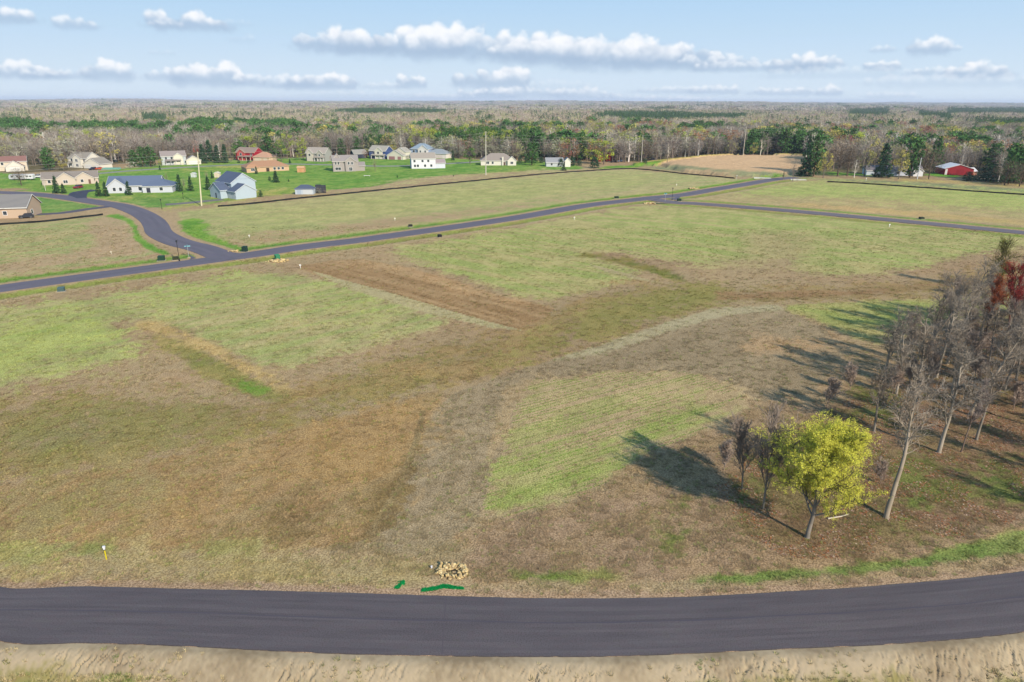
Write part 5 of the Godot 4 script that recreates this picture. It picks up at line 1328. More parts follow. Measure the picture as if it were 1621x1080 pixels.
func build_furniture() -> void:
	silt_fence(pl([-116.6, -272.4, -100.3, -287.2, -72.6, -316.9, -29.8, -359.2, -2.3, -386.3, 33.4, -417.9, 53.9, -431.7, 70.6, -439.5, 85, -431.8, 102.6, -408.3, 122.7, -385.9]), "long black silt fence running behind the north field below the green lawns")
	silt_fence(pl([167.2, -370.3, 180.7, -363.4, 199, -348.8, 218.3, -334.1, 236.4, -320.5, 250.5, -309]), "black silt fence at the right behind the north east field")
	silt_fence(pl([-180, -222.7, -172, -228.9, -161.2, -236.8, -154.5, -245.8, -150.4, -251.7]), "short black silt fence at the left edge below the grey roofed house")
	var grey := C(216, 212, 196)
	var p1 := pole(-124.5, -275.6, 20.9, Vector3(1.5, 0, 0), "tall pale leaning pole at the left beside the slate blue house's drive", false, C(226, 220, 186))
	var p2 := pole(-15.4, -401.3, 24.0, Vector3(0.2, 0, 0), "tallest pale pole standing behind the black fence left of the broad hip roof", false, grey)
	var p3 := pole(88, -481.6, 18.8, Vector3(0.0, 0, 0), "grey pole with a dark transformer near the white farmhouse", true, C(196, 188, 176))
	var p4 := pole(176.8, -541.8, 21.0, Vector3(0.0, 0, 0), "pale pole at the far edge of the brown field, before the pines", false, C(206, 196, 178))
	pole(-54, -576.9, 13.4, Vector3(0.1, 0, 0), "slim pale pole among the pines behind the light blue house", false, C(206, 206, 186))
	pole(223.8, -386.3, 11.5, Vector3(0.1, 0, 0), "short pole with a pale lamp head right of the low white house", false, C(214, 216, 222))
	for i in 3:
		var o := Vector3(0.63, 0, 0.54) * (1.0 if i % 2 == 0 else -1.0)
		var y := 1.7 * i + 0.4
		wire("overhead_wire", ["highest wire of the power line over the far fields", "middle wire of the power line over the far fields", "lowest wire of the power line over the far fields"][i],
			[Vector3(-320, 21.5 - y, -60) + o, p1 + Vector3(1.5, 20.9 - y, 0) + o, p2 + Vector3(0.2, 24.0 - y, 0) + o, p3 + Vector3(0.0, 18.8 - y, 0) + o, p4 + Vector3(0.0, 21.0 - y, 0) + o, Vector3(330, 20.0 - y, -640)], 2.2)
	lamp(-87.7, -176.6, 5.4, "black lamp post at the junction beside the teal street sign")
	lamp(-136.1, -266.9, 3.9, "black lamp post by the slate blue house's drive")
	lamp(68.7, -297.7, 5.3, "black lamp post at the far right junction")
	lamp(-141.4, -296.7, 2.6, "short lamp post on the lawn left of the slate blue house")
	for q in [[-86.9, -180.4, 3.0, "street sign with two pale teal blades at the junction"], [64.9, -293.7, 3.0, "street sign with pale teal blades at the far right junction"]]:
		var t := thing("street_sign", q[3], "street sign", on(q[0], q[1]), 20, "street signs")
		var m := MB.new()
		m.tube(Vector3(0, -0.3, 0), Vector3(0, q[2], 0), 0.05, 0.05, 6, C(176, 186, 186))
		put("post", m.mesh(mat("siding", 0.8, 0.3)), t)
		m = MB.new()
		m.box(Vector3(-0.75, q[2] + 0.005, -0.02), Vector3(0.75, q[2] + 0.3, 0.02), C(130, 186, 196))
		put("blade", m.mesh(mat("siding", 0.8, 0.3)), t)
		m = MB.new()
		m.box(Vector3(-0.02, q[2] + 0.305, -0.75), Vector3(0.02, q[2] + 0.6, 0.75), C(130, 186, 196))
		put("blade", m.mesh(mat("siding", 0.8, 0.3)), t)
		m = MB.new()
		m.box(Vector3(-0.35, -0.2, -0.35), Vector3(0.35, 0.12, 0.35), C(200, 178, 150))
		put("footing", m.mesh(mat("siding", 0.8, 0.3)), t)
	# boxes
	cabinet(-92.7, -177.2, 15, "green utility box left of the lamp post at the junction", 1.6, 1.2)
	cabinet(-89.2, -177.7, 30, "low dark box right beside the lamp post at the junction", 1.4, 0.8, C(60, 66, 44))
	cabinet(-74.8, -188.4, -10, "dark green utility box on the far corner of the junction", 1.3, 1.5, C(38, 66, 56))
	cabinet(-62.9, -179.7, 40, "bright green utility box in the tan rocks across the junction", 1.2, 1.3, C(60, 136, 96))
	cabinet(-34.4, -230.2, 20, "dark box on the far verge of the long road, by the north field", 1.25, 0.7, C(46, 52, 40))
	cabinet(-22.6, -211.1, 30, "dark box on the near verge of the long road, by the middle field", 1.15, 0.8, C(40, 44, 44))
	cabinet(45.6, -303.1, 0, "dark green box on the far verge left of the right junction", 1.8, 0.8, C(44, 62, 44))
	cabinet(71.1, -294.8, 0, "dark green box right of the far junction's lamp post", 1.6, 1.0, C(40, 66, 44))
	cabinet(149.4, -250.2, 10, "dark box on the far side of the right branch road", 1.5, 0.7, C(52, 60, 40))
	cabinet(-99.7, -146, 20, "grey green box with white front beside the road at the left edge", 1.3, 0.9, C(80, 104, 104))
	rock_heap("rock_heap", "tan rock heap round the bright green box across the junction", -61.7, -176.7, 2.6, 1.8, 46, 0.5, false, 5)
	rock_heap("rock_heap", "small pale rock heap on the near verge at the far right junction", 56.5, -285.9, 2.6, 1.4, 24, 0.6, false, 6)
	rock_heap("rock_heap", "scattered pale rocks at the roadside left of the dark green junction box", -78.4, -188.8, 1.8, 0.9, 12, 0.45, false, 7)
	rock_heap("rock_heap", "pale concrete rubble on the far verge right of the far junction", 87.9, -340, 3.4, 1.2, 16, 0.7, false, 9)
	rock_heap("rock_ring", "ring of pale tan rocks round a drain beside the foreground road", -5.3, -51, 1.45, 1.0, 210, 0.2, true, 3)
	var t := thing("drain_inlet", "dark drain hole in the middle of the rock ring", "drain", on(-5.2, -51, 0.02))
	var m := MB.new()
	for i in 14:
		var a := TAU * i / 14
		var a2 := TAU * (i + 1) / 14
		m.tri(Vector3(0, -0.06, 0), Vector3(cos(a) * 0.85, 0.03, sin(a) * 0.5), Vector3(cos(a2) * 0.85, 0.03, sin(a2) * 0.5), C(96, 82, 58))
	put("sunken_soil", m.mesh(mat("stone", 0.9, 0.25)), t)
	m = MB.new()
	m.tube(Vector3(0.15, -0.1, 0.0), Vector3(0.15, 0.1, 0.0), 0.27, 0.27, 12, C(60, 56, 50))
	put("pipe", m.mesh(mat("stone", 0.9, 0.25)), t)
	# marker post
	t = thing("marker_post", "yellow marker post with white cap on the left verge of the foreground road", "marker post", on(-37.4, -52.8), 10)
	m = MB.new()
	m.box(Vector3(-0.05, -0.2, -0.03), Vector3(0.05, 1.1, 0.03), C(226, 206, 40))
	put("post", m.mesh(mat("siding", 0.8, 0.3)), t)
	m = MB.new()
	m.box(Vector3(-0.07, 1.1, -0.05), Vector3(0.07, 1.42, 0.05), C(238, 240, 244))
	m.box(Vector3(-0.11, 1.30, -0.07), Vector3(0.11, 1.46, 0.07), C(238, 240, 244))
	put("cap", m.mesh(mat("siding", 0.8, 0.3)), t)
	m = MB.new()
	m.box(Vector3(-0.055, 1.0, -0.035), Vector3(0.055, 1.098, 0.035), C(60, 66, 60))
	put("band", m.mesh(mat("siding", 0.8, 0.3)), t)
	stake(-7.2, -51.6, 0.3, C(226, 226, 236), "small white stake at the left side of the rock ring")
	stake(-81.2, -209.4, 0.9, C(236, 232, 222), "white stake in the bare north field above the junction")
	stake(-53.2, -167.8, 1.1, C(240, 238, 232), "white stake at the corner of the tilled brown strip")
	stake(-41.4, -240.9, 1.0, C(238, 234, 214), "white stake in the north field above the long road")
	stake(22.1, -244.4, 1.0, C(236, 236, 224), "white stake in the middle field below the long road")
	stake(82.2, -349, 1.1, C(240, 236, 220), "white stake in the north field left of the green verge")
	stake(128.4, -232.5, 1.0, C(240, 240, 240), "white stake beside the right branch road")
	stake(-110.2, -184.8, 0.8, C(232, 222, 196), "pale stake in the bare part of the west field")
	stake(190.3, -375.7, 1.6, C(244, 244, 244), "white post before the right silt fence and birch")
	stake(122.8, -382.7, 2.2, C(220, 220, 220), "pale post at the right end of the long silt fence")
	t = thing("survey_stake", "white and black stake tip on the bank at the bottom edge", "stake", on(-5.75, -38.2, -0.3), 0, "white survey stakes")
	m = MB.new()
	m.box(Vector3(-0.07, 0.0, -0.05), Vector3(0.07, 0.42, 0.05), C(40, 40, 44))
	put("lath", m.mesh(mat("siding", 0.8, 0.3)), t)
	m = MB.new()
	m.box(Vector3(-0.09, 0.42, -0.06), Vector3(0.09, 0.62, 0.06), C(238, 238, 240))
	put("cap", m.mesh(mat("siding", 0.8, 0.3)), t)
	# concrete aprons at the highway
	for q in [[139.1, -388.8, 9.0, "white concrete culvert end left of where the far road meets the verge"], [156.2, -381.3, 8.0, "white concrete culvert end right of the far road, by the bare sapling"]]:
		t = thing("culvert_end", q[3], "culvert", on(q[0], q[1]), -16, "concrete culvert ends")
		m = MB.new()
		m.hexa([Vector3(-q[2] / 2, -0.2, -1.0), Vector3(q[2] / 2, -0.2, -1.0), Vector3(q[2] / 2, -0.2, 1.0), Vector3(-q[2] / 2, -0.2, 1.0), Vector3(-q[2] / 2, 0.5, -0.9), Vector3(q[2] / 2, 0.5, -0.9), Vector3(q[2] / 2, 0.28, 1.0), Vector3(-q[2] / 2, 0.28, 1.0)], C(232, 226, 208))
		put("slab", m.mesh(mat("stone", 0.9, 0.25)), t)
		m = MB.new()
		m.tube(Vector3(-0.6, 0.3, 0.9), Vector3(-0.6, 0.3, 1.2), 0.3, 0.3, 9, C(90, 90, 90))
		put("pipe", m.mesh(mat("stone", 0.9, 0.25)), t)
	paint_marks()

func paint_marks() -> void:
	# green dye sprayed on the grass: an arrow and a wavy bar
	var a := pl([-10.2, -48.9, -9.7, -49.7, -10.1, -49.7, -9.4, -49.9, -9.3, -49.2, -9.5, -49.5, -9.8, -48.7])
	var w := pl([-7.8, -48.8, -6.6, -49.1, -5.8, -49.4, -5, -49.2, -4.1, -49, -4.1, -48.7, -5.1, -48.8, -5.9, -48.9, -6.6, -48.6, -7.7, -48.4])
	var rng := RandomNumberGenerator.new()
	rng.seed = 12
	for q in [[a, "sprayed_arrow", "bright green dye arrow sprayed on the grass, left of the rock ring", "arrow mark"], [w, "sprayed_bar", "wavy bright green dye bar sprayed on the grass below the rock ring", "paint mark"]]:
		var poly: PackedVector2Array = q[0]
		var mid := Vector2.ZERO
		for p in poly: mid += p / poly.size()
		var m := MB.new()
		var t := thing(q[1], q[2], q[3], on(mid.x, mid.y))
		for i in 7000:      # dyed blades
			var p := mid + Vector2(rng.randf_range(-2.2, 2.2), rng.randf_range(-0.6, 0.6))
			if not Geometry2D.is_point_in_polygon(p + Vector2(rng.randf_range(-.05, .05), rng.randf_range(-.05, .05)), poly): continue
			var o := on(p.x, p.y, -0.02) - t.position
			var an := rng.randf() * TAU
			var l := rng.randf_range(0.06, 0.12)
			var sd := Vector3(cos(an), 0, sin(an)) * 0.05
			m.tri(o - sd, o + Vector3(-sd.z, l, sd.x) , o + sd, C(24, 170, 92) * rng.randf_range(0.75, 1.15))
		put("dyed_grass", m.mesh(mat("leaf", 0.9, 0.2)), t)


# ---------------------------------------------------------------- trees
func ball(rng: RandomNumberGenerator) -> Vector3:
	var v := Vector3(rng.randf_range(-1, 1), rng.randf_range(-1, 1), rng.randf_range(-1, 1))
	while v.length_squared() > 1.0:
		v = Vector3(rng.randf_range(-1, 1), rng.randf_range(-1, 1), rng.randf_range(-1, 1))
	return v

func leaf(m: MB, at: Vector3, s: float, rng: RandomNumberGenerator, k: Color) -> void:
	var a := ball(rng) * s
	var b := ball(rng) * s
	m.tri(at - a * 0.5 - b * 0.3, at + a * 0.6, at + b * 0.7, k)

# a tree near the camera: trunk and limbs, then a crown of real twigs
func near_tree(s: int, h: float, spread: float, r0: float, clear: float, lean: Vector3, bark: Color, twig: Color, leaves: int, leaf_k: Color, upright: float, twiggy := 0) -> Array:
	var rng := RandomNumberGenerator.new()
	rng.seed = s
	var trunk := MB.new()
	var crown := MB.new()
	var work := []        # start, direction, length, radius, level
	work.append([Vector3(0, -0.3, 0), (Vector3.UP + lean).normalized(), h * 0.9, r0, 0])
	var at := 0
	while at < work.size():
		var b: Array = work[at]
		at += 1
		var p: Vector3 = b[0]
		var d: Vector3 = b[1]
		var len0: float = b[2]
		var r: float = b[3]
		var lv: int = b[4]
		var segs: int = [10, 6, 4, 2, 1][lv]
		var sides: int = [9, 6, 4, 3, 3][lv]
		var m: MB = trunk if lv < 2 else crown
		var step := len0 / segs
		for i in segs:
			var f := float(i + 1) / segs
			var r1: float = r * (1.0 - 0.8 * f) if lv < 3 else 0.0 if i == segs - 1 else r * 0.6
			var r_0: float = r * (1.0 - 0.8 * float(i) / segs) if lv < 3 else (r if i == 0 else r * 0.6)
			if lv == 0 and i == 0:
				m.tube(p, p + d * 0.5, r * 1.45, r * 1.05, sides, bark)
			var bend: float = [0.11, 0.26, 0.36, 0.4, 0.3][lv]
			var d2: Vector3 = (d + ball(rng) * bend + Vector3.UP * [0.02, 0.07 * upright, 0.04 * upright, 0.02, 0.0][lv]).normalized()
			if lv == 0: d2 = (d2 + lean * 0.03).normalized()
			var q: Vector3 = p + d2 * step
			var k := bark if lv < 2 else twig
			if lv == 0: k = bark.lerp(twig, 0.55 * f)
			k = k * rng.randf_range(0.88, 1.1)
			m.tube(p, q, r_0, maxf(r1, 0.0), sides, k)
			d = d2
			p = q
			if lv < 4:
				var low: float = clear if lv == 0 else 0.2
				if f > low:
					var n: int = [3 if leaves > 4 else 2, 2, 2, 2 if leaves > 4 else rng.randi() % 2 + twiggy][lv]
					if lv == 0 and f < clear + 0.15: n = 2
					for c in n:
						var ax := ball(rng).cross(d).normalized()
						var out := (ax * rng.randf_range(0.6, 1.0) * (1.25 - upright * 0.5) + d * rng.randf_range(0.35, 0.9) + Vector3.UP * 0.22 * upright).normalized()
						var cl: float = [h * spread * (1.15 - 0.62 * f), len0 * (0.5 if leaves > 4 else 0.62), len0 * (0.55 if leaves > 4 else 0.66), len0 * 0.65][lv] * rng.randf_range(0.65, 1.1)
						var cr: float = [r * 0.45 * (1.1 - 0.6 * f), maxf(0.045, r * 0.6 * (1.0 - 0.4 * f)), 0.026, 0.013][lv]
						work.append([p - d * step * rng.randf_range(0.0, 0.6), out, cl, cr, lv + 1])
		if leaves > 0 and lv >= 3:
			for i in (leaves if lv == 4 else leaves / 2):
				var o := p - d * len0 * rng.randf() * 0.8 + ball(rng) * 0.18
				leaf(crown, o, rng.randf_range(0.06, 0.115), rng, leaf_k * rng.randf_range(0.72, 1.12))
	return [trunk.mesh(mat("bark", 0.9, 0.2)), crown.mesh(leaf_mat() if leaves else mat("bark", 0.9, 0.2)), crown.v.size() / 3]

func leaf_mat() -> StandardMaterial3D:
	var m := mat("leaf", 0.8, 0.2)
	m.backlight_enabled = true
	m.backlight = Color(0.35, 0.35, 0.3)
	return m

func tree_of(called: String, label: String, category: String, parts: Array, at: Vector3, turn := 0.0, size := 1.0, group := "") -> Node3D:
	var t := thing(called, label, category, at, turn, group)
	t.scale = Vector3.ONE * size
	put("trunk", parts[0], t)
	put("crown", parts[1], t)
	return t

func build_near_trees() -> void:
	var grey := C(158, 146, 130)
	var twig := C(176, 166, 154)
	var dark := C(104, 94, 84)
	# the yellow maple
	var maple := near_tree(9, 10.8, 0.56, 0.24, 0.22, Vector3(0.04, 0, 0), C(150, 142, 132), C(120, 112, 90), 24, C(255, 252, 104), 0.95)
	tree_of("maple_tree", "bright yellow green maple in bloom, the only leafy tree near the road", "maple tree", maple, on(28.7, -56.2), 40)
	var tall := near_tree(22, 15.4, 0.27, 0.28, 0.42, Vector3(0.1, 0, -0.08), C(168, 154, 134), C(178, 164, 146), 0, grey, 0.7)
	var oak := near_tree(23, 12.6, 0.33, 0.26, 0.34, Vector3(0.03, 0, 0), C(180, 168, 150), C(170, 158, 142), 0, grey, 0.8)
	var ash := near_tree(24, 11.4, 0.3, 0.2, 0.38, Vector3(-0.03, 0, 0.02), C(154, 144, 130), C(158, 146, 132), 0, grey, 1.0)
	var thin := near_tree(25, 9.6, 0.4, 0.12, 0.25, Vector3(0.02, 0, 0), C(140, 130, 116), C(176, 160, 146), 0, grey, 1.5)
	var slim := near_tree(26, 10.0, 0.2, 0.1, 0.45, Vector3(0.12, 0, -0.05), C(130, 110, 98), C(160, 146, 138), 0, grey, 1.0)
	var sap := near_tree(27, 4.2, 0.4, 0.05, 0.15, Vector3(0, 0, 0), C(170, 146, 126), C(206, 184, 166), 0, grey, 1.2)
	tree_of("bare_tree", "tall leaning bare tree with long pale trunk, right of the yellow maple", "bare tree", tall, on(38.1, -59.6), 10)
	tree_of("bare_tree", "upright dark bare tree just left of the yellow maple", "bare tree", thin, on(26.1, -61.1), 0, 1.05)
	tree_of("bare_tree", "thinner dark bare tree, leftmost of the trees by the yellow maple", "bare tree", thin, on(25.2, -65.0), 130, 0.86)
	tree_of("bare_tree", "bare tree with pale stout trunk in the litter, front of the grey wood", "bare tree", oak, on(51.6, -73.4), 60)
	tree_of("bare_tree", "slim dark bare tree behind the yellow maple, at the wood's left corner", "bare tree", ash, on(46.5, -78.9), 200, 0.82)
	tree_of("bare_tree", "thin bare tree leaning right beside the pale stout trunk", "bare tree", slim, on(54.4, -73.6), 0, 0.95)
	tree_of("bare_tree", "bare tree at the front right of the grey wood, rooted in pinkish litter", "bare tree", ash, on(58.4, -76.9), 20, 0.9)
	tree_of("bare_tree", "short bare tree between the leaning tree and the grey wood", "bare tree", ash, on(52.0, -80.6), 300, 0.78)
	tree_of("sapling", "small pale bare sapling behind the yellow maple's top", "sapling", sap, on(43.8, -86.5), 0, 1.0)
	tree_of("sapling", "reddish bare brush left of the dark bare trees", "sapling", sap, on(24.4, -69.0), 90, 0.85)
	tree_of("sapling", "grey bare brush under the tall leaning tree", "sapling", sap, on(40.8, -66.0), 200, 0.7)
	tree_of("sapling", "grey bare brush at the back of the shaded clearing", "sapling", sap, on(49.5, -92.0), 200, 0.95)
	# the wood behind
	var rng := RandomNumberGenerator.new()
	rng.seed = 77
	var area := pl([52.5, -87.3, 57.1, -97, 69.3, -112, 81.8, -122, 92.9, -128, 104.5, -130.3, 129.9, -122.5, 93.2, -84, 70.4, -76.5, 66.8, -78.2, 67.4, -83.7, 60.3, -86.1])
	var kinds := [oak, ash, tall, ash, oak, thin]
	var placed := [Vector2(51.6, -73.4), Vector2(46.5, -78.9), Vector2(58.4, -76.9), Vector2(52.0, -80.6)]
	var lo := Vector2(1e9, 1e9)
	var hi := -lo
	for p in area:
		lo = lo.min(p); hi = hi.max(p)
	var count := 0
	for i in 3000:
		if count >= 62: break
		var p := Vector2(rng.randf_range(lo.x, hi.x), rng.randf_range(lo.y, hi.y))
		if not Geometry2D.is_point_in_polygon(p, area): continue
		var ok := true
		for q in placed:
			if q.distance_to(p) < 4.4: ok = false
		if not ok: continue
		placed.append(p)
		count += 1
		tree_of("bare_tree", "grey leafless tree inside the crowded wood at the right edge", "bare tree", kinds[rng.randi() % 6], on(p.x, p.y), rng.randf() * 360.0, rng.randf_range(0.8, 1.02), "leafless trees of the right hand wood")
	for p in [Vector2(63, -66), Vector2(70, -58), Vector2(68, -72), Vector2(76, -64), Vector2(64, -52), Vector2(74, -46), Vector2(82, -54), Vector2(62, -84)]:
		tree_of("bare_tree", "grey leafless tree inside the crowded wood at the right edge", "bare tree", kinds[rng.randi() % 5], on(p.x, p.y), rng.randf() * 360.0, 0.95, "leafless trees of the right hand wood")
	for i in 26:
		var p := Vector2(rng.randf_range(lo.x, lo.x + 40.0), rng.randf_range(lo.y, hi.y))
		if Geometry2D.is_point_in_polygon(p, area):
			tree_of("sapling", "low grey brush among the trunks of the right hand wood", "sapling", sap, on(p.x, p.y), rng.randf() * 360.0, rng.randf_range(0.7, 1.2), "brush in the right hand wood")
	var red := near_tree(31, 11.6, 0.26, 0.16, 0.4, Vector3(0, 0, 0), C(120, 108, 96), C(150, 70, 64), 4, C(196, 66, 62), 1.0)
	tree_of("red_maple", "red budded tree standing out in the grey wood at right", "maple tree", red, on(86.0, -112.0), 0, 1.3)
	var org := near_tree(32, 11.2, 0.24, 0.15, 0.4, Vector3(0, 0, 0), C(120, 108, 96), C(150, 90, 64), 4, C(206, 116, 76), 1.0)
	tree_of("orange_maple", "orange budded tree left of the red one in the grey wood", "maple tree", org, on(81.0, -111.0), 0, 1.2)
	var ygr := near_tree(33, 12.0, 0.34, 0.18, 0.2, Vector3(0, 0, 0), C(120, 108, 96), C(110, 104, 66), 3, C(168, 178, 48), 0.9)
	tree_of("budding_tree", "yellow green leafing tree beyond the wood at the right edge", "budding tree", ygr, on(108.5, -148.0), 0, 1.0)
	tree_of("budding_tree", "olive leafing tree at the far corner of the wood, right edge", "budding tree", ygr, on(103.0, -141.0), 120, 0.6)
	# fallen branch
	var t := thing("fallen_branch", "pale fallen branch lying between the yellow maple and the leaning tree", "branch", on(33.2, -59.6, 0.06), 15)
	var m := MB.new()
	m.tube(Vector3(-1.2, 0, 0), Vector3(0.4, 0.08, 0.1), 0.09, 0.07, 7, C(214, 200, 176))
	m.tube(Vector3(0.4, 0.08, 0.1), Vector3(1.4, 0.05, -0.1), 0.07, 0.03, 6, C(206, 192, 168))
	put("stem", m.mesh(mat("bark", 0.9, 0.2)), t)
	m = MB.new()
	m.tube(Vector3(0.4, 0.08, 0.1), Vector3(0.9, 0.35, 0.5), 0.04, 0.0, 5, C(196, 182, 158))
	put("side_twig", m.mesh(mat("bark", 0.9, 0.2)), t)

# trees of the middle distance, 10 m tall as built
func mid_tree(kind: String, s: int) -> Array:
	var rng := RandomNumberGenerator.new()
	rng.seed = s
	var tr := MB.new()
	var cr := MB.new()
	var bark := C(126, 114, 102) * rng.randf_range(0.85, 1.15)
	var twig := C(158, 149, 138)
	var lk := C(150, 160, 70)
	var nleaf := 0
	var ntwig := 300
	var rx := 2.7
	var cy := 5.2
	var ry := 4.6
	match kind:
		"bigbare": bark = C(110, 96, 82); twig = C(128, 114, 98); rx = 3.6; ntwig = 900
		"birch": bark = C(232, 226, 214); twig = C(196, 186, 172); rx = 2.0
		"tan": twig = C(176, 158, 132)
		"bud": nleaf = 420; lk = C(172, 172, 112); ntwig = 120
		"lime": nleaf = 900; lk = C(176, 190, 74); ntwig = 90
		"yellow": nleaf = 760; lk = C(202, 190, 104); ntwig = 110
		"orange": nleaf = 420; lk = C(178, 128, 90); ntwig = 140
		"red": nleaf = 420; lk = C(160, 98, 90); ntwig = 150
		"green": nleaf = 900; lk = C(96, 134, 58); ntwig = 40
		"pale": nleaf = 420; lk = C(164, 164, 138); ntwig = 150
		"blossom": nleaf = 700; lk = C(236, 230, 206); ntwig = 60; cy = 5.0; rx = 4.5; ry = 5.0
	if kind == "pine" or kind == "spruce" or kind == "cedar":
		var base := C(82, 120, 64) if kind == "pine" else C(64, 96, 66)
		tr.tube(Vector3(0, -0.4, 0), Vector3(0, 9.5, 0), 0.22, 0.04, 6, C(110, 90, 72))
		var whorls := 15 if kind == "spruce" else 11
		for i in whorls:
			var f := clampf((i + rng.randf_range(-0.3, 0.3)) / whorls, 0.0, 1.0)
			var y := lerpf(0.5 if kind != "pine" else 1.2, 9.3, f)
			var reach := lerpf(2.3, 0.35, pow(f, 1.05))
			if kind == "pine": reach = 2.6 * sqrt(maxf(0.05, 1.0 - pow(f, 2.4))) * rng.randf_range(0.8, 1.15) * (0.7 + 0.3 * smoothstep(0.0, 0.3, f))
			if kind == "cedar": reach = 3.4 * sqrt(maxf(0.04, 1.0 - f * f))
			var nb := 6
			for j in nb:
				var a := TAU * (j + rng.randf()) / nb
				var l := reach * rng.randf_range(0.72, 1.12)
				var dir := Vector3(cos(a), 0.2 if kind == "pine" else -0.2, sin(a))
				var k := base * rng.randf_range(0.78, 1.28)
				cr.tube(Vector3(0, y, 0), Vector3(0, y, 0) + dir * l, 0.05, 0.0, 3, C(84, 74, 56))
				var o := Vector3(0, y + rng.randf_range(-0.35, 0.35), 0)
				for q in int(4 + l * 5):
					var u := sqrt(rng.randf())
					var w := 0.75 if kind != "spruce" else 0.5
					leaf(cr, o + dir * l * u + ball(rng) * w * (1.15 - u * 0.5), rng.randf_range(0.55, 0.95), rng, k * rng.randf_range(0.8, 1.2))
		for q in 8:
			leaf(cr, Vector3(0, 9.5 + rng.randf() * 0.5, 0) + ball(rng) * 0.15, 0.35, rng, base)
		return [tr, cr]
	tr.tube(Vector3(0, -0.4, 0), Vector3(0.1, 4.0, 0), 0.2, 0.15, 6, bark)
	tr.tube(Vector3(0.1, 4.0, 0), Vector3(0, 8.6, 0.1), 0.15, 0.03, 5, bark)
	var ends := []
	for i in 13:
		var y := rng.randf_range(2.2, 7.2)
		var o := ball(rng).normalized()
		o.y = absf(o.y) * 0.9 + 0.1
		var e := Vector3(o.x * rx, cy + o.y * ry * 0.8 - (1.6 if i < 5 else 0.0), o.z * rx) * rng.randf_range(0.8, 1.0)
		var mid := Vector3(0, y, 0).lerp(e, 0.5) + Vector3(0, 0.25, 0)
		tr.tube(Vector3(0.05, y - 0.4, 0), mid, 0.075, 0.05, 4, bark * 0.95)
		tr.tube(mid, e, 0.05, 0.012, 3, bark.lerp(twig, 0.5))
		ends.append(e)
	for i in ntwig:
		var q := ball(rng)
		var p := Vector3(q.x * rx, cy + q.y * ry, q.z * rx)
		p = p.lerp(ends[i % 13], 0.25)
		var d := (Vector3(q.x, 0.5 + q.y * 0.5, q.z) + ball(rng) * 0.7).normalized() * rng.randf_range(0.5, 1.2)
		var sd := d.cross(ball(rng)).normalized() * rng.randf_range(0.025, 0.05)
		var k := twig * rng.randf_range(0.8, 1.15)
		cr.tri(p - sd, p + d, p + sd, k)
	var lumps := []
	for i in 26:
		var q := ball(rng)
		q = q.normalized() * pow(q.length(), 0.5)
		lumps.append([Vector3(q.x * rx, cy + q.y * ry * (0.9 if q.y > 0 else 0.7), q.z * rx), rng.randf_range(0.82, 1.16), rng.randf_range(0.55, 1.0)])
	for i in nleaf:
		var u: Array = lumps[i % 26]
		leaf(cr, u[0] + ball(rng) * u[2], rng.randf_range(0.3, 0.55), rng, lk * u[1] * rng.randf_range(0.85, 1.12))
	return [tr, cr]

func far_tree(kind: String, s: int) -> ArrayMesh:     # for woods seen from half a kilometre and more
	var rng := RandomNumberGenerator.new()
	rng.seed = s
	var m := MB.new()
	if kind == "pine":
		for i in 90:
			var f := sqrt(rng.randf())
			var y := 9.8 - 8.0 * f
			var r := 2.6 * pow(f, 0.7) * rng.randf_range(0.5, 1.05)
			var a := rng.randf() * TAU
			leaf(m, Vector3(cos(a) * r, y, sin(a) * r), rng.randf_range(0.7, 1.1), rng, C(76, 104, 64) * rng.randf_range(0.75, 1.25))
		m.tube(Vector3(0, 0, 0), Vector3(0, 6, 0), 0.2, 0.1, 3, C(110, 90, 72))
		return m.mesh(mat("leaf", 0.9, 0.2))
	var lf := kind == "leafy"
	m.tube(Vector3(0, -0.3, 0), Vector3(rng.randf_range(-.3, .3), 7.4, 0), 0.17, 0.05, 3, Color(0.42, 0.4, 0.36))
	for i in 5:
		var o := ball(rng).normalized()
		m.tube(Vector3(0, rng.randf_range(2.5, 5.5), 0), Vector3(o.x * 2.2, 7.0 + absf(o.y) * 2.0, o.z * 2.2), 0.08, 0.02, 3, Color(0.4, 0.38, 0.34))
	for i in (60 if lf else 120):
		var q := ball(rng)
		var p := Vector3(q.x * 2.9, 5.4 + q.y * 4.4, q.z * 2.9)
		var d := (Vector3(q.x, 0.7 + q.y * 0.4, q.z) + ball(rng) * 0.6).normalized() * rng.randf_range(0.8, 1.6)
		var sd := d.cross(ball(rng)).normalized() * rng.randf_range(0.06, 0.12)
		m.tri(p - sd, p + d, p + sd, Color(0.32, 0.3, 0.27) * rng.randf_range(0.8, 1.25))
	if lf:
		for i in 90:
			var q := ball(rng)
			q = q.normalized() * pow(q.length(), 0.5)
			leaf(m, Vector3(q.x * 2.8, 5.8 + q.y * 4.0, q.z * 2.8), rng.randf_range(0.4, 0.8), rng, Color(0.33, 0.33, 0.33) * rng.randf_range(0.8, 1.25))
	return m.mesh(mat("leaf", 0.9, 0.2))

func clump(s: int, pine: bool) -> ArrayMesh:          # a group of crowns some kilometres off
	var rng := RandomNumberGenerator.new()
	rng.seed = s
	var m := MB.new()
	for t in 7:
		var c := Vector3(rng.randf_range(-13, 13), rng.randf_range(12, 15), rng.randf_range(-13, 13))
		var k := rng.randf_range(0.85, 1.18)
		for i in 16:
			var q := ball(rng)
			q = q.normalized() * pow(q.length(), 0.5)
			leaf(m, c + Vector3(q.x * 4.5, q.y * (6.0 if pine else 4.0), q.z * 4.5), rng.randf_range(1.6, 3.0), rng, Color(0.33, 0.33, 0.33) * k * rng.randf_range(0.85, 1.15))
	return m.mesh(mat("leaf", 0.9, 0.2))

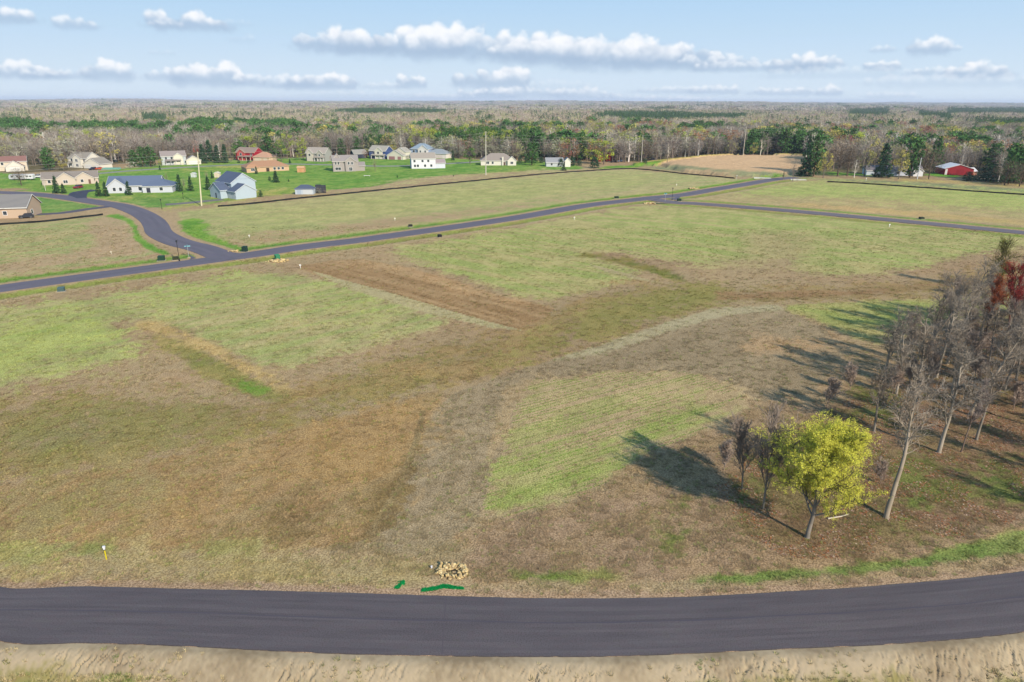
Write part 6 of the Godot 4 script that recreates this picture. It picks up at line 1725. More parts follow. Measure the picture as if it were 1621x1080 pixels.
func scatter(called: String, label: String, category: String, m: Mesh, where: Array, cols: PackedColorArray) -> void:
	if where.is_empty(): return
	var mm := MultiMesh.new()
	mm.transform_format = MultiMesh.TRANSFORM_3D
	mm.use_colors = true
	mm.mesh = m
	mm.instance_count = where.size()
	var b := PackedFloat32Array()
	b.resize(where.size() * 16)
	for i in where.size():
		var t: Transform3D = where[i]
		var k := i * 16
		b[k] = t.basis.x.x; b[k + 1] = t.basis.y.x; b[k + 2] = t.basis.z.x; b[k + 3] = t.origin.x
		b[k + 4] = t.basis.x.y; b[k + 5] = t.basis.y.y; b[k + 6] = t.basis.z.y; b[k + 7] = t.origin.y
		b[k + 8] = t.basis.x.z; b[k + 9] = t.basis.y.z; b[k + 10] = t.basis.z.z; b[k + 11] = t.origin.z
		var c := cols[i]
		b[k + 12] = c.r; b[k + 13] = c.g; b[k + 14] = c.b; b[k + 15] = 1.0
	mm.buffer = b
	var o := MultiMeshInstance3D.new()
	o.name = numbered(called)
	o.multimesh = mm
	add_child(o)
	tag(o, label, category, "", "stuff")

func spot(x: float, z: float, turn: float, w: float, h: float, up := 0.0) -> Transform3D:
	return Transform3D(Basis(Vector3.UP, turn).scaled(Vector3(w, h, w)), on(x, z, up))

var kinds := {}
func kind_of(kind: String, i: int) -> Array:
	var key := "%s%d" % [kind, i]
	if not kinds.has(key):
		var p := mid_tree(kind, 100 + hash(key) % 1000)
		kinds[key] = [p[0].mesh(mat("bark", 0.9, 0.2)), p[1].mesh(leaf_mat())]
	return kinds[key]

func mid(called: String, kind: String, x: float, z: float, h: float, wide: float, label: String, category: String, group := "") -> void:
	var v := absi(int(x * 7.0 + z * 3.0))
	var t := tree_of(called, label, category, kind_of(kind, v % 3), on(x, z), float(v % 360), 1.0, group)
	t.scale = Vector3(h * 0.1 * wide, h * 0.1, h * 0.1 * wide)

func build_mid_trees() -> void:
	mid("pine_tree", "pine", -276.2, -417.3, 14.5, 1.1, "big round dark pine left of the white house with garage doors", "pine tree")
	mid("budding_tree", "yellow", -267.7, -417.6, 10.5, 1.1, "olive budding tree touching the big dark pine at left", "budding tree")
	mid("bare_tree", "bigbare", -241, -341.1, 9.6, 1.3, "wide bare street tree in front of the white campers", "bare tree")
	mid("birch_tree", "birch", -216.7, -321.8, 7.1, 0.8, "white trunked bare tree left of the tan ranch house", "birch tree")
	mid("spruce_tree", "spruce", -205.9, -312.9, 8.3, 1.0, "taller spruce of the pair in front of the tan ranch house", "spruce tree")
	mid("spruce_tree", "spruce", -202.8, -313, 4.7, 1.3, "shorter spruce of the pair in front of the tan ranch house", "spruce tree")
	mid("spruce_tree", "spruce", -181, -302.8, 7, 1.0, "left spruce before the long blue roof", "spruce tree")
	mid("spruce_tree", "spruce", -178, -302.9, 6.8, 1.0, "second spruce before the long blue roof, beside the left one", "spruce tree")
	mid("spruce_tree", "spruce", -170.4, -307.4, 6.6, 1.0, "lone spruce before the middle of the long blue roof", "spruce tree")
	mid("pine_tree", "pine", -239.2, -443.8, 11.2, 1.2, "left dark pine of the clump behind the white blossom shrub", "pine tree")
	mid("pine_tree", "pine", -234.1, -444, 13.1, 1.2, "middle dark pine of the clump behind the white blossom shrub", "pine tree")
	mid("pine_tree", "pine", -229, -444.2, 13.5, 1.3, "right dark pine of the clump behind the white blossom shrub", "pine tree")
	mid("blossom_shrub", "blossom", -235.3, -431.1, 4.9, 1.7, "white blossoming shrub at the foot of the dark pine clump", "flowering shrub")
	mid("budding_tree", "lime", -222.4, -444.5, 5.4, 1.2, "small lime green tree left of the porch house", "budding tree")
	mid("spruce_tree", "spruce", -213.4, -423.8, 3.3, 0.9, "little dark spruce on the street verge left of the porch house", "spruce tree")
	mid("spruce_tree", "spruce", -154.1, -321.4, 8.5, 0.9, "left of the three lawn spruces beside the leaning pole", "spruce tree")
	mid("bare_tree", "bare", -155.3, -328.5, 6.4, 0.7, "thin bare tree between the lawn spruces", "bare tree")
	mid("spruce_tree", "spruce", -150.2, -323.9, 7.2, 1.0, "middle of the three lawn spruces beside the leaning pole", "spruce tree")
	mid("spruce_tree", "spruce", -144.1, -328.9, 6.7, 1.2, "right of the three lawn spruces, just past the leaning pole", "spruce tree")
	mid("young_tree", "tan", -160.6, -366.5, 5.5, 0.9, "brownish young tree behind the right lawn spruce", "young tree")
	mid("spruce_tree", "spruce", -161.8, -375.7, 4.3, 0.9, "dark young spruce beside the cream garden shed", "spruce tree")
	mid("young_tree", "tan", -178.7, -359.9, 5.1, 0.7, "thin reddish sapling on the lawn right of the long blue roof", "young tree")
	mid("spruce_tree", "spruce", -194, -371.4, 2.3, 1.0, "tiny spruce on the lawn behind the long blue roof", "spruce tree")
	mid("spruce_tree", "spruce", -206.2, -468.5, 13.3, 1.2, "front left spruce of the tall dark clump by the porch house", "spruce tree")
	mid("spruce_tree", "spruce", -205.7, -478.4, 15.7, 1.1, "tallest spruce of the dark clump by the porch house", "spruce tree")
	mid("spruce_tree", "spruce", -198.6, -473.7, 12.7, 1.1, "third spruce of the dark clump by the porch house", "spruce tree")
	mid("spruce_tree", "spruce", -193.6, -474, 13.5, 0.9, "rightmost dark spruce of the clump by the porch house", "spruce tree")
	mid("budding_tree", "bud", -193.7, -484.1, 10.5, 1.0, "pale yellow tree between the dark spruces and the dark red house", "budding tree")
	mid("pine_tree", "pine", -207.8, -535.1, 14.7, 1.2, "left dark pine behind the dark red house", "pine tree")
	mid("pine_tree", "pine", -203.5, -541.7, 13.5, 1.1, "middle dark pine behind the dark red house", "pine tree")
	mid("pine_tree", "pine", -195.9, -542.1, 13.9, 1.1, "right dark pine behind the dark red house", "pine tree")
	mid("pale_tree", "pale", -186.4, -529.9, 14.1, 1.3, "pale silvery tree right of the pines behind the dark red house", "budding tree")
	mid("shrub", "cedar", -184.8, -474.3, 2.5, 1.3, "dark shrub at the left corner of the dark red house", "shrub")
	mid("shrub", "cedar", -176.7, -469.8, 3.2, 1.0, "round dark shrub before the dark red house's porch", "shrub")
	mid("spruce_tree", "spruce", -147.8, -403.4, 4.6, 1.1, "small spruce at the left end of the orange roofed house", "spruce tree")
	mid("spruce_tree", "spruce", -121.9, -358.9, 6.3, 1.5, "broad spruce on the lawn before the orange roofed house", "spruce tree")
	mid("shrub", "cedar", -128.1, -367.6, 2.3, 1.2, "low shrub touching the broad lawn spruce", "shrub")
	mid("shrub", "cedar", -116.4, -362.1, 1.3, 1.2, "round dark bush alone on the lawn right of the broad spruce", "shrub")
	mid("pine_tree", "green", -159.5, -485.7, 16.3, 0.9, "tall green tree right of the dark red house's garage", "tree")
	mid("budding_tree", "lime", -162.3, -507.3, 20, 1.1, "tall lime green tree over the orange roofed house", "budding tree")
	mid("budding_tree", "lime", -151.1, -507.9, 16.1, 0.9, "bright yellow green tree left of the grey porch house", "budding tree")
	mid("budding_tree", "lime", -150.5, -496.8, 8.6, 1.0, "low lime green tree at the grey porch house's left", "budding tree")
	mid("shrub", "spruce", -149.3, -471, 3.3, 1.4, "blue green bush at the wood's edge behind the tan shed", "shrub")
	mid("pine_tree", "pine", -142.3, -544.8, 14.5, 0.9, "dark pine right behind the grey porch house", "pine tree")
	mid("pine_tree", "pine", -130.6, -539, 14.3, 1.1, "dark pine over the taupe grey house's left", "pine tree")
	mid("young_tree", "red", -122, -477.2, 7, 1.2, "reddish young tree left of the taupe grey house", "young tree")
	mid("young_tree", "red", -119.8, -521, 6.7, 1.1, "rust red young tree over the taupe grey house's roof", "young tree")
	mid("young_tree", "orange", -106.4, -510, 7, 1.2, "orange young tree between the navy outbuilding and navy house", "young tree")
	mid("young_tree", "tan", -81.9, -417.2, 8, 0.8, "thin twiggy tree on the lawn before the navy house", "young tree")
	mid("budding_tree", "lime", -110, -620.4, 15.9, 1.2, "yellow green crown over the navy house", "budding tree")
	mid("budding_tree", "lime", -92.8, -605.1, 19.6, 1.3, "largest yellow green crown between the navy and light blue houses", "budding tree")
	mid("spruce_tree", "spruce", -42.6, -501.8, 7.8, 0.8, "narrow spruce at the end of the light blue house's white garage", "spruce tree")
	mid("pine_tree", "green", -28.6, -471.4, 11.8, 1.4, "dark green round tree left of the tallest pole", "tree")
	mid("pine_tree", "pine", 12.7, -463.7, 16, 1.3, "big dark pine behind the hip roofed house's right lawn", "pine tree")
	mid("cedar_shrub", "cedar", 5, -482.9, 5, 1.2, "leftmost dark cedar of the hedge on the right lawn", "shrub")
	mid("cedar_shrub", "cedar", 9.3, -483.1, 5.4, 1.2, "second cedar of the hedge on the right lawn", "shrub")
	mid("cedar_shrub", "cedar", 14.5, -483.3, 5, 1.2, "third cedar of the hedge on the right lawn", "shrub")
	mid("cedar_shrub", "cedar", 19.7, -483.5, 4.6, 1.2, "fourth cedar of the hedge on the right lawn", "shrub")
	mid("cedar_shrub", "cedar", 31.3, -455.3, 5.9, 1.3, "upright dark cedar before the pale grey cottage", "shrub")
	mid("cedar_shrub", "cedar", 31.2, -429.6, 2.6, 2.4, "low spreading cedar in front of the pale grey cottage", "shrub")
	mid("cedar_shrub", "cedar", 39.5, -464.8, 6.1, 1.5, "dark cedar just right of the pale grey cottage", "shrub")
	mid("cedar_shrub", "cedar", 44.1, -465, 4.4, 1.3, "green cedar left of the big round one", "shrub")
	mid("cedar_shrub", "cedar", 52.1, -447.3, 7.8, 1.35, "big round cedar before the small red barn", "shrub")
	mid("budding_tree", "yellow", 60.2, -536, 18.8, 1.0, "golden yellow tree behind the small red barn", "budding tree")
	mid("pine_tree", "spruce", 69.9, -536.5, 17.9, 0.8, "narrow leaning dark conifer right of the golden tree", "pine tree")
	mid("budding_tree", "lime", 85.3, -549.9, 18.8, 1.1, "tall yellow green tree behind the white farmhouse", "budding tree")
	mid("budding_tree", "lime", 74.3, -530.6, 16.4, 1.0, "olive tree beside the narrow dark conifer", "budding tree")
	mid("bare_tree", "bigbare", 71.6, -491, 13.1, 0.8, "dark bare tree between the small red barn and white farmhouse", "bare tree")
	mid("bare_tree", "bigbare", 93.9, -497.3, 15.4, 1.4, "broad grey bare tree right of the white farmhouse", "bare tree")
	mid("red_maple", "red", 103.7, -520.1, 12.5, 1.1, "rosy budded tree right of the transformer pole", "maple tree")
	mid("shrub", "cedar", 87.9, -466.9, 3.2, 1.6, "dark bush at the foot of the transformer pole", "shrub")
	mid("shrub", "tan", 103.8, -472.4, 6.1, 1.6, "brown thicket bush at the left tip of the brown field", "shrub")
	mid("budding_tree", "bud", 166.4, -541.2, 10.7, 1.3, "olive bushy tree left of the brown field's pole", "budding tree")
	mid("budding_tree", "yellow", 184.7, -542.2, 9.8, 1.2, "yellow olive bush right of the brown field's pole", "budding tree")
	mid("spruce_tree", "spruce", 167.6, -401.1, 25.3, 0.75, "tallest dark conifer by the junction, left of the pair", "spruce tree")
	mid("pine_tree", "pine", 172.7, -401.3, 24.9, 0.85, "dark conifer close behind the tallest one by the junction", "pine tree")
	mid("cedar_shrub", "cedar", 164.6, -401, 6, 1.6, "low dark cedar at the foot of the tallest conifer", "shrub")
	mid("bare_tree", "bare", 150.3, -374.3, 12.1, 0.8, "small bare sapling at the far road's end", "bare tree")
	mid("shrub", "tan", 148.7, -383.6, 6.1, 2.0, "purple brown bare thicket left of the small bare sapling", "shrub")
	mid("budding_tree", "yellow", 173.8, -391.1, 15.7, 0.95, "pale yellow rounded tree right of the dark conifers", "budding tree")
	mid("bare_tree", "bigbare", 186.7, -401.8, 20.5, 1.2, "large bare tree right of the pale yellow one", "bare tree")
	mid("bare_tree", "bigbare", 192.3, -402, 17.8, 1.1, "second large bare tree, left of the white birch", "bare tree")
	mid("birch_tree", "birch", 191.4, -391.7, 11.6, 1.1, "white limbed birch on the far right lawn", "birch tree")
	mid("budding_tree", "bud", 202.2, -402.3, 16.8, 1.1, "yellow tinged tree just right of the white birch", "budding tree")
	mid("budding_tree", "yellow", 221.4, -429.2, 20.4, 1.0, "amber crown behind the lone right spruce", "budding tree")
	mid("spruce_tree", "spruce", 209, -395.7, 20.6, 1.15, "large lone dark spruce before the low white house", "spruce tree")
	mid("budding_tree", "yellow", 213.1, -385.9, 16.8, 1.0, "golden tree before the low white house", "budding tree")
	mid("pine_tree", "pine", 225.1, -396.3, 23.3, 1.0, "tall dark pine behind the golden tree", "pine tree")
	mid("bare_tree", "bigbare", 230.2, -386.5, 17.5, 1.1, "brown bare tree with dark trunk left of the big dark red barn", "bare tree")
	mid("pine_tree", "pine", 258.7, -430.6, 22.3, 0.8, "dark pine behind the brown bare tree", "pine tree")
	mid("birch_tree", "birch", 275.4, -431.3, 12, 0.9, "pale birch behind the big dark red barn", "birch tree")
	mid("cedar_shrub", "cedar", 248.6, -380.8, 5.4, 2.0, "dark green thicket at the big dark red barn's right front", "shrub")
	mid("cedar_shrub", "cedar", 256.8, -381.1, 8, 1.6, "taller dark cedar right of the big dark red barn", "shrub")
	mid("cedar_shrub", "cedar", 257.5, -374.9, 10.5, 1.5, "dark conifer between the big dark red barn and right edge", "shrub")
	mid("bare_tree", "bigbare", 254.3, -360.2, 13.6, 1.4, "grey bare bush at the lower right of the woods", "bare tree")
	mid("bare_tree", "bigbare", 258.3, -354.8, 13.4, 1.4, "grey bare bush at the right edge below the tall pines", "bare tree")
	mid("birch_tree", "birch", 258.9, -372, 16.6, 0.8, "white limbed tree before the tall pines at the right edge", "birch tree")
	mid("shrub", "pale", -87.8, -314.2, 3.1, 1.9, "pale grey brush heap beside the pale blue shed", "shrub")
	mid("shrub", "tan", -85.8, -316.5, 2, 1.8, "low brown brush right of the pale grey heap", "shrub")
	mid("shrub", "cedar", -110.2, -302.8, 3.2, 1.0, "narrow dark bush at the pale slate blue house's right wall", "shrub")
	mid("shrub", "cedar", -63.7, -385.8, 1.3, 1.1, "small dark bush at the lawn's edge above the black fence", "shrub")
	mid("shrub", "cedar", -33.3, -393.6, 1, 1.0, "tiny dark bush between the pale blue house and tallest pole", "shrub")
	# rows and thickets whose trees look alike
	var rng := RandomNumberGenerator.new()
	rng.seed = 19
	var rows := [
		["pine_tree", ["pine"], pl([-123.5, -539.4, -119.9, -566.3, -104.8, -581.5, -94.2, -567.6, -102.4, -540.4]), 22, 15.0, 1.0, "green pine in the dense row behind the grey and navy houses", "pine tree", "pines behind the grey and navy houses"],
		["pine_tree", ["pine", "pine", "pine", "lime", "green"], pl([-77.8, -554.8, -62.7, -576.4, -35.3, -550.3, -5.5, -526.6, 22.4, -516.2, 20.4, -595.8, -28.8, -625.2, -73.2, -622.6]), 84, 20.0, 1.0, "tall green pine in the belt between the light blue and hip roofed houses", "pine tree", "pines of the belt behind the houses"],
		["leafing_tree", ["lime", "green"], pl([-82.2, -568.3, -37, -577.8, 24, -553.4, 20.9, -611.5, -29.6, -642.4, -89.7, -621.6]), 22, 21.0, 1.0, "bright green leafing tree rising among the belt of pines", "tree", "leafing trees of the pine belt"],
		["budding_tree", ["pale"], pl([-58.4, -536.3, -33, -513.5, -5.2, -503.6, 25.9, -494.2, 27, -516.4, -5.5, -526.6, -34.9, -543.8]), 42, 10.5, 1.15, "pale grey green budding tree in front of the pine belt", "budding tree", "pale budding trees before the pine belt"],
		["bare_tree", ["bare"], pl([113.7, -514.8, 144.3, -540.2, 177, -552, 185.4, -575.4, 151.2, -566.7, 121.3, -545.3]), 56, 14.5, 0.95, "grey bare tree in the thicket at the top of the brown field", "bare tree", "bare trees above the brown field"],
		["orange_maple", ["orange"], pl([126.6, -558.6, 154, -577.3, 190.4, -586.4, 199, -613.5, 162.9, -611.5, 134.6, -594.5]), 40, 18.0, 1.0, "orange budded tree rising behind the thicket above the brown field", "maple tree", "orange trees above the brown field"],
		["pine_tree", ["pine"], pl([185.9, -555, 206.9, -559.4, 229.2, -563.9, 247.9, -608.4, 227, -615.1, 200, -598.1]), 34, 20.5, 1.0, "dark pine in the stand right of the brown field's pole", "pine tree", "dark pines right of the brown field"],
		["bare_tree", ["bare"], pl([246.5, -414.8, 267.4, -431, 291.3, -431.9, 296.4, -416.7, 325.3, -458.6, 274.5, -456.5]), 36, 15.0, 1.0, "bare grey tree in the wood behind the big dark red barn", "bare tree", "bare trees behind the big red barn"],
		["pine_tree", ["pine"], pl([255.6, -363.1, 266.7, -363.4, 279.9, -363.9, 303.5, -395.7, 277.8, -394.8]), 14, 22.0, 1.0, "tall dark pine at the right edge beside the big dark red barn", "pine tree", "tall pines at the right edge"],
		["bare_tree", ["bare"], pl([-326.6, -415.3, -315.9, -432, -304.4, -450, -297.3, -500.9, -263.4, -514, -233, -540.2, -247.1, -573.7, -328.7, -555.2, -362.5, -497.8, -372.7, -475.9]), 50, 14.0, 1.05, "grey bare tree along the front of the woods behind the left houses", "bare tree", "bare trees behind the left houses"],
		["bare_tree", ["bare"], pl([-216.4, -541, -197, -562.2, -169.3, -570.7, -130.5, -580.1, -137.2, -610.6, -212.1, -606.3, -235.2, -589.3]), 26, 13.5, 1.05, "grey bare tree in the woods behind the dark red and grey houses", "bare tree", "bare trees behind the red and grey houses"],
		["bare_tree", ["bare", "tan", "yellow", "orange"], pl([29.7, -484, 53.2, -500.8, 108.9, -532.2, 116.8, -571.8, 58.8, -555.1, 32.4, -528.5]), 26, 12.5, 1.05, "bare or budding tree among the thicket round the white farmhouse", "tree", "trees round the white farmhouse"],
	]
	for q in rows:
		var area: PackedVector2Array = q[2]
		var lo := Vector2(1e9, 1e9)
		var hi := -lo
		for p in area:
			lo = lo.min(p); hi = hi.max(p)
		var n := 0
		for i in 4000:
			if n >= q[3]: break
			var p := Vector2(rng.randf_range(lo.x, hi.x), rng.randf_range(lo.y, hi.y))
			if not Geometry2D.is_point_in_polygon(p, area): continue
			n += 1
			mid(q[0], q[1][rng.randi() % q[1].size()], p.x, p.y, q[4] * rng.randf_range(0.8, 1.12), q[5] * rng.randf_range(0.85, 1.15), q[6], q[7], q[8])

func build_woods() -> void:
	var rng := RandomNumberGenerator.new()
	rng.seed = 4
	var pines := [pl([142.4, -1316.2, 202.7, -1225.5, 335.2, -1323.7, 455.8, -1402, 604.4, -1861.9, 445.6, -2048.6, 251.5, -1936.5]), pl([-475.5, -1857.2, -322.4, -1734.3, -181.8, -1939, -231.8, -2475.6, -470.5, -2535, -561.7, -2357.6]), pl([-479.1, -620.5, -425.5, -639.4, -562, -852, -664.7, -864.4]), pl([-414.9, -670.1, -333.4, -634.2, -466.5, -891, -528.6, -856.3]), pl([-310.1, -665.3, -256.3, -655.7, -354.5, -906.1, -429.3, -924.5]), pl([-258.7, -702.1, -229.1, -758.9, -325.4, -1075.3, -363.1, -1109.6, -324.5, -882.9]), pl([827.7, -1769.7, 938.3, -1794.3, 1563.2, -2995.6, 1250.3, -2678.1]), pl([917, -1624.5, 766, -1248, 1261.9, -2077, 1437.6, -2552.1]), pl([1173.8, -1945.4, 1393.1, -1895.4, 2858.6, -3899.1, 1963.9, -3261.2]), pl([612.6, -948.2, 718.3, -961.2, 1036.9, -1391.7, 842.4, -1307.5]), pl([182, -418, 205.4, -397.9, 259.7, -503.7, 232.3, -536]), pl([-93.2, -495.2, 29.6, -487.8, 40.4, -669.4, -34, -742.7, -101.9, -670.5]), pl([-538.2, -1041.6, -474.9, -980.4, -691.7, -1432.1, -806.6, -1565.6])]
	var forms := [[], [], [], [], []]     # bare, bare, leafy, leafy, pine
	var tints := []
	for i in 10:
		if i >= 5: break
		tints.append(PackedColorArray())
	var bare := [C(174, 163, 152), C(162, 154, 148), C(184, 173, 160), C(150, 141, 135), C(172, 157, 152), C(190, 183, 170)]
	var leafy := [C(178, 178, 134), C(162, 168, 112), C(166, 166, 140), C(188, 184, 146), C(138, 158, 82)]
	var warm := [C(160, 128, 98), C(150, 108, 100), C(160, 122, 108), C(146, 104, 104)]
	var unit := 1.35 / 0.33
	var near := {}
	var near_tint := {}
	for n in 90000:
		# even spread over the wedge that the camera sees, with a little to either side
		var d := sqrt(rng.randf_range(440.0 * 440.0, 2600.0 * 2600.0))
		var x := rng.randf_range(-0.86, 0.86) * d
		if is_open(x, -d): continue
		var p := Vector2(x, -d)
		var big := n_big.get_noise_2d(x * 0.35 + 900.0, d * 0.35)
		var mid2 := n_big.get_noise_2d(x * 1.2 - 300.0, d * 0.9)
		var pine := mid2 + big * 0.4 > 0.37
		if d > 700.0:
			for q in pines:
				if Geometry2D.is_point_in_polygon(p, q): pine = true
		var h := rng.randf_range(1.1, 1.75) * (0.95 + 0.3 * big)
		if d < 950.0:
			h *= 1.18
			var roll := 0.42 + (rng.randf() - 0.5) * 0.75 + 0.9 * n_big.get_noise_2d(x * 1.1 + 70.0, d * 0.8) - 0.2 * smoothstep(-60.0, -200.0, x)
			var kd: String = "pine"
			if not (mid2 + big * 0.4 > 0.5 or pine):
				kd = "bare" if roll < 0.36 else "tan" if roll < 0.42 else "birch" if roll < 0.54 else "pale" if roll < 0.66 else "bud" if roll < 0.77 else "lime" if roll < 0.85 else "yellow" if roll < 0.9 else "orange" if roll < 1.0 else "red"
			kd += str(rng.randi() % 2)
			if not near.has(kd):
				near[kd] = []
				near_tint[kd] = PackedColorArray()
			near[kd].append(spot(x, -d, rng.randf() * TAU, h * rng.randf_range(1.05, 1.75), h))
			var v := rng.randf_range(0.85, 1.5)
			near_tint[kd].append(Color(v, v * rng.randf_range(0.96, 1.03), v * rng.randf_range(0.92, 1.04)))
			continue
		var w := h * rng.randf_range(1.0, 1.55)
		var f := 4
		var c := Color(0.33, 0.33, 0.33)
		if pine:
			h *= 1.12
			c = Color(0.27, 0.27, 0.27) * rng.randf_range(0.8, 1.25)
		else:
			var pick := 0.5 + (rng.randf() - 0.5) * 0.75 + mid2 * 0.9
			var sh := rng.randf_range(0.84, 1.16)
			if pick < 0.6:
				f = rng.randi() % 2
				c = bare[rng.randi() % 6] * sh
			elif pick < 0.92:
				f = 2 + rng.randi() % 2
				c = leafy[rng.randi() % 5] * sh
			else:
				f = 2 + rng.randi() % 2
				c = warm[rng.randi() % 4] * sh
		forms[f].append(spot(x, -d, rng.randf() * TAU, w, h))
		tints[f].append(Color(c.r * unit, c.g * unit, c.b * unit))
	scatter("bare_woods", "far grey bare woods behind the houses, reading as one mass", "woods", far_tree("bare", 301), forms[0], tints[0])
	scatter("bare_woods", "far tan bare woods between the pine groves, reading as one mass", "woods", far_tree("bare", 302), forms[1], tints[1])
	scatter("budding_woods", "far pale budding woods mixed through the grey ones", "woods", far_tree("leafy", 303), forms[2], tints[2])
	scatter("budding_woods", "far warm and yellow budding crowns dotted through the woods", "woods", far_tree("leafy", 304), forms[3], tints[3])
	scatter("pine_woods", "far dark green pine groves in the woods", "woods", far_tree("pine", 305), forms[4], tints[4])
	var words := {"bare": "grey leafless", "tan": "tan leafless", "birch": "white stemmed birch", "pale": "pale silvery budding", "bud": "pale yellow budding", "lime": "yellow green leafing", "yellow": "golden budding", "orange": "orange budding", "red": "rusty red budding", "pine": "dark green pine"}
	var order := near.keys()
	order.sort()
	for kd in order:
		var p: Array = mid_tree(str(kd).left(-1), 700 + order.find(kd))
		var m: MB = p[1]
		m.v.append_array(p[0].v); m.n.append_array(p[0].n); m.c.append_array(p[0].c)
		scatter("woodland", ["first mass of ", "second mass of "][int(str(kd).right(1))] + words[str(kd).left(-1)] + " trees in the woods just behind the houses", "woods", m.mesh(leaf_mat()), near[kd], near_tint[kd])
	var fa := [[], [], []]
	var ta := [PackedColorArray(), PackedColorArray(), PackedColorArray()]
	for n in 64000:
		var d := 2500.0 * pow(12500.0 / 2500.0, sqrt(rng.randf() * 0.999))
		if rng.randf() < 0.3: d = rng.randf_range(2450.0, 5000.0)
		var x := rng.randf_range(-0.86, 0.86) * d
		var big := n_big.get_noise_2d(x * 0.12 + 500.0, d * 0.12)
		var mid2 := n_big.get_noise_2d(x * 0.5 - 300.0, d * 0.3)
		var p := Vector2(x, -d)
		var pine := mid2 + big * 0.4 > 0.36
		if d < 4500.0:
			for q in pines:
				if Geometry2D.is_point_in_polygon(p, q): pine = true
		var h := rng.randf_range(0.65, 1.35) * (1.0 + 0.3 * big)
		var c: Color
		var f := 2
		if pine:
			c = C(72, 96, 66) * rng.randf_range(0.8, 1.2)
		else:
			f = rng.randi() % 2
			var pick := 0.5 + (rng.randf() - 0.5) * 0.7 + mid2 * 1.0
			c = bare[rng.randi() % 6] if pick < 0.72 else leafy[rng.randi() % 5] if pick < 1.0 else warm[rng.randi() % 4]
			c = c * rng.randf_range(0.85, 1.12)
		fa[f].append(spot(x, -d, rng.randf() * TAU, 1.0 + d / 9000.0, h))
		ta[f].append(Color(c.r * unit, c.g * unit, c.b * unit))
	scatter("distant_woods", "hazy distant woods running to the horizon", "woods", clump(401, false), fa[0], ta[0])
	scatter("distant_woods", "more hazy distant woods below the horizon", "woods", clump(402, false), fa[1], ta[1])
	scatter("distant_pines", "hazy dark conifer belts near the horizon", "woods", clump(403, true), fa[2], ta[2])

# ---------------------------------------------------------------- grass, stubble and litter
func tuft(s: int, blades: int, h: float, w: float, flat: float) -> ArrayMesh:
	var rng := RandomNumberGenerator.new()
	rng.seed = s
	var m := MB.new()
	for i in blades:
		var a := rng.randf() * TAU
		var o := Vector3(cos(a), 0, sin(a)) * rng.randf() * w * 0.5
		var b := rng.randf() * TAU
		var tip := o + Vector3(cos(b) * w * flat, h * rng.randf_range(0.5, 1.0), sin(b) * w * flat)
		var sd := Vector3(-sin(b), 0, cos(b)) * w * 0.09
		m.tri(o - sd, tip, o + sd, Color(1, 1, 1) * rng.randf_range(0.75, 1.2))
	return m.mesh(mat("leaf", 0.9, 0.2))

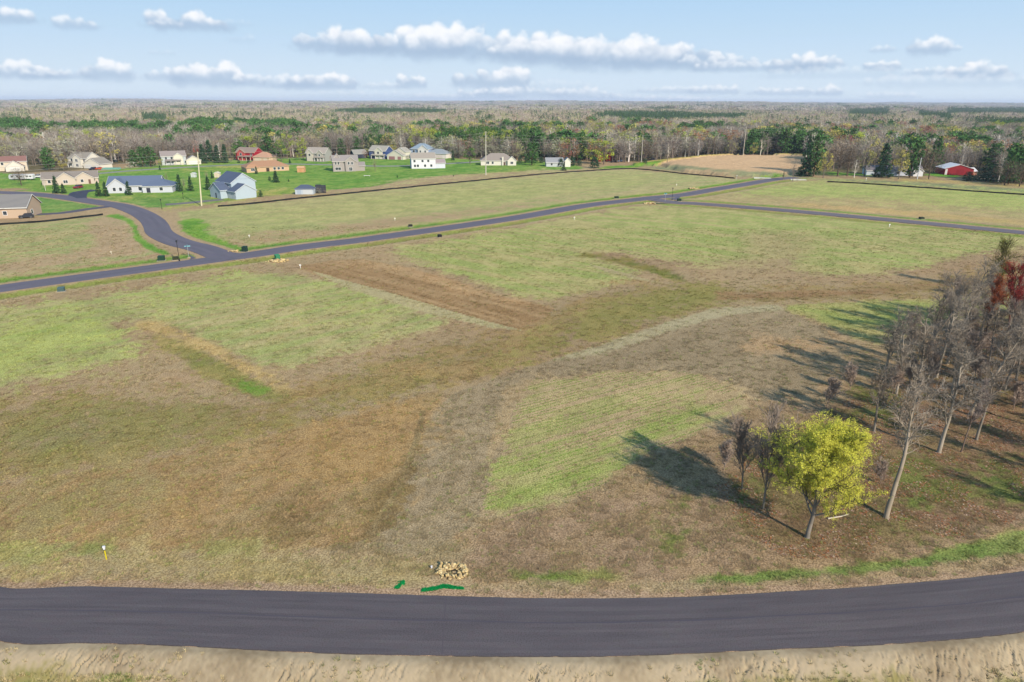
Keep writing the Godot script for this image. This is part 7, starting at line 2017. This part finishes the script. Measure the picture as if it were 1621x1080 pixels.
func build_grass() -> void:
	var rng := RandomNumberGenerator.new()
	rng.seed = 5
	var forms := [[], [], []]
	var tints := [PackedColorArray(), PackedColorArray(), PackedColorArray()]
	var plot := pl([2.4, -94.9, 16.8, -99.1, 27.7, -99.3, 30.6, -95.7, 33.7, -87.5, 24.1, -77.8, 15.1, -72.5, 10.6, -66.3, 4.6, -61.3, -2.4, -59.3, -3.5, -62.8, -1.5, -71.2, 0.4, -85.1])
	for n in 250000:
		var d := 38.0 * pow(230.0 / 38.0, rng.randf())
		var x := rng.randf_range(-0.8, 0.8) * (d + 14.0)
		var z := -d
		if d < 70.0:
			var far := edge_at(near_edge_far, x)
			var close := edge_at(near_edge_close, x)
			if z > far - 0.5 and z < close + 2.6: continue
			if z >= close + 2.6 and rng.randf() < 0.3: continue
		if d > 140.0 and ground_y(x, z) > -0.025 and ground_y(x, z) < -0.015: continue
		if x > -10.8 and x < -3.4 and z > -50.6 and z < -48.1: continue
		if d < 100.0 and Geometry2D.is_point_in_polygon(Vector2(x, z), plot) and rng.randf() < 0.8: continue
		var c := ground_color(x, z)
		var green := c.g > c.r * 1.02
		if n_fine.get_noise_2d(x * 0.5, z * 0.5) + n_mid.get_noise_2d(x * 2.0, z * 2.0) < 0.06 and rng.randf() < 0.86: continue
		var f := 1 if green else 0
		var size := rng.randf_range(0.6, 1.25) * (1.0 + d / 200.0)
		var v := rng.randf_range(1.1, 2.0)
		if not green and rng.randf() < 0.1: c = c.lerp(C(120, 140, 60), 0.5)
		forms[f].append(spot(x, z, rng.randf() * TAU, size, size * rng.randf_range(0.7, 1.2)))
		tints[f].append(Color(c.r * v, c.g * v * 1.01, c.b * v * 0.92))
	# drilled rows of young grass in the plot before the trees
	var dir := Vector2(0.857, -0.515)
	var side := Vector2(0.515, 0.857)
	for r in 90:
		for i in 330:
			var p := Vector2(10.0, -75.0) + dir * ((i - 165) * 0.17 + rng.randf_range(-.1, .1)) + side * ((r - 45) * 0.75 + rng.randf_range(-0.07, 0.07))
			if not Geometry2D.is_point_in_polygon(p, plot): continue
			if n_row.get_noise_2d(r * 0.7, p.x * 0.03) + n_mid.get_noise_2d(p.x * 0.8, p.y * 0.8) * 0.9 < -0.15 or rng.randf() < 0.1: continue
			var size := rng.randf_range(0.6, 1.1)
			forms[1].append(spot(p.x, p.y, rng.randf() * TAU, size, size))
			var k := C(118, 160, 54).lerp(C(146, 166, 80), rng.randf()) * rng.randf_range(1.0, 1.6)
			tints[1].append(k)
	scatter("dry_grass", "dry tan grass and stubble tufts over the near fields", "grass", tuft(61, 9, 0.11, 0.24, 0.9), forms[0], tints[0])
	scatter("green_grass", "young green grass tufts in the plots, ditches and rows", "grass", tuft(62, 10, 0.12, 0.2, 0.6), forms[1], tints[1])
	# tall weeds along the bottom of the bank
	var weeds := []
	var wt := PackedColorArray()
	for n in 16000:
		var x := rng.randf_range(-40.0, 42.0)
		var s := rng.randf_range(0.5, 6.5)
		var dens := n_mid.get_noise_2d(x * 0.6, 70.0)
		if dens + rng.randf_range(-0.3, 0.3) < 0.0 and rng.randf() < 0.93: continue
		if s < 2.2 and rng.randf() < 0.9: continue
		var z := edge_at(near_edge_close, x) + s
		var size := rng.randf_range(0.6, 1.5) * (1.0 + 0.9 * smoothstep(0.1, 0.35, dens) * smoothstep(2.2, 2.8, s))
		weeds.append(Transform3D(Basis(Vector3.UP, rng.randf() * TAU).scaled(Vector3(size, size, size)), Vector3(x, 0.0 - bank_drop(s), z)))
		wt.append(C(112, 136, 58).lerp(C(196, 176, 132), clampf(rng.randf() * 1.1 + 0.25 - dens * 2.0, 0, 1)) * rng.randf_range(0.9, 1.5))
	scatter("bank_weeds", "green and straw weeds at the foot of the sandy bank", "weeds", tuft(63, 14, 0.22, 0.26, 0.6), weeds, wt)
	# fallen leaves under the trees
	var lm := MB.new()
	lm.tri(Vector3(-0.07, 0.0, 0), Vector3(0, 0.03, -0.1), Vector3(0.07, 0.01, 0), Color(1, 1, 1))
	lm.tri(Vector3(-0.07, 0.0, 0), Vector3(0.07, 0.01, 0), Vector3(0.01, 0.035, 0.09), Color(0.94, 0.94, 0.94))
	var area := pl([22.3, -65.8, 29.6, -73, 41.7, -83.5, 56.2, -97, 77.3, -118.2, 105.2, -134.6, 141.8, -135.1, 77.6, -67.5, 52.4, -59.9, 46.3, -56.7, 38.1, -55.2, 31, -52.8, 25.3, -53.2, 23, -57.1])
	var litter := []
	var lt := PackedColorArray()
	var browns := [C(206, 160, 122), C(176, 120, 84), C(146, 104, 78), C(190, 150, 128), C(216, 186, 158), C(196, 128, 80)]
	for n in 130000:
		var p := Vector2(rng.randf_range(16.0, 100.0), rng.randf_range(-125.0, -52.0))
		if not Geometry2D.is_point_in_polygon(p, area): continue
		if n_mid.get_noise_2d(p.x * 1.5, p.y * 1.5) < -0.05: continue
		var s := rng.randf_range(0.7, 1.5)
		litter.append(spot(p.x, p.y, rng.randf() * TAU, s, s, 0.02))
		lt.append(browns[rng.randi() % 6] * rng.randf_range(0.7, 1.15))
	scatter("leaf_litter", "brown and orange fallen leaves under the trees at right", "fallen leaves", lm.mesh(mat("leaf", 0.9, 0.2)), litter, lt)

func _ready() -> void:
	set_the_air()
	build_ground()
	build_roads()
	build_bank()
	build_houses()
	build_woods()
	build_mid_trees()
	build_near_trees()
	build_vehicles()
	build_furniture()
	build_grass()
